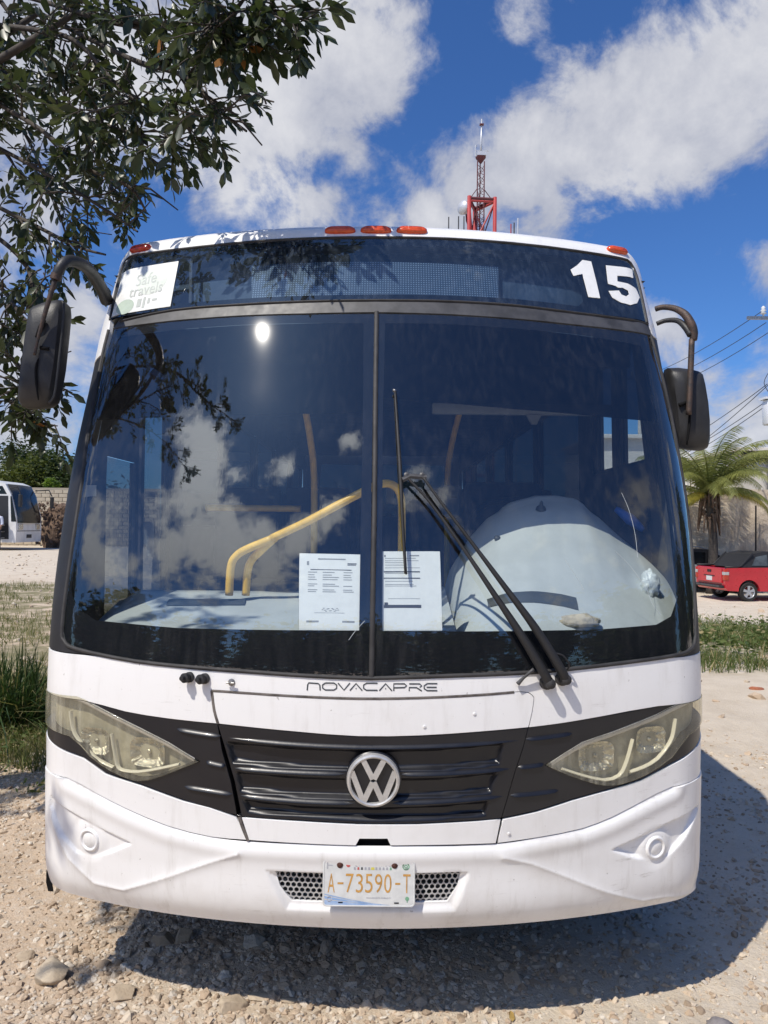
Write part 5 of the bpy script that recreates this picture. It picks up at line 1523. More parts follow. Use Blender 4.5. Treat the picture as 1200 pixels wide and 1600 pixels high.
# ---- grass, weeds and ground cover
def blades(n, pos, hgt, wid, lean, seed, droop=.5):
    """n thin bent blades, 3 segments each"""
    r_ = np.random.default_rng(seed); x, y = pos; n = len(x)
    h = hgt(r_, n); wd = wid * r_.uniform(.6, 1.3, n); an = r_.uniform(0, 2 * math.pi, n); le = np.abs(r_.normal(0, lean, n)); ta = r_.uniform(0, 2 * math.pi, n)
    base = np.stack([x, y, gz(x, y)], 1); dirv = np.stack([np.cos(an), np.sin(an), np.zeros(n)], 1); sd = np.stack([-np.sin(ta), np.cos(ta), np.zeros(n)], 1)
    V = []
    for k, (f_, wf) in enumerate(((0, 1), (.4, .85), (.75, .55), (1, .08))):
        cpt = base + np.array([0, 0, 1.0]) * (h * (f_ - droop * .35 * f_ ** 2.5 * le))[:, None] + dirv * (h * le * f_ ** 1.7)[:, None]
        V += [cpt - sd * (wd * wf / 2)[:, None], cpt + sd * (wd * wf / 2)[:, None]]
    V = np.stack(V, 1); q = np.array([(0, 1, 3, 2), (2, 3, 5, 4), (4, 5, 7, 6)])
    return V.reshape(-1, 3), (q[None] + (np.arange(n) * 8)[:, None, None]).reshape(-1, 4), np.repeat(r_.random(n), 8)


def foliage_mat(name, c0, c1, trans=.3, rough=.6, dry=None, spec=.3):
    m = bpy.data.materials.new(name); m.use_nodes = True; t = NT(m.node_tree)
    a_ = t.n('Attribute', attribute_name='rnd').outputs['Fac']
    c = t.mix(a_, c0, c1)
    if dry is not None: c = t.mix(t.ss(a_, .80, .86), c, dry)
    p = t.n('BsdfPrincipled', i_Roughness=rough); p.inputs['Specular IOR Level'].default_value = spec; t.link(c, p.inputs['Base Color'])
    tr = t.n('BsdfTranslucent'); t.link(t.mix(1.0, c, (1.5, 1.6, .9), 'MULTIPLY'), tr.inputs[0])
    mx = t.n('MixShader', i_0=trans); t.link(p.outputs[0], mx.inputs[1]); t.link(tr.outputs[0], mx.inputs[2])
    o = t.n('OutputMaterial'); t.link(mx.outputs[0], o.inputs[0]); return m


M['grass'] = foliage_mat('dry_grass', (.085, .115, .03), (.20, .19, .075), .3, .7, (.38, .31, .18))
M['weed'] = foliage_mat('green_weed', (.07, .11, .03), (.15, .18, .06), .3, .6, (.34, .28, .15))
M['tussock'] = foliage_mat('tussock_blade', (.025, .055, .016), (.07, .11, .035), .25, .45, (.22, .2, .09))
r2 = np.random.default_rng(11)


def patch(n, x0, x1, y0, y1, thr, seed, sc=.8):
    x = r2.uniform(x0, x1, n); y = r2.uniform(y0, y1, n); k = fbm(x * sc + seed, y * sc, 4, seed) > thr
    return x[k], y[k]


gp = [blades(0, patch(26000, -11, -2.0, 8.5, 19.5, .47, 3), lambda r_, n: r_.uniform(.03, .15, n), .010, .7, 1),
      blades(0, patch(30000, -5.2, -1.9, 4.9, 8.6, .41, 5, 1.2), lambda r_, n: r_.uniform(.04, .16, n), .007, .6, 2)]
off = 0; VV = []; FF = []; RR = []
for v, f_, r_ in gp: VV.append(v); FF.append(f_ + off); RR.append(r_); off += len(v)
tag(link('grass', fast_mesh('grass', np.vstack(VV), np.vstack(FF), M['grass'], False, {'rnd': np.concatenate(RR)})), 'patchy dry grass on the verge left of the bus', 'grass', kind='stuff')
v, f_, r_ = blades(0, patch(30000, 3.0, 13, 9.4, 16.8, .44, 9), lambda r_, n: r_.uniform(.05, .26, n) * np.where(r_.random(n) < .1, 1.5, 1), .014, .8, 4)
tag(link('weeds', fast_mesh('weeds', v, f_, M['weed'], False, {'rnd': r_})), 'low green weeds on the verge right of the bus', 'weeds', kind='stuff')
# broad-leaved ground cover under the tussock
def leafquads(C, size, seed, up=.6):
    r_ = np.random.default_rng(seed); n = len(C)
    a_ = r_.normal(size=(n, 3)); a_[:, 2] *= .4; a_ /= np.linalg.norm(a_, axis=1, keepdims=True)
    nn_ = r_.normal(size=(n, 3)) * .7 + np.array([0, 0, up]); b_ = np.cross(nn_, a_); b_ /= np.linalg.norm(b_, axis=1, keepdims=True) + 1e-9
    nn_ = np.cross(a_, b_)
    s = size * r_.uniform(.6, 1.4, n)[:, None]
    V = np.stack([C - a_ * s, C - b_ * s * .45 + nn_ * s * .12, C + a_ * s, C + b_ * s * .45 + nn_ * s * .12], 1)
    q = np.array([(0, 1, 2, 3)]); return V.reshape(-1, 3), (q[None] + (np.arange(n) * 4)[:, None, None]).reshape(-1, 4), np.repeat(r_.random(n), 4)


x, y = patch(9000, -4.6, -1.9, 4.9, 7.4, .40, 13, 1.3); C = np.stack([x, y, gz(x, y) + r2.uniform(.01, .10, len(x))], 1)
x2, y2 = patch(6000, 3.2, 12, 10, 16, .42, 15, .9); C2 = np.stack([x2, y2, gz(x2, y2) + r2.uniform(.03, .28, len(x2))], 1)
v, f_, r_ = leafquads(C, .022, 3); tag(link('ground_cover', fast_mesh('ground_cover', v, f_, M['weed'], False, {'rnd': r_})), 'creeping green ground cover beside the left front corner', 'ground cover', kind='stuff')
v, f_, r_ = leafquads(C2, .05, 4); tag(link('ground_cover', fast_mesh('ground_cover', v, f_, M['weed'], False, {'rnd': r_})), 'broad leaved weeds among the grass right of the bus', 'weeds', kind='stuff')
# big tussock
c = np.array([-3.15, 6.5]); n = 900; a_ = r2.uniform(0, 2 * math.pi, n); rr_ = np.sqrt(r2.random(n)) * .28
v, f_, r_ = blades(0, (c[0] + rr_ * np.cos(a_), c[1] + rr_ * np.sin(a_)), lambda r_, n: r_.uniform(.35, .82, n), .014, .8, 6, 1.3)
tus = (c[0], c[1], float(gz(*c))); tag(link('grass_tussock', fast_mesh('grass_tussock', v - np.array(tus), f_, M['tussock'], False, {'rnd': r_}), None, tus), 'big dark green grass tussock on the verge beside the headlight', 'plant', kind='thing')

# ================================================================== things behind
def gpos(px, Y): 
    d = ray(px, 800); x = d[0] * Y / d[1]; return np.array([x, Y, float(gz(x, Y))])


# ---- second bus, side on, facing right, far left
M['bus2'] = mat('white_coach', (.72, .72, .71), .4, var=.15, vscale=2, coat=.2)
M['dark'] = mat('dark_opening', (.015, .016, .02), .6)
M['g2'] = mat('coach_glass', (.012, .015, .018), .12, spec=.35, var=.5, vscale=1.5)
c = gpos(25, 34.0); gx0, gy0, gz0 = c
PB = thing('parked_bus', 'white coach parked side on in front of the block wall', 'bus', c)
prof2 = [(0, .35), (.02, .9), (0, 1.5), (-.25, 2.5), (-.5, 2.95), (-.9, 3.1), (-9.5, 3.1), (-9.6, .35)]
MB().prism([(gx0 + a, gy0, gz0 + b) for a, b in prof2], (0, 1, 0), 2.5).build('body', M['bus2'], PB)
ws = [(.035, 1.22), (.03, 1.5), (-.225, 2.52), (-.46, 2.95)]
V = []; 
for a, b in ws: V += [(gx0 + a, gy0 + .12, gz0 + b), (gx0 + a + .12, gy0 + 1.25, gz0 + b), (gx0 + a, gy0 + 2.4, gz0 + b)]
mk('windscreen', V, [(i * 3 + j, i * 3 + j + 1, (i + 1) * 3 + j + 1, (i + 1) * 3 + j) for i in range(3) for j in range(2)], M['g2'], PB, smooth=True)
MB().prism([(gx0 + a, gy0 - .012, gz0 + b) for a, b in ((-.30, .5), (-.36, 2.42), (-1.45, 2.42), (-1.45, .5))], (0, 1, 0), .02).build('door_opening', M['dark'], PB)
MB().prism([(gx0 + a, gy0 - .012, gz0 + b) for a, b in ((-.42, 2.50), (-.62, 2.85), (-3.2, 2.85), (-3.2, 2.50))], (0, 1, 0), .02).build('fascia', M['g2'], PB)
MB().box((gx0 - .9, gy0 - .03, gz0 + 2.68), (.4, .01, .06)).build('fascia_print', M['bus2'], PB)
MB().prism([(gx0 + a, gy0 - .014, gz0 + b) for a, b in ((.02, 1.28), (-.02, 1.5), (-.20, 2.40), (-.26, 2.40), (-.20, 1.28))], (0, 1, 0), .02).build('corner_trim', M['g2'], PB)
for k in range(3): MB().box((gx0 - .75, gy0 - .02 , gz0 + .55 + k * .28), (.55, .03, .05)).build('door_step', M['steel'], PB)
for k in range(4): MB().prism([(gx0 - 1.95 - k * 1.8 + a, gy0 - .012, gz0 + b) for a, b in ((0, 1.4), (0, 2.5), (-1.7, 2.5), (-1.7, 1.4))], (0, 1, 0), .02).build('side_window', M['g2'], PB)
for dy in (.22, 1.9): MB().box((gx0 + .03, gy0 + dy + .19, gz0 + 1.05), (.05, .4, .26), bev=.02).build('headlight', M['reflector'], PB)
MB().box((gx0 + .02, gy0 + 1.25, gz0 + .62), (.03, .45, .16)).build('number_plate', M['dark'], PB)
MB().box((gx0 + .01, gy0 + 1.25, gz0 + .86), (.03, 2.3, .03)).build('seam', M['dark'], PB)
for x in (-2.4, -7.6):
    wh = MB().lathe([(.28, .02), (.44, .02), (.48, -.04), (.48, -.26), (.44, -.3)], (gx0 + x, gy0 + .0, gz0 + .48), (0, -1, 0), 28).build('wheel', M['tyre'], PB, auto=40)
    MB().lathe([(.28, .03), (.2, .0), (.08, .05), (.001, .06)], (gx0 + x, gy0, gz0 + .48), (0, -1, 0), 20).build('rim', M['steel'], wh, auto=40)
for dy, yy in ((-.35, 0.0), (2.85, 2.5)):
    MB().tube([(gx0 - .3, gy0 + yy, gz0 + 2.75), (gx0 + .2, gy0 + dy, gz0 + 2.8), (gx0 + .35, gy0 + dy, gz0 + 2.5)], .03, 6).build('mirror_arm', M['matte'], PB)
    MB().box((gx0 + .35, gy0 + dy, gz0 + 2.2), (.12, .2, .55), bev=.03).build('side_mirror', M['matte'], PB)
# person in a light shirt in the coach's doorway
M['shirt'] = mat('pale_shirt', (.55, .58, .68), .8, var=.2); M['skin'] = mat('skin', (.28, .16, .10), .6); M['trouser'] = mat('dark_trousers', (.03, .03, .045), .8)


def skin_person(name, label, base, joints, edges, radii, mats, sub=2):
    me = bpy.data.meshes.new(name); me.from_pydata([tuple(j) for j in joints], edges, [])
    o = bpy.data.objects.new(name, me); COL.objects.link(o); o.location = base
    md = o.modifiers.new('skin', 'SKIN')
    if not me.skin_vertices: 
        bm = bmesh.new(); bm.from_mesh(me); bm.verts.layers.skin.verify(); bm.to_mesh(me); bm.free()
    for i, r_ in enumerate(radii): me.skin_vertices[0].data[i].radius = (r_, r_)
    me.skin_vertices[0].data[0].use_root = True
    s = o.modifiers.new('sub', 'SUBSURF'); s.levels = sub; s.render_levels = sub
    bpy.context.view_layer.update()
    m2 = bpy.data.meshes.new_from_object(o.evaluated_get(bpy.context.evaluated_depsgraph_get()))
    o.modifiers.clear(); o.data = m2
    for m_ in mats: m2.materials.append(m_)
    return o


J = [(0, 0, .95), (0, 0, 1.2), (0, 0, 1.42), (0, 0, 1.52), (0, -.02, 1.66), (.2, 0, 1.42), (.26, -.05, 1.15), (.2, -.2, .98), (-.2, 0, 1.42), (-.26, -.05, 1.15), (-.2, -.2, .98), (.1, 0, .9), (.11, -.03, .5), (.12, 0, .06), (-.1, 0, .9), (-.11, -.03, .5), (-.12, 0, .06), (.12, -.12, .04), (-.12, -.12, .04), (0, -.02, 1.74)]
E = [(0, 1), (1, 2), (2, 3), (3, 4), (4, 19), (2, 5), (5, 6), (6, 7), (2, 8), (8, 9), (9, 10), (0, 11), (11, 12), (12, 13), (13, 17), (0, 14), (14, 15), (15, 16), (16, 18)]
RD = [.15, .15, .16, .06, .095, .075, .05, .04, .075, .05, .04, .09, .065, .045, .09, .065, .045, .04, .04, .08]
pp = skin_person('person', '', (gx0 - .66, gy0 - .32, gz0 + .02), J, E, RD, [M['shirt'], M['skin'], M['trouser']])
for f_ in pp.data.polygons:
    z = f_.center.z; x = abs(f_.center.x); f_.use_smooth = True
    f_.material_index = 1 if (z > 1.5 or (x > .15 and z < 1.12 and z > .9)) else (2 if z < .92 else 0)
tag(pp, 'person in a pale shirt and dark trousers standing at the far coach door', 'person')

# ---- block wall, rubble heap and trees on the left
M['block'] = mat('block_wall', (.50, .43, .32), .9, col2=(.42, .35, .26), vscale=1.2, bump=.3, bscale=6)
M['mortar'] = mat('mortar', (.36, .31, .24), .95)
y = 41.0; x0, x1 = -30.0, -12.0; z0 = .35; wz = 3.15
BW = thing('block_wall', 'beige concrete block wall behind the parked coach', 'wall', (x1, y, z0)); BW['kind'] = 'thing'
MB().box(((x0 + x1) / 2, y + .1, z0 + wz / 2 - .02), (x1 - x0, .16, wz - .06)).build('wall_core', M['mortar'], BW)
bme = None
r3 = random.Random(4)
for r_ in range(15):
    nb = 0; xx = -20.6 + (.25 if r_ % 2 else 0)
    while xx < x1 - .3:
        if bme is None:
            b0 = MB().box((xx, y, z0 + .12 + r_ * .21), (.44, .10, .19), bev=.012).build('block', M['block'], BW); bme = b0; first = (xx, r_)
        else:
            b1 = b0.copy(); COL.objects.link(b1); b1.parent = BW; b1.location = (xx - first[0], r3.uniform(-.006, .006), (r_ - first[1]) * .21)
        xx += .46
MB().box(((x0 + x1) / 2, y + .08, z0 + wz + .05), (x1 - x0, .26, .12)).build('coping', M['mortar'], BW)

M['rubble'] = stone_mat('rubble_stone', False); M['brown'] = mat('brown_debris', (.19, .125, .085), .9, var=.5, vscale=6, bump=.5, bscale=12)
cz = gpos(93, 38.5)
RH = thing('rubble_heap', 'tall brown heap of rubble and brush against the block wall', 'rubble', cz)
V0, F0 = ico(4); nz = fbm(V0[:, 0] * 2.5, V0[:, 1] * 2.5 + V0[:, 2] * 3, 5, 41) - .47
V = V0 * (1 + .7 * nz)[:, None] * np.array([.75, .6, 1.5]); V[:, 2] = V[:, 2] + .75
link('heap', fast_mesh('heap', V, F0, M['brown'], False), RH)
pv, pf, pr = scatter_stones(260, (-1.2, 1.2, -.8, .6), lambda r_, n: r_.uniform(.05, .13, n), 2, 55)
pv = pv - 0; hgt_ = 1.9 * np.clip(1 - np.abs(np.repeat(np.linspace(-1, 1, len(pv) // 42), 42)), 0, 1); pv[:, 2] = pv[:, 2] * 1.0 + hgt_ * .0
ang = np.random.default_rng(3)
n = len(pv) // 42; hz_ = np.repeat(ang.uniform(.05, 2.2, n), 42); sh = np.repeat(np.clip(1 - ang.uniform(.05, 2.2, n) / 2.6, .2, 1), 42)
pv = np.stack([pv[:, 0] * .72, pv[:, 1] * .6 - .35, pv[:, 2] + hz_], 1)
o = link('rubble_stones', fast_mesh('rubble_stones', pv, pf, M['brown'], False, {'rnd': pr}), RH); tag(o, kind='stuff')


def crown_tree(name, label, base, crown_c, crown_r, nl, leaf, mname, seed, trunk_r=.12, group=None, clumps=26):
    r_ = np.random.default_rng(seed); T = thing(name, label, 'tree', base, group)
    b = MB(); top = np.array(crown_c); bb = np.array(base)
    b.tube([bb - np.array([0, 0, .2]), bb * .6 + top * .4 + np.array([.1, 0, 0]), top], [trunk_r, trunk_r * .75, trunk_r * .4], 8, smooth=4)
    cl = r_.normal(size=(clumps, 3)); cl /= np.linalg.norm(cl, axis=1, keepdims=True); cl = cl * r_.uniform(.35, 1.0, (clumps, 1)) * np.array(crown_r) + top
    for p in cl: b.tube([bb * .45 + top * .55, (bb * .2 + top * .8 + p) / 2 + r_.normal(0, .1, 3), p], [trunk_r * .4, trunk_r * .22, trunk_r * .08], 5, smooth=2)
    b.build('trunk', M['bark'], T, smooth=True)
    per = nl // clumps; C = (cl[:, None, :] + r_.normal(size=(clumps, per, 3)) * (np.array(crown_r) * .20)).reshape(-1, 3)
    v, f_, rv = leafquads(C, leaf, seed + 1, .5)
    rv = np.clip(rv * .6 + np.repeat(np.repeat(r_.random(clumps), per), 4) * .4, 0, 1)
    o = link('crown', fast_mesh('crown', v - np.array(base), f_, M[mname], False, {'rnd': rv}), T); tag(o, kind='stuff')
    return T


M['bark'] = mat('bark', (.085, .072, .06), .9, col2=(.05, .042, .036), vscale=14, bump=.6, bscale=30)
M['leaf_d'] = foliage_mat('leaf_dark', (.022, .04, .012), (.06, .085, .025), .25, .55)
M['leaf_y'] = foliage_mat('leaf_olive', (.05, .07, .015), (.14, .15, .035), .3, .55)
M['leaf_b'] = foliage_mat('leaf_bright', (.09, .15, .02), (.2, .27, .05), .35, .5)
for (px, Y, top, rx, rz, m_, lb, sd, nl) in ((20, 46, 752, 3.2, 1.7, 'leaf_y', 'olive feathery tree behind the block wall above the parked coach', 1, 9000),
                                           (60, 50, 738, 2.6, 2.0, 'leaf_d', 'dark dense tree behind the block wall left of the bus pillar', 2, 8000),
                                           (96, 47, 745, 1.8, 1.6, 'leaf_d', 'dark tree behind the block wall next to the bus pillar', 3, 6000),
                                           (-75, 48, 745, 3.5, 1.8, 'leaf_y', 'olive tree behind the coach at the left picture edge', 5, 8000)):
    b = gpos(px, Y); t_ = at(px, top + 5, Y)
    crown_tree('tree', lb, b, t_ , (rx, 2.2, rz), nl, .13, m_, sd)
b = gpos(84, 43); crown_tree('shrub', 'bright green leafy sapling poking over the block wall', b, at(80, 757, 43), (.45, .4, .5), 260, .11, 'leaf_b', 8, .04, clumps=9)
# unseen trees added behind the photographer to darken the reflections in the glass
for i, (x, y_, rx, rz) in enumerate(((-15, -15, 4.2, 2.6), (-8, -18, 4.2, 2.8), (-1, -17, 4.4, 2.5), (6, -18, 4.2, 2.9), (13, -16, 4.4, 2.6), (20, -12, 4, 2.7))):
    crown_tree('tree', ['broad dark tree across the yard behind the photographer, %s' % k for k in ('leftmost', 'second from left', 'third from left', 'third from right', 'second from right', 'rightmost')][i], (x, y_, 0), (x, y_, 3.0), (rx, 2.6, rz), 5200, .30, 'leaf_d', 60 + i, .2, 'trees across the yard', clumps=30)

for i, (x, y_, rx, rz) in enumerate(((15, -6, 4.0, 3.0), (17, 1.5, 3.8, 3.2), (18, 8.5, 3.6, 3.0), (-16, -7, 4.0, 2.6), (-18, 0, 3.8, 2.6))):  # unseen trees added at both sides to darken reflections at the pane edges
    crown_tree('tree', ['broad dark tree along the side of the yard, %s' % k for k in ('nearest the photographer on the pickup side', 'middle one on the pickup side', 'nearest the pickup', 'nearest the photographer on the coach side', 'farther one on the coach side')][i], (x, y_, 0), (x, y_, 3.0), (rx, 2.8, rz), 5200, .30, 'leaf_d', 80 + i, .2, 'trees along the yard sides', clumps=30)

rw = np.random.default_rng(91); nt = 70; tx = np.concatenate([rw.uniform(-75, 80, nt), rw.uniform(-75, -45, 14), rw.uniform(50, 85, 14)]); ty = np.concatenate([rw.uniform(72, 90, nt), rw.uniform(5, 70, 14), rw.uniform(5, 70, 14)])
C = []
for x_, y_ in zip(tx, ty): h_ = rw.uniform(1.6, 3.0); C.append(np.array([x_, y_, h_ + .3]) + rw.normal(size=(420, 3)) * np.array([1.9, 1.6, h_ * .42]))
v, f_, rv = leafquads(np.vstack(C), .42, 92, .5)
tag(link('treeline', fast_mesh('treeline', v, f_, M['leaf_y'], False, {'rnd': rv})), 'far belt of low scrub trees round the yard', 'trees', kind='stuff')

# ---- right: stucco building, weathered stone wall
M['stucco'] = mat('stucco', (.68, .63, .55), .9, col2=(.58, .53, .45), vscale=.8, bump=.2, bscale=20)
M['whitewall'] = mat('white_stucco', (.74, .73, .70), .85, var=.12, vscale=1)
def wall_mat():
    m = bpy.data.materials.new('weathered_wall'); m.use_nodes = True; t = NT(m.node_tree)
    g = t.n('TexCoord').outputs['Object']; mp = t.n('Mapping', i_Scale=(1.6, 1.6, .35)); t.link(g, mp.inputs[0])
    st_ = t.ss(t.noise(mp.outputs[0], 1.3, 7, .7), .42, .62); bl = t.ss(t.noise(g, .9, 6, .65), .42, .6); fine = t.noise(g, 9, 6, .7)
    c = t.mix(fine, (.70, .61, .47), (.55, .46, .35))
    c = t.mix(t.math('MULTIPLY', st_, .5), c, (.26, .20, .155)); c = t.mix(t.math('MULTIPLY', bl, .35), c, (.32, .25, .19))
    p = t.n('BsdfPrincipled', i_Roughness=.95); t.link(c, p.inputs['Base Color'])
    b = t.n('Bump', i_Strength=.8, i_Distance=.08); t.link(t.noise(g, 5, 7, .7), b.inputs['Height']); t.link(b.outputs[0], p.inputs['Normal'])
    o = t.n('OutputMaterial'); t.link(p.outputs[0], o.inputs[0]); return m
M['oldwall'] = wall_mat()
Yb = 31.0; c = gpos(1150, Yb); zb = c[2]
BD = thing('building', 'pale flat roofed stucco building behind the palm on the right', 'building', c)
xa, xb_, xc = gpos(1122, Yb)[0], gpos(1158, Yb)[0], gpos(1420, Yb)[0]
ztop = at(1180, 706, Yb)[2]
MB().box(((xb_ + xc) / 2, Yb + 3, (zb + ztop) / 2), (xc - xb_, 6, ztop - zb)).build('wall', M['stucco'], BD)
MB().box(((xb_ + xc) / 2 - .1, Yb + 2.9, ztop + .07), (xc - xb_ + .5, 6.6, .14), bev=.02).build('roof_slab', M['stucco'], BD)
MB().box(((xb_ + xc) / 2 - .1, Yb + 2.9 , ztop - .05), (xc - xb_ + .3, 6.3, .10)).build('roof_edge', M['dark'], BD)
wn_ = MB().box((xb_ + 3.2, Yb - .01, zb + 2.9), (1.0, .06, 1.0)).build('window', M['g2'], BD); MB().box((xb_ + 3.2, Yb - .04, zb + 2.36), (1.2, .12, .08)).build('sill', M['stucco'], BD)
MB().tube([(xb_ + 1.05, Yb - .06, zb + 1), (xb_ + 1.05, Yb - .06, ztop)], .04, 8).build('drain_pipe', M['steel'], BD)
W2 = thing('white_building', 'tall white building with flat roof seen through the driver window', 'building', gpos(1000, 36))
p0_, p1_ = gpos(930, 36)[0], gpos(1078, 36)[0]; zt2 = at(1000, 672, 36)[2]
MB().box(((p0_ + p1_) / 2, 39, zt2 / 2 - .3), (p1_ - p0_, 6, zt2 + .2)).build('wall', M['whitewall'], W2)
MB().box(((p0_ + p1_) / 2, 38.9, zt2 - .35), (p1_ - p0_ + .4, 6.4, .12)).build('roof_slab', M['whitewall'], W2)
c = gpos(1150, 29); OW = thing('stone_wall', 'rough weathered brown stone wall behind the red pickup', 'wall', c); OW['kind'] = 'thing'
xa = gpos(1078, 29)[0]; xc = gpos(1400, 29)[0]; zt = at(1150, 762, 29)[2]; zb = c[2]
gx_, gz_ = np.meshgrid(np.arange(xa, xc, .09), np.linspace(zb - .1, zt, 40))
dep = 29 + .10 * (fbm(gx_ * 2.2, gz_ * 2.2, 5, 77) - .5) * 2
topw = (gz_ - zb) / (zt - zb); zz_ = gz_ + topw ** 8 * .35 * (fbm(gx_ * 1.1, gx_ * 0, 3, 79) - .5)
nr_, nc_ = gx_.shape; ii, jj = np.meshgrid(np.arange(nr_ - 1), np.arange(nc_ - 1), indexing='ij')
qf = np.stack([ii * nc_ + jj, ii * nc_ + jj + 1, (ii + 1) * nc_ + jj + 1, (ii + 1) * nc_ + jj], -1).reshape(-1, 4)
link('wall_face', fast_mesh('wall_face', np.stack([gx_, dep, zz_], -1).reshape(-1, 3) - c, qf, M['oldwall']), OW)
MB().box(((xa + xc) / 2, 29.35, (zb + zt) / 2 - .1), (xc - xa, .4, zt - zb)).build('wall_core', M['oldwall'], OW)
for px in (1181,):
    q_ = gpos(px, 28.6); tag(MB().tube([q_, (q_[0], q_[1], at(px, 790, 28.6)[2])], .03, 8).build('metal_post', M['matte'], base=q_), 'thin dark metal post in front of the stone wall', 'post')

# ---- coconut palm
def palm(base, h, seed):
    r_ = random.Random(seed); P = thing('palm_tree', 'young coconut palm with yellowing lower frond behind the red pickup', 'palm tree', base); b = np.array(base)
    top = b + np.array([-.1, 0, h])
    MB().tube([b, b + np.array([.06, 0, h * .5]), top], [.19, .15, .14], 12, smooth=6).build('trunk', M['bark'], P, smooth=True)
    sk = MB()
    for k in range(34):
        an = r_.uniform(0, 6.28); z = r_.uniform(-1.0, .1); q_ = top + np.array([.12 * math.cos(an), .12 * math.sin(an), z])
        sk.tube([q_, q_ + np.array([.18 * math.cos(an), .18 * math.sin(an), .12]), q_ + np.array([.26 * math.cos(an), .26 * math.sin(an), -.5])], [.05, .05, .012], 5, smooth=2)
    sk.build('dead_sheaths', M['brown'], P, smooth=True)
    fr = [(a * 360 / 17 + r_.uniform(-8, 8), r_.choice([80, 70, 60, 45, 28]) + r_.uniform(-6, 6), r_.uniform(2.8, 3.5), 0) for a in range(17)] + [(a * 360 / 11 + 12, r_.choice([84, 74, 64, 50]), r_.uniform(2.7, 3.4), 0) for a in range(11)] + [(-8, 20, 2.3, 1), (160, -10, 1.8, 1), (200, 10, 2.0, 1), (255, 35, 2.2, 0), (300, 55, 2.3, 0), (20, 62, 2.3, 0), (-30, 25, 2.2, 0)]
    for (az, el, L, dry) in fr:
        d = np.array([math.cos(R(az)), math.sin(R(az)), 0]); pts = []; p = top.copy(); e = R(el)
        n = 14
        for k in range(n + 1):
            pts.append(p.copy()); p = p + (d * math.cos(e) + np.array([0, 0, 1]) * math.sin(e)) * L / n; e -= R(4.6 + 3.6 * k / n)
        mbf = MB().tube(pts, [.03 * (1 - .8 * k / n) for k in range(n + 1)], 5)
        sdv = np.cross(d, [0, 0, 1.0])
        V = []; Fc = []
        for k in range(2, n * 5):
            f_ = k / (n * 5); i = min(int(f_ * n), n - 1); u = f_ * n - i; c_ = pts[i] * (1 - u) + pts[i + 1] * u; t_ = pts[i + 1] - pts[i]; t_ = t_ / np.linalg.norm(t_)
            ll = .72 * math.sin(min(1, f_ * 1.5 + .12) * math.pi / 2) * (1.12 - f_ * .75) * r_.uniform(.85, 1.1)
            for sg in (-1, 1):
                dr = sdv * sg * .8 + t_ * .55 + np.array([0, 0, -.45 - .25 * r_.random()]); dr /= np.linalg.norm(dr); wd = t_ * .016
                q1 = c_ + dr * ll * .5; q2 = c_ + dr * ll + np.array([0, 0, -.10 * ll]); m0 = len(V)
                V += [c_ - wd * .6, c_ + wd * .6, q1 + wd, q1 - wd, q2]; Fc += [(m0, m0 + 1, m0 + 2, m0 + 3), (m0 + 3, m0 + 2, m0 + 4)]
        mbf.add(V, Fc); o = mbf.build('frond', M['frond_y'] if dry else M['frond'], P)
    return P


M['frond'] = mat('palm_green', (.25, .27, .075), .5, var=.5, vscale=3, trans=.3); M['frond_y'] = mat('palm_yellow', (.42, .36, .06), .55, col2=(.24, .24, .05), vscale=3, trans=.3)
palm(gpos(1112, 27.0), at(1112, 772, 27.0)[2] - gpos(1112, 27.0)[2], 5)

# ---- red pickup and dark wagon
M['red'] = mat('red_paint', (.50, .018, .03), .3, coat=.5, var=.12, vscale=3); M['silver'] = mat('silver_paint', (.42, .44, .47), .35, metal=.4, coat=.3)
def car_wheel(parent, c, r_=.30, wd=.2, sg=-1):
    wh = MB().lathe([(r_ * .66, wd * .45), (r_ * .93, wd * .5), (r_, wd * .35), (r_, -wd * .35), (r_ * .93, -wd * .5)], c, (0, sg, 0), 32).build('wheel', M['tyre'], parent, auto=40)
    b = MB().lathe([(r_ * .66, wd * .46), (r_ * .60, wd * .38), (r_ * .58, wd * .2)], c, (0, sg, 0), 32); b.lathe([(r_ * .17, wd * .42), (.001, wd * .44)], c, (0, sg, 0), 16)
    for k in range(5):
        a_ = R(72 * k + 90); u = np.array([math.cos(a_), 0, math.sin(a_)]); v = np.array([-math.sin(a_), 0, math.cos(a_)]); cc = np.array(c) + np.array([0, sg * wd * .36, 0])
        b.prism([cc + u * r_ * .12 - v * r_ * .11, cc + u * r_ * .63 - v * r_ * .15, cc + u * r_ * .63 + v * r_ * .15, cc + u * r_ * .12 + v * r_ * .11], (0, sg, 0), wd * .08)
    b.build('rim', M['silver'], wh, auto=40)


def at_car(c, a, b): return (c[0] + a, c[1], c[2] + b)


M['cabglass'] = mat('cab_glass', (.10, .115, .12), .08, var=.6, vscale=3)
c = gpos(1133, 24.0); K = thing('pickup_truck', 'red pickup truck with alloy wheels parked tail towards the bus', 'pickup truck', c)
cx, cy, cz_ = c


def arc(x, r_=.36, n=10): return [(x + r_ * math.cos(math.pi * (1 - k / n)), .32 + r_ * math.sin(math.pi * (1 - k / n))) for k in range(n + 1)]


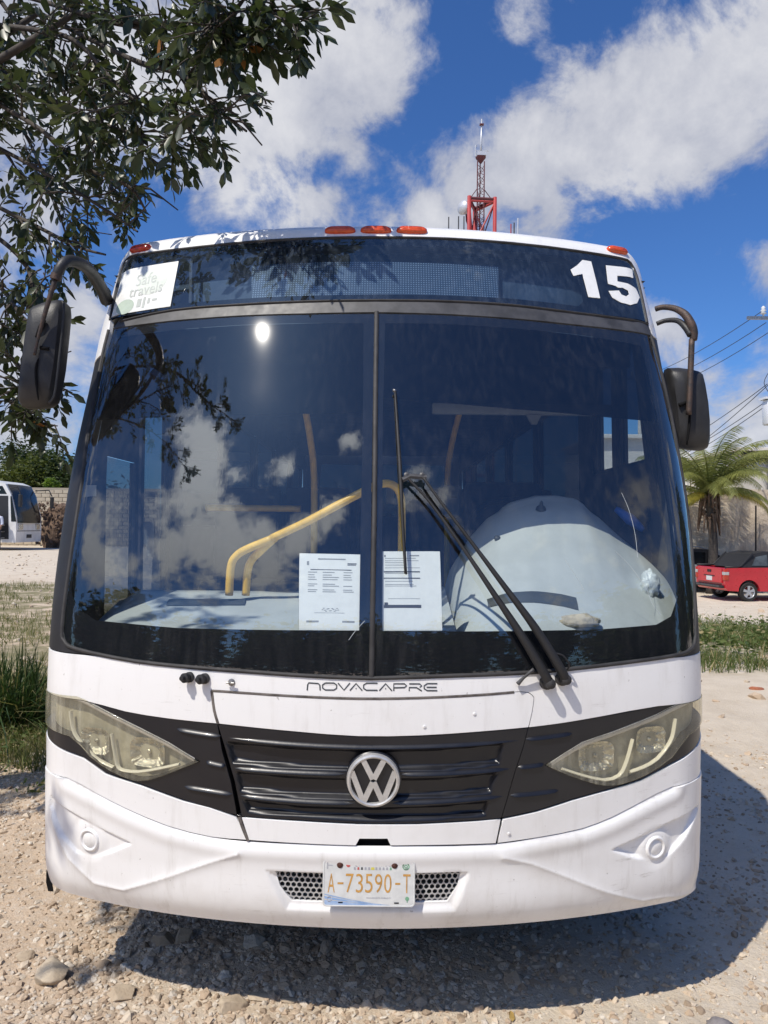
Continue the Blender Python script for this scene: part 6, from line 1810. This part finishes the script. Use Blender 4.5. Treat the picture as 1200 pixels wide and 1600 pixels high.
sidep = [(.02, .42)] + [(.10, .34)] + arc(.82) + [(2.9, .30)] + arc(3.35) + [(4.25, .36), (4.32, .75), (4.15, .92), (3.35, 1.02), (1.75, 1.07), (.05, 1.05), (.0, .75)]
W_ = 1.66
def sheet(poly, y): return [(cx + a, y, cz_ + b) for a, b in poly]
mbk = MB()
V2, Fc = tri_region(dens(sidep, .3), .3)
for y_, fl in ((cy, False), (cy + W_, True)): mbk.add([(cx + a, y_, cz_ + b) for a, b in V2], [tuple(f[::-1]) if fl else tuple(f) for f in Fc])
n = len(sidep)
mbk.add(sheet(sidep, cy) + sheet(sidep, cy + W_), [(i, (i + 1) % n, (i + 1) % n + n, i + n) for i in list(range(n)) if not (sidep[i][1] > 1.0 and sidep[(i + 1) % n][1] > 1.0 and sidep[i][0] < 2)])
mbk.build('body', M['red'], K)
MB().box((cx + .9, cy + W_ / 2, cz_ + .62), (1.7, W_ - .14, .04)).build('load_bed', M['matte'], K)
MB().box((cx + 1.72, cy + W_ / 2, cz_ + .85), (.05, W_ - .06, .38)).build('bed_front', M['red'], K)
K.rotation_euler = (0, 0, R(8))
cab = [(.55, 1.06), (.98, 1.48), (1.4, 1.56), (2.95, 1.54), (3.5, 1.05)]
V = [(cx + a, cy + .06 + .10 * (b - 1.05) / .5, cz_ + b) for a, b in cab] + [(cx + a, cy + W_ - .06 - .10 * (b - 1.05) / .5, cz_ + b) for a, b in cab]; n = len(cab)
MB().add(V, [tuple(range(n)), tuple(range(2 * n - 1, n - 1, -1))] + [(i, i + 1, i + 1 + n, i + n) for i in range(n - 1)]).build('cab', M['matte'], K)
for poly in ([(.95, 1.12), (1.12, 1.40), (1.50, 1.47), (1.50, 1.12)], [(1.6, 1.12), (1.6, 1.47), (2.36, 1.48), (2.38, 1.12)], [(2.46, 1.10), (2.42, 1.48), (2.90, 1.46), (3.28, 1.10)]):
    MB().prism([(cx + a, cy + .045 + .10 * (b - 1.05) / .5, cz_ + b) for a, b in poly], (0, 1, 0), .01).build('side_window', M['cabglass'], K)
MB().tube([(cx + .02, cy + .02, cz_ + 1.08), (cx + .4, cy + .02, cz_ + 1.08), (cx + .58, cy + .08, cz_ + 1.1), (cx + 1.0, cy + .1, cz_ + 1.5)], .035, 8).build('bed_rail', M['matte'], K, smooth=True)
MB().tube([(cx + .02, cy + W_ - .02, cz_ + 1.08), (cx + .4, cy + W_ - .02, cz_ + 1.08), (cx + .58, cy + W_ - .08, cz_ + 1.1), (cx + 1.0, cy + W_ - .1, cz_ + 1.5)], .035, 8).build('bed_rail', M['matte'], K, smooth=True)
tg = MB().box((cx - .012, cy + W_ / 2, cz_ + .80), (.03, W_ - .30, .46), bev=.01).build('tailgate', M['red'], K)
MB().box((cx - .03, cy + W_ / 2, cz_ + .93), (.02, .22, .08)).build('tailgate_handle', M['matte'], tg); MB().box((cx - .03, cy + W_ / 2, cz_ + .70), (.012, .32, .15)).build('number_plate', M['plate'], tg)
MB().box((cx - .03, cy + W_ / 2, cz_ + .78), (.02, .60, .025)).build('tailgate_trim', M['matte'], tg)
MB().box((cx - .04, cy + W_ / 2, cz_ + .46), (.10, W_ - .1, .09), bev=.02).build('rear_bumper', M['matte'], K); MB().box((cx - .095, cy + W_ / 2, cz_ + .47), (.012, W_ - .3, .05)).build('step_pad', M['strip'], K)
for y_, dy in ((cy, -1), (cy + W_, 1)):
    tl_ = MB().box((cx + .055, y_ - dy * .05, cz_ + .84), (.15, .14, .36), bev=.02).build('tail_light', M['redlens'], K, auto=40); MB().box((cx + .05, y_ - dy * .05, cz_ + .88), (.158, .148, .10), bev=.01).build('reverse_lens', M['chrome'], tl_)
for x in (.82, 3.35):
    car_wheel(K, (cx + x, cy + .10, cz_ + .30)); car_wheel(K, (cx + x, cy + W_ - .10, cz_ + .30), sg=1)
c = gpos(1150, 27.2) ; c[0] -= 1.5; S = thing('station_wagon', 'dark wagon with silver roof rails parked behind the red pickup', 'car', c); cx, cy, cz_ = c
body = [(-1.9, .35), (-1.95, .8), (-1.8, 1.0), (1.6, 1.0), (2.35, .88), (2.4, .35)]
MB().prism(sheet(body, cy), (0, 1, 0), 1.65).build('body', M['silver'], S)
top_ = [(-1.85, 1.0), (-1.6, 1.50), (-1.2, 1.56), (.6, 1.54), (1.55, 1.0)]
MB().prism([(cx + a, cy + .1, cz_ + b) for a, b in top_], (0, 1, 0), 1.45).build('cabin', M['matte'], S)
for a0, a1 in ((-1.55, -.55), (-.45, .45), (.52, 1.2)): MB().prism([(cx + a0, cy + .09, cz_ + 1.04), (cx + a1, cy + .09, cz_ + 1.04), (cx + (a1 if a1 < .5 else .72), cy + .09, cz_ + 1.44), (cx + a0 + .06, cy + .09, cz_ + 1.44)], (0, 1, 0), .012).build('side_window', M['g2'], S)
for yy in (.2, 1.45): MB().tube([(cx - 1.5, cy + yy, cz_ + 1.57), (cx - 1.3, cy + yy, cz_ + 1.64), (cx + .3, cy + yy, cz_ + 1.63), (cx + .55, cy + yy, cz_ + 1.56)], .022, 6).build('roof_rail', M['silver'], S)
for x in (-1.25, 1.5):
    car_wheel(S, (cx + x, cy + .06, cz_ + .30)); car_wheel(S, (cx + x, cy + 1.6, cz_ + .30), sg=1)

# ---- utility poles and wires
M['concrete'] = mat('concrete', (.46, .45, .43), .85, var=.2, vscale=4); M['ceramic'] = mat('ceramic', (.70, .70, .70), .3, coat=.4); M['wire'] = mat('wire', (.03, .03, .032), .6)
def upole(px, Y, ztop, label, arm_z, box_z=None):
    c = gpos(px, Y); P = thing('utility_pole', label, 'utility pole', c)
    MB().tube([c, (c[0], c[1], ztop)], [.17, .11], 12).build('shaft', M['concrete'], P, smooth=True)
    MB().box((c[0] - .3, Y, arm_z), (1.4, .09, .10)).build('cross_arm', M['steel'], P)
    for dx in (-.45, -.1, .3):
        MB().lathe([(.03, 0), (.03, .08), (.11, .10), (.05, .16), (.10, .2), (.05, .26), (.08, .3), (.02, .36), (.001, .37)], (c[0] + dx, Y, arm_z + .05), (0, 0, 1), 12).build('insulator', M['ceramic'], P, smooth=True)
    if box_z: 
        tr_b = MB().box((c[0] - .28, Y - .05, box_z), (.30, .4, .85), bev=.06).build('transformer', M['ceramic'], P, auto=40); MB().box((c[0] - .30, Y - .05, box_z + .47), (.42, .46, .07)).build('transformer_lid', M['ceramic'], tr_b)
        MB().tube([(c[0] - .15, Y - .06, box_z + .5), (c[0] - .45, Y - .06, box_z + 1.0), (c[0] - .2, Y - .06, box_z + 1.5)], .012, 5, smooth=4).build('jumper_wire', M['wire'], P)
    return c


za = at(1200, 497, 26)[2]; zl = at(1200, 610, 26)[2]
cA = upole(1213, 26, za + .8, 'concrete utility pole with white transformer at the right picture edge', za, at(1200, 645, 26)[2])
cB = upole(1000, 41, at(1000, 560, 41)[2], 'concrete utility pole standing behind the bus', at(1000, 592, 41)[2])
for i, (q0, q1) in enumerate([((1191, 486), (1000, 590)), ((1197, 504), (1005, 604)), ((1200, 520), (1010, 616)), ((1199, 600), (1002, 722)), ((1201, 601), (1006, 752)), ((1200, 625), (1004, 735)), ((1201, 631), (1008, 742))]):
    a_, b_ = at(*q0, 26), at(*q1, 41); pts = [a_ * (1 - k / 12) + b_ * k / 12 + np.array([0, 0, -.25 * 4 * (k / 12) * (1 - k / 12)]) for k in range(13)]
    tag(MB().tube(pts, .013, 5).build('power_line', M['wire'], base=a_), ['topmost thin power line running left from the pole insulators', 'second power line from the top beside the pole insulators', 'third power line from the top, below the insulators', 'upper of the lower cables, starting beside the transformer', 'steepest lower cable crossing the one beside it', 'lower cable just below the transformer', 'lowest cable running down towards the palm'][i], 'power line', 'power lines')

# ---- lattice radio mast
Yt = 60.0; M['tred'] = mat('tower_red', (.42, .05, .05), .5, var=.2, vscale=1); M['tdark'] = mat('tower_dark', (.12, .03, .035), .6); M['twhite'] = mat('galvanised', (.55, .56, .58), .4, metal=.3)
def tp(px, py, dy=0.0): return at(px, py, Yt) + np.array([0, dy, 0])
cT = gpos(750, Yt); RT = thing('radio_mast', 'red and white lattice radio mast rising above the bus roof', 'radio mast', cT)
zt_ = tp(750, 318)[2]; xl, xr = tp(731, 318)[0], tp(771, 318)[0]; hw = (xr - xl) / 2; xm = (xl + xr) / 2
LG = [(xl, -hw), (xr, -hw * .8), (xm - .35, hw)]
for (x, dy) in LG: MB().tube([(x, Yt + dy, cT[2]), (x, Yt + dy, zt_ + .15)], .15, 10).build('leg', M['tred'], RT, smooth=True)
for z in np.arange(1.5, zt_ + .1, 4.25):
    for (a_, b_) in ((0, 1), (1, 2), (2, 0)):
        MB().tube([(LG[a_][0], Yt + LG[a_][1], z), (LG[b_][0], Yt + LG[b_][1], z)], .085, 6).build('strut', M['tred'] if int(z) % 2 else M['tdark'], RT)
        if z + 4.25 < zt_ + .2: MB().tube([(LG[a_][0], Yt + LG[a_][1], z), (LG[b_][0], Yt + LG[b_][1], z + 4.25)], .075, 6).build('brace', M['tred'], RT)
        if z + 4.25 < zt_ + .2: MB().tube([(LG[b_][0], Yt + LG[b_][1], z), (LG[a_][0], Yt + LG[a_][1], z + 4.25)], .05, 6).build('brace', M['tdark'], RT)
for (a_, b_) in ((0, 1), (1, 2), (2, 0)): MB().tube([(LG[a_][0], Yt + LG[a_][1], zt_), (LG[b_][0], Yt + LG[b_][1], zt_)], .11, 6).build('strut', M['tdark'], RT)
zm0, zm1 = tp(750, 362)[2], tp(750, 254)[2]; xq = tp(751, 250)[0]; mw = .27
ML = [(xq - mw, -.2), (xq + mw, -.2), (xq, .3)]
ms = MB()
for (x, dy) in ML: ms.tube([(x, Yt + dy, zm0), (x, Yt + dy, zm1)], .05, 6)
zz = zm0; k = 0
while zz < zm1 - .3:
    for (a_, b_) in ((0, 1), (1, 2), (2, 0)):
        i0, i1 = (a_, b_) if k % 2 else (b_, a_); ms.tube([(ML[i0][0], Yt + ML[i0][1], zz), (ML[i1][0], Yt + ML[i1][1], zz + .4)], .022, 4)
    zz += .4; k += 1
ms.build('lattice_section', M['tdark'], RT)
MB().lathe([(.05, 0), (.40, .45), (.42, .5), (.02, .52)], (xq, Yt, zm1 - .1), (0, 0, 1), 12).build('mast_head', M['tdark'], RT)
MB().box((xq + .05, Yt, zm1 + .62), (.72, .6, .3)).build('platform', M['twhite'], RT); MB().box((xq + .15, Yt, zm1 + .95), (1.0, .08, .06)).build('platform_arm', M['twhite'], RT)
z3 = tp(752, 186)[2]; MB().tube([(xq, Yt, zm1 + .5), (xq + .03, Yt, (zm1 + z3) / 2), (xq + .06, Yt, z3)], [.10, .08, .04], 8).build('antenna_pole', M['twhite'], RT, smooth=True)
MB().box((xq + .06, Yt, z3 - .45), (.32, .3, .07)).build('antenna_collar', M['tdark'], RT); MB().tube([(xq - .42, Yt, zm1 + .5), (xq - .42, Yt, zm1 + 1.1), (xq - .38, Yt, zm1 + 1.35)], [.05, .05, .09], 6).build('beacon', M['twhite'], RT)
for sx_ in (-1, 1): MB().tube([(xm + sx_ * hw, Yt, zt_ + .15), (xq + sx_ * mw, Yt, zt_ + 1.15)], .035, 5).build('stay', M['tdark'], RT)
cdh = tp(722, 329, -.6); MB().lathe([(.001, .28), (.3, .22), (.52, .08), (.56, 0), (.50, -.25), (.001, -.3)], cdh, (-.75, -.6, 0), 24).build('dish', M['twhite'], RT, smooth=True)
MB().tube([cdh, tp(730, 329), tp(737, 322)], .09, 8).build('dish_mount', M['twhite'], RT); MB().tube([tp(728, 325), tp(729, 345), tp(731, 350)], .07, 6).build('feed_cable', M['tdark'], RT)
for i, (px, py, m_, lb) in enumerate([(697, 339, 'wire', 'leftmost thin whip antenna above the bus roof'), (712.5, 338, 'wire', 'thin whip antenna just left of the radio mast dish'), (721, 338, 'wire', 'thin whip antenna beside the radio mast legs'), (795, 350, 'tred', 'short red rod right of the radio mast'), (800, 348, 'wire', 'dark rod right of the radio mast next to the red one'), (806, 341, 'twhite', 'rightmost whip antenna above the bus roof')]):
    b = gpos(px, 55); tag(MB().tube([b, (b[0], b[1], at(px, py, 55)[2])], .045, 6).build('whip_antenna', M[m_], base=b), lb, 'antenna', 'thin masts beside the radio mast')

# ================================================================== overhanging tree, left
rt = np.random.default_rng(2024)
tb = np.array([-4.1, 4.2, float(gz(-4.1, 4.2))])
TREE = thing('overhanging_tree', 'leafy dark green tree overhanging the bus roof and side mirror', 'tree', tb)
BR = [  # (px, py, depth) runs of the boughs
    [(-150, -60, 4.2), (60, 0, 3.8), (200, 40, 3.5), (320, 30, 3.2), (385, 15, 3.05), (440, 20, 2.95)],
    [(60, 20, 3.9), (200, 90, 3.5), (290, 120, 3.2), (340, 170, 3.05), (385, 205, 2.95)],
    [(-40, 90, 4.1), (110, 170, 3.7), (180, 200, 3.5), (245, 215, 3.35)],
    [(-80, 190, 4.2), (70, 270, 3.9), (160, 325, 3.7), (215, 362, 3.6)],
    [(-90, 280, 4.1), (50, 350, 3.8), (120, 385, 3.65), (165, 398, 3.6)],
    [(-120, 380, 4.1), (-10, 440, 3.8), (40, 500, 3.65), (105, 540, 3.5)],
    [(-120, 450, 4.1), (0, 540, 3.8), (50, 600, 3.65), (100, 610, 3.55)],
    [(-160, 500, 4.1), (-50, 570, 3.8), (5, 620, 3.7), (40, 645, 3.65)],
    [(-60, -120, 4.2), (120, -70, 3.9), (260, -45, 3.4), (320, -5, 3.1), (345, 40, 2.95)],
    [(120, 20, 3.7), (250, 40, 3.35), (330, 58, 3.1), (395, 66, 2.95)],
    [(0, 40, 3.9), (110, 60, 3.6), (180, 130, 3.5), (235, 165, 3.35), (290, 195, 3.2)],
    [(-60, 130, 4.0), (60, 200, 3.7), (130, 260, 3.6), (200, 290, 3.5), (228, 330, 3.5)],
    [(-60, 330, 4.0), (30, 400, 3.8), (60, 460, 3.6), (110, 500, 3.5)],
    [(0, 0, 4.6), (90, 130, 4.5), (150, 240, 4.5), (190, 330, 4.5)], [(-100, 60, 4.7), (20, 180, 4.7), (80, 300, 4.7), (110, 390, 4.7)],
]
BR3 = [[at(*p) for p in b] for b in BR]
# the crown goes on outside the picture: towards the sun and over the corner of the roof
EX = [[(-3.3, 3.4, 3.6), (-2.6, 2.9, 4.1), (-2.1, 2.9, 4.2), (-1.7, 2.9, 4.15)], [(-3.4, 3.2, 3.7), (-2.6, 2.2, 4.3), (-2.1, 1.3, 4.6)], [(-3.3, 3.6, 3.8), (-2.6, 3.7, 4.6), (-2.0, 3.8, 4.75)],
      [(-3.6, 3.2, 3.6), (-3.2, 2.0, 4.2), (-3.0, 1.0, 4.3)], [(-3.4, 3.5, 4.0), (-2.7, 3.1, 5.0), (-2.0, 2.9, 5.5)], [(-3.5, 3.4, 3.2), (-2.8, 2.7, 3.5), (-2.2, 2.4, 3.7)],
      [(-4.0, 4.0, 4.0), (-4.5, 3.0, 4.8), (-4.8, 2.0, 5.0)], [(-3.9, 4.4, 4.0), (-3.4, 5.2, 4.8), (-2.8, 5.8, 5.0)], [(-4.2, 4.4, 4.0), (-5.2, 5.0, 4.9), (-5.8, 5.2, 5.0)], [(-4.0, 4.2, 4.2), (-3.9, 4.3, 5.4), (-3.5, 4.2, 6.2)]]
BR3 += [[np.array(p) for p in b] for b in EX]
wood = MB(); hub = tb + np.array([.45, -.35, 2.7])
MB().tube([tb - np.array([0, 0, .2]), tb + np.array([.08, -.05, .9]), tb + np.array([.25, -.2, 1.9]), hub], [.24, .18, .155, .13], 14, smooth=5).build('trunk', M['bark'], TREE, smooth=True)
leafB = []; leafD = []


def rnd_dir(v, amt):
    d = v / np.linalg.norm(v) + rt.normal(size=3) * amt; return d / np.linalg.norm(d)


def in_bus(p): return p[0] > -1.45 and p[1] > 2.65 and p[2] < 3.22


def twig(p, d, L, nleaf):
    if in_bus(p) or in_bus(p + d * L * .8 + np.array([0, 0, -.08])): return
    n = 5; pts = [p]; dd = d.copy()
    for k in range(n):
        dd = dd + np.array([0, 0, -.10]) + rt.normal(size=3) * .10; dd /= np.linalg.norm(dd); pts.append(pts[-1] + dd * L / n)
    wood.tube(pts, [.0042, .0038, .0032, .0028, .0022, .0015], 4, cap=False)
    ph = rt.uniform(0, 6.28)
    for k in range(nleaf):
        f_ = .18 + .82 * (k + rt.random() * .6) / nleaf; f_ = min(f_, .999); i = int(f_ * n); u = f_ * n - i; q = pts[i] * (1 - u) + pts[i + 1] * u; t_ = pts[i + 1] - pts[i]; t_ = t_ / np.linalg.norm(t_)
        e = np.cross(t_, [0, 0, 1.0]); e /= np.linalg.norm(e) + 1e-9; g = np.cross(e, t_); a_ = ph + k * 2.4
        out = math.cos(a_) * e + math.sin(a_) * g
        ld = t_ * .75 + out * .75 + np.array([0, 0, -.15]) if k < nleaf - 2 else t_ + out * .35
        leafB.append(q); leafD.append(ld / np.linalg.norm(ld))


for bi, b in enumerate(BR3):
    inframe = bi < len(BR)
    P, rr = catmull(b, np.linspace(.014, .005, len(b)), 8)
    wood.tube(P, rr, 6, cap=False)
    mid = (hub + b[0]) / 2 + np.array([0, 0, .12])
    wood.tube([hub, mid, b[0]], [.048, .028, .014], 7, cap=False, smooth=4)
    for k in range(int(np.linalg.norm(b[0] - hub) / .24)):
        f_ = .25 + .75 * rt.random(); p = (hub * (1 - f_) + mid * f_) if rt.random() < .4 else (mid * (1 - f_) + b[0] * f_); d = rnd_dir(b[0] - hub, .7); q_ = p + d * rt.uniform(.12, .3)
        wood.tube([p, q_], [.006, .003], 4, cap=False)
        for _ in range(3): twig(p + (q_ - p) * rt.uniform(.4, 1), rnd_dir(d, .6), rt.uniform(.12, .24), int(rt.integers(9, 14)))
    L = sum(np.linalg.norm(P[i + 1] - P[i]) for i in range(len(P) - 1)); nsub = int(L / (.108 if inframe else .17)); 
    for k in range(nsub):
        f_ = .10 + .90 * (k + rt.random()) / nsub; i = min(int(f_ * (len(P) - 1)), len(P) - 2); p = P[i] + (P[i + 1] - P[i]) * rt.random(); t_ = P[i + 1] - P[i]
        d = rnd_dir(t_, .55); ls = rt.uniform(.14, .34) * (1.0 if f_ < .85 else .7)
        pts = [p, p + d * ls * .5, p + rnd_dir(d, .25) * ls]
        if in_bus(pts[2]): continue
        wood.tube(pts, [.006, .0045, .003], 4, cap=False)
        for q in range(rt.integers(2, 4)):
            u = rt.random(); s0_ = pts[0] * (1 - u) + pts[2] * u; twig(s0_, rnd_dir(d, .6), rt.uniform(.12, .24), int(rt.integers(9, 15)))
    twig(P[-1], rnd_dir(P[-1] - P[-3], .15), .16, 11); twig(P[-2], rnd_dir(P[-1] - P[-3], .3), .2, 11)
wood.build('branches', M['bark'], TREE, smooth=True)
leafB = np.array(leafB); leafD = np.array(leafD); n = len(leafB)
nn_ = rt.normal(size=(n, 3)) * .55 + np.array([0, 0, 1.0]); sd = np.cross(leafD, nn_); sd /= np.linalg.norm(sd, axis=1, keepdims=True); nn_ = np.cross(sd, leafD)
Ls = np.clip(np.exp(rt.normal(math.log(.062), .27, n)), .03, .10)
TEM = np.array([(0, 0, 0), (-.16, .28, .03), (.16, .28, .03), (0, .28, -.01), (-.195, .66, .02), (.195, .66, .02), (0, .66, -.03), (0, 1.0, -.06)])
TF = np.array([(0, 3, 1), (0, 2, 3), (1, 3, 6), (1, 6, 4), (3, 2, 5), (3, 5, 6), (4, 6, 7), (6, 5, 7)])
TEM = np.array([(a, b + .12, c) for a, b, c in TEM])
M['leaf'] = foliage_mat('tree_leaf', (.024, .036, .016), (.068, .082, .036), .28, .36, None, .6); M['leaf_br'] = mat('brown_leaf', (.30, .13, .03), .6, var=.3, trans=.3)
pr = project(leafB + leafD * Ls[:, None] * .5); dist = np.linalg.norm(leafB - CAMC, axis=1)
infr = (pr[:, 0] > 2) & (pr[:, 0] < 1198) & (pr[:, 1] > 2) & (pr[:, 1] < 760) & ((leafB - CAMC)[:, 1] > .5)
brown = rt.random(n) < .012
# do not let a leaf grow into the bus
ok = ~((leafB[:, 0] > -1.42) & (leafB[:, 1] > 2.7) & (leafB[:, 2] < 3.16)) & ~((leafB[:, 0] > -1.75) & (leafB[:, 1] > 2.6) & (leafB[:, 1] < 3.35) & (leafB[:, 2] < 2.9))
score = np.where(infr & ok, Ls / dist, 0); top = np.argsort(-score)[:300]; single = np.zeros(n, bool); single[top] = True
rest = ok & ~single
def leaf_arrays(k):
    V = leafB[k][:, None, :] + sd[k][:, None, :] * (TEM[None, :, 0:1] * Ls[k][:, None, None]) + leafD[k][:, None, :] * (TEM[None, :, 1:2] * Ls[k][:, None, None]) + nn_[k][:, None, :] * (TEM[None, :, 2:3] * Ls[k][:, None, None])
    m_ = V.shape[0]; return V.reshape(-1, 3), (TF[None] + (np.arange(m_) * 8)[:, None, None]).reshape(-1, 3)
v, f_ = leaf_arrays(rest); o = link('crown', fast_mesh('crown', v - tb, f_, M['leaf'], True, {'rnd': np.repeat(rt.random(rest.sum()), 8)}), TREE); tag(o, kind='stuff')
LM = []
for k in range(8):
    me = fast_mesh('leaf', TEM * np.array([1 + .15 * rt.normal(), 1, 1 + .8 * rt.normal()]), TF, M['leaf'] if k < 7 else M['leaf_br'], True, {'rnd': np.full(8, k / 7)}); LM.append(me)
for j, k in enumerate(top):
    me = LM[7] if (brown[k] or j in (40, 133)) else LM[j % 7]; o = bpy.data.objects.new('leaf', me); COL.objects.link(o); o.parent = TREE
    s = Ls[k]; p = leafB[k] - tb
    o.matrix_local = Matrix(((sd[k][0] * s, leafD[k][0] * s, nn_[k][0] * s, p[0]), (sd[k][1] * s, leafD[k][1] * s, nn_[k][1] * s, p[1]), (sd[k][2] * s, leafD[k][2] * s, nn_[k][2] * s, p[2]), (0, 0, 0, 1)))
print('leaves', n)
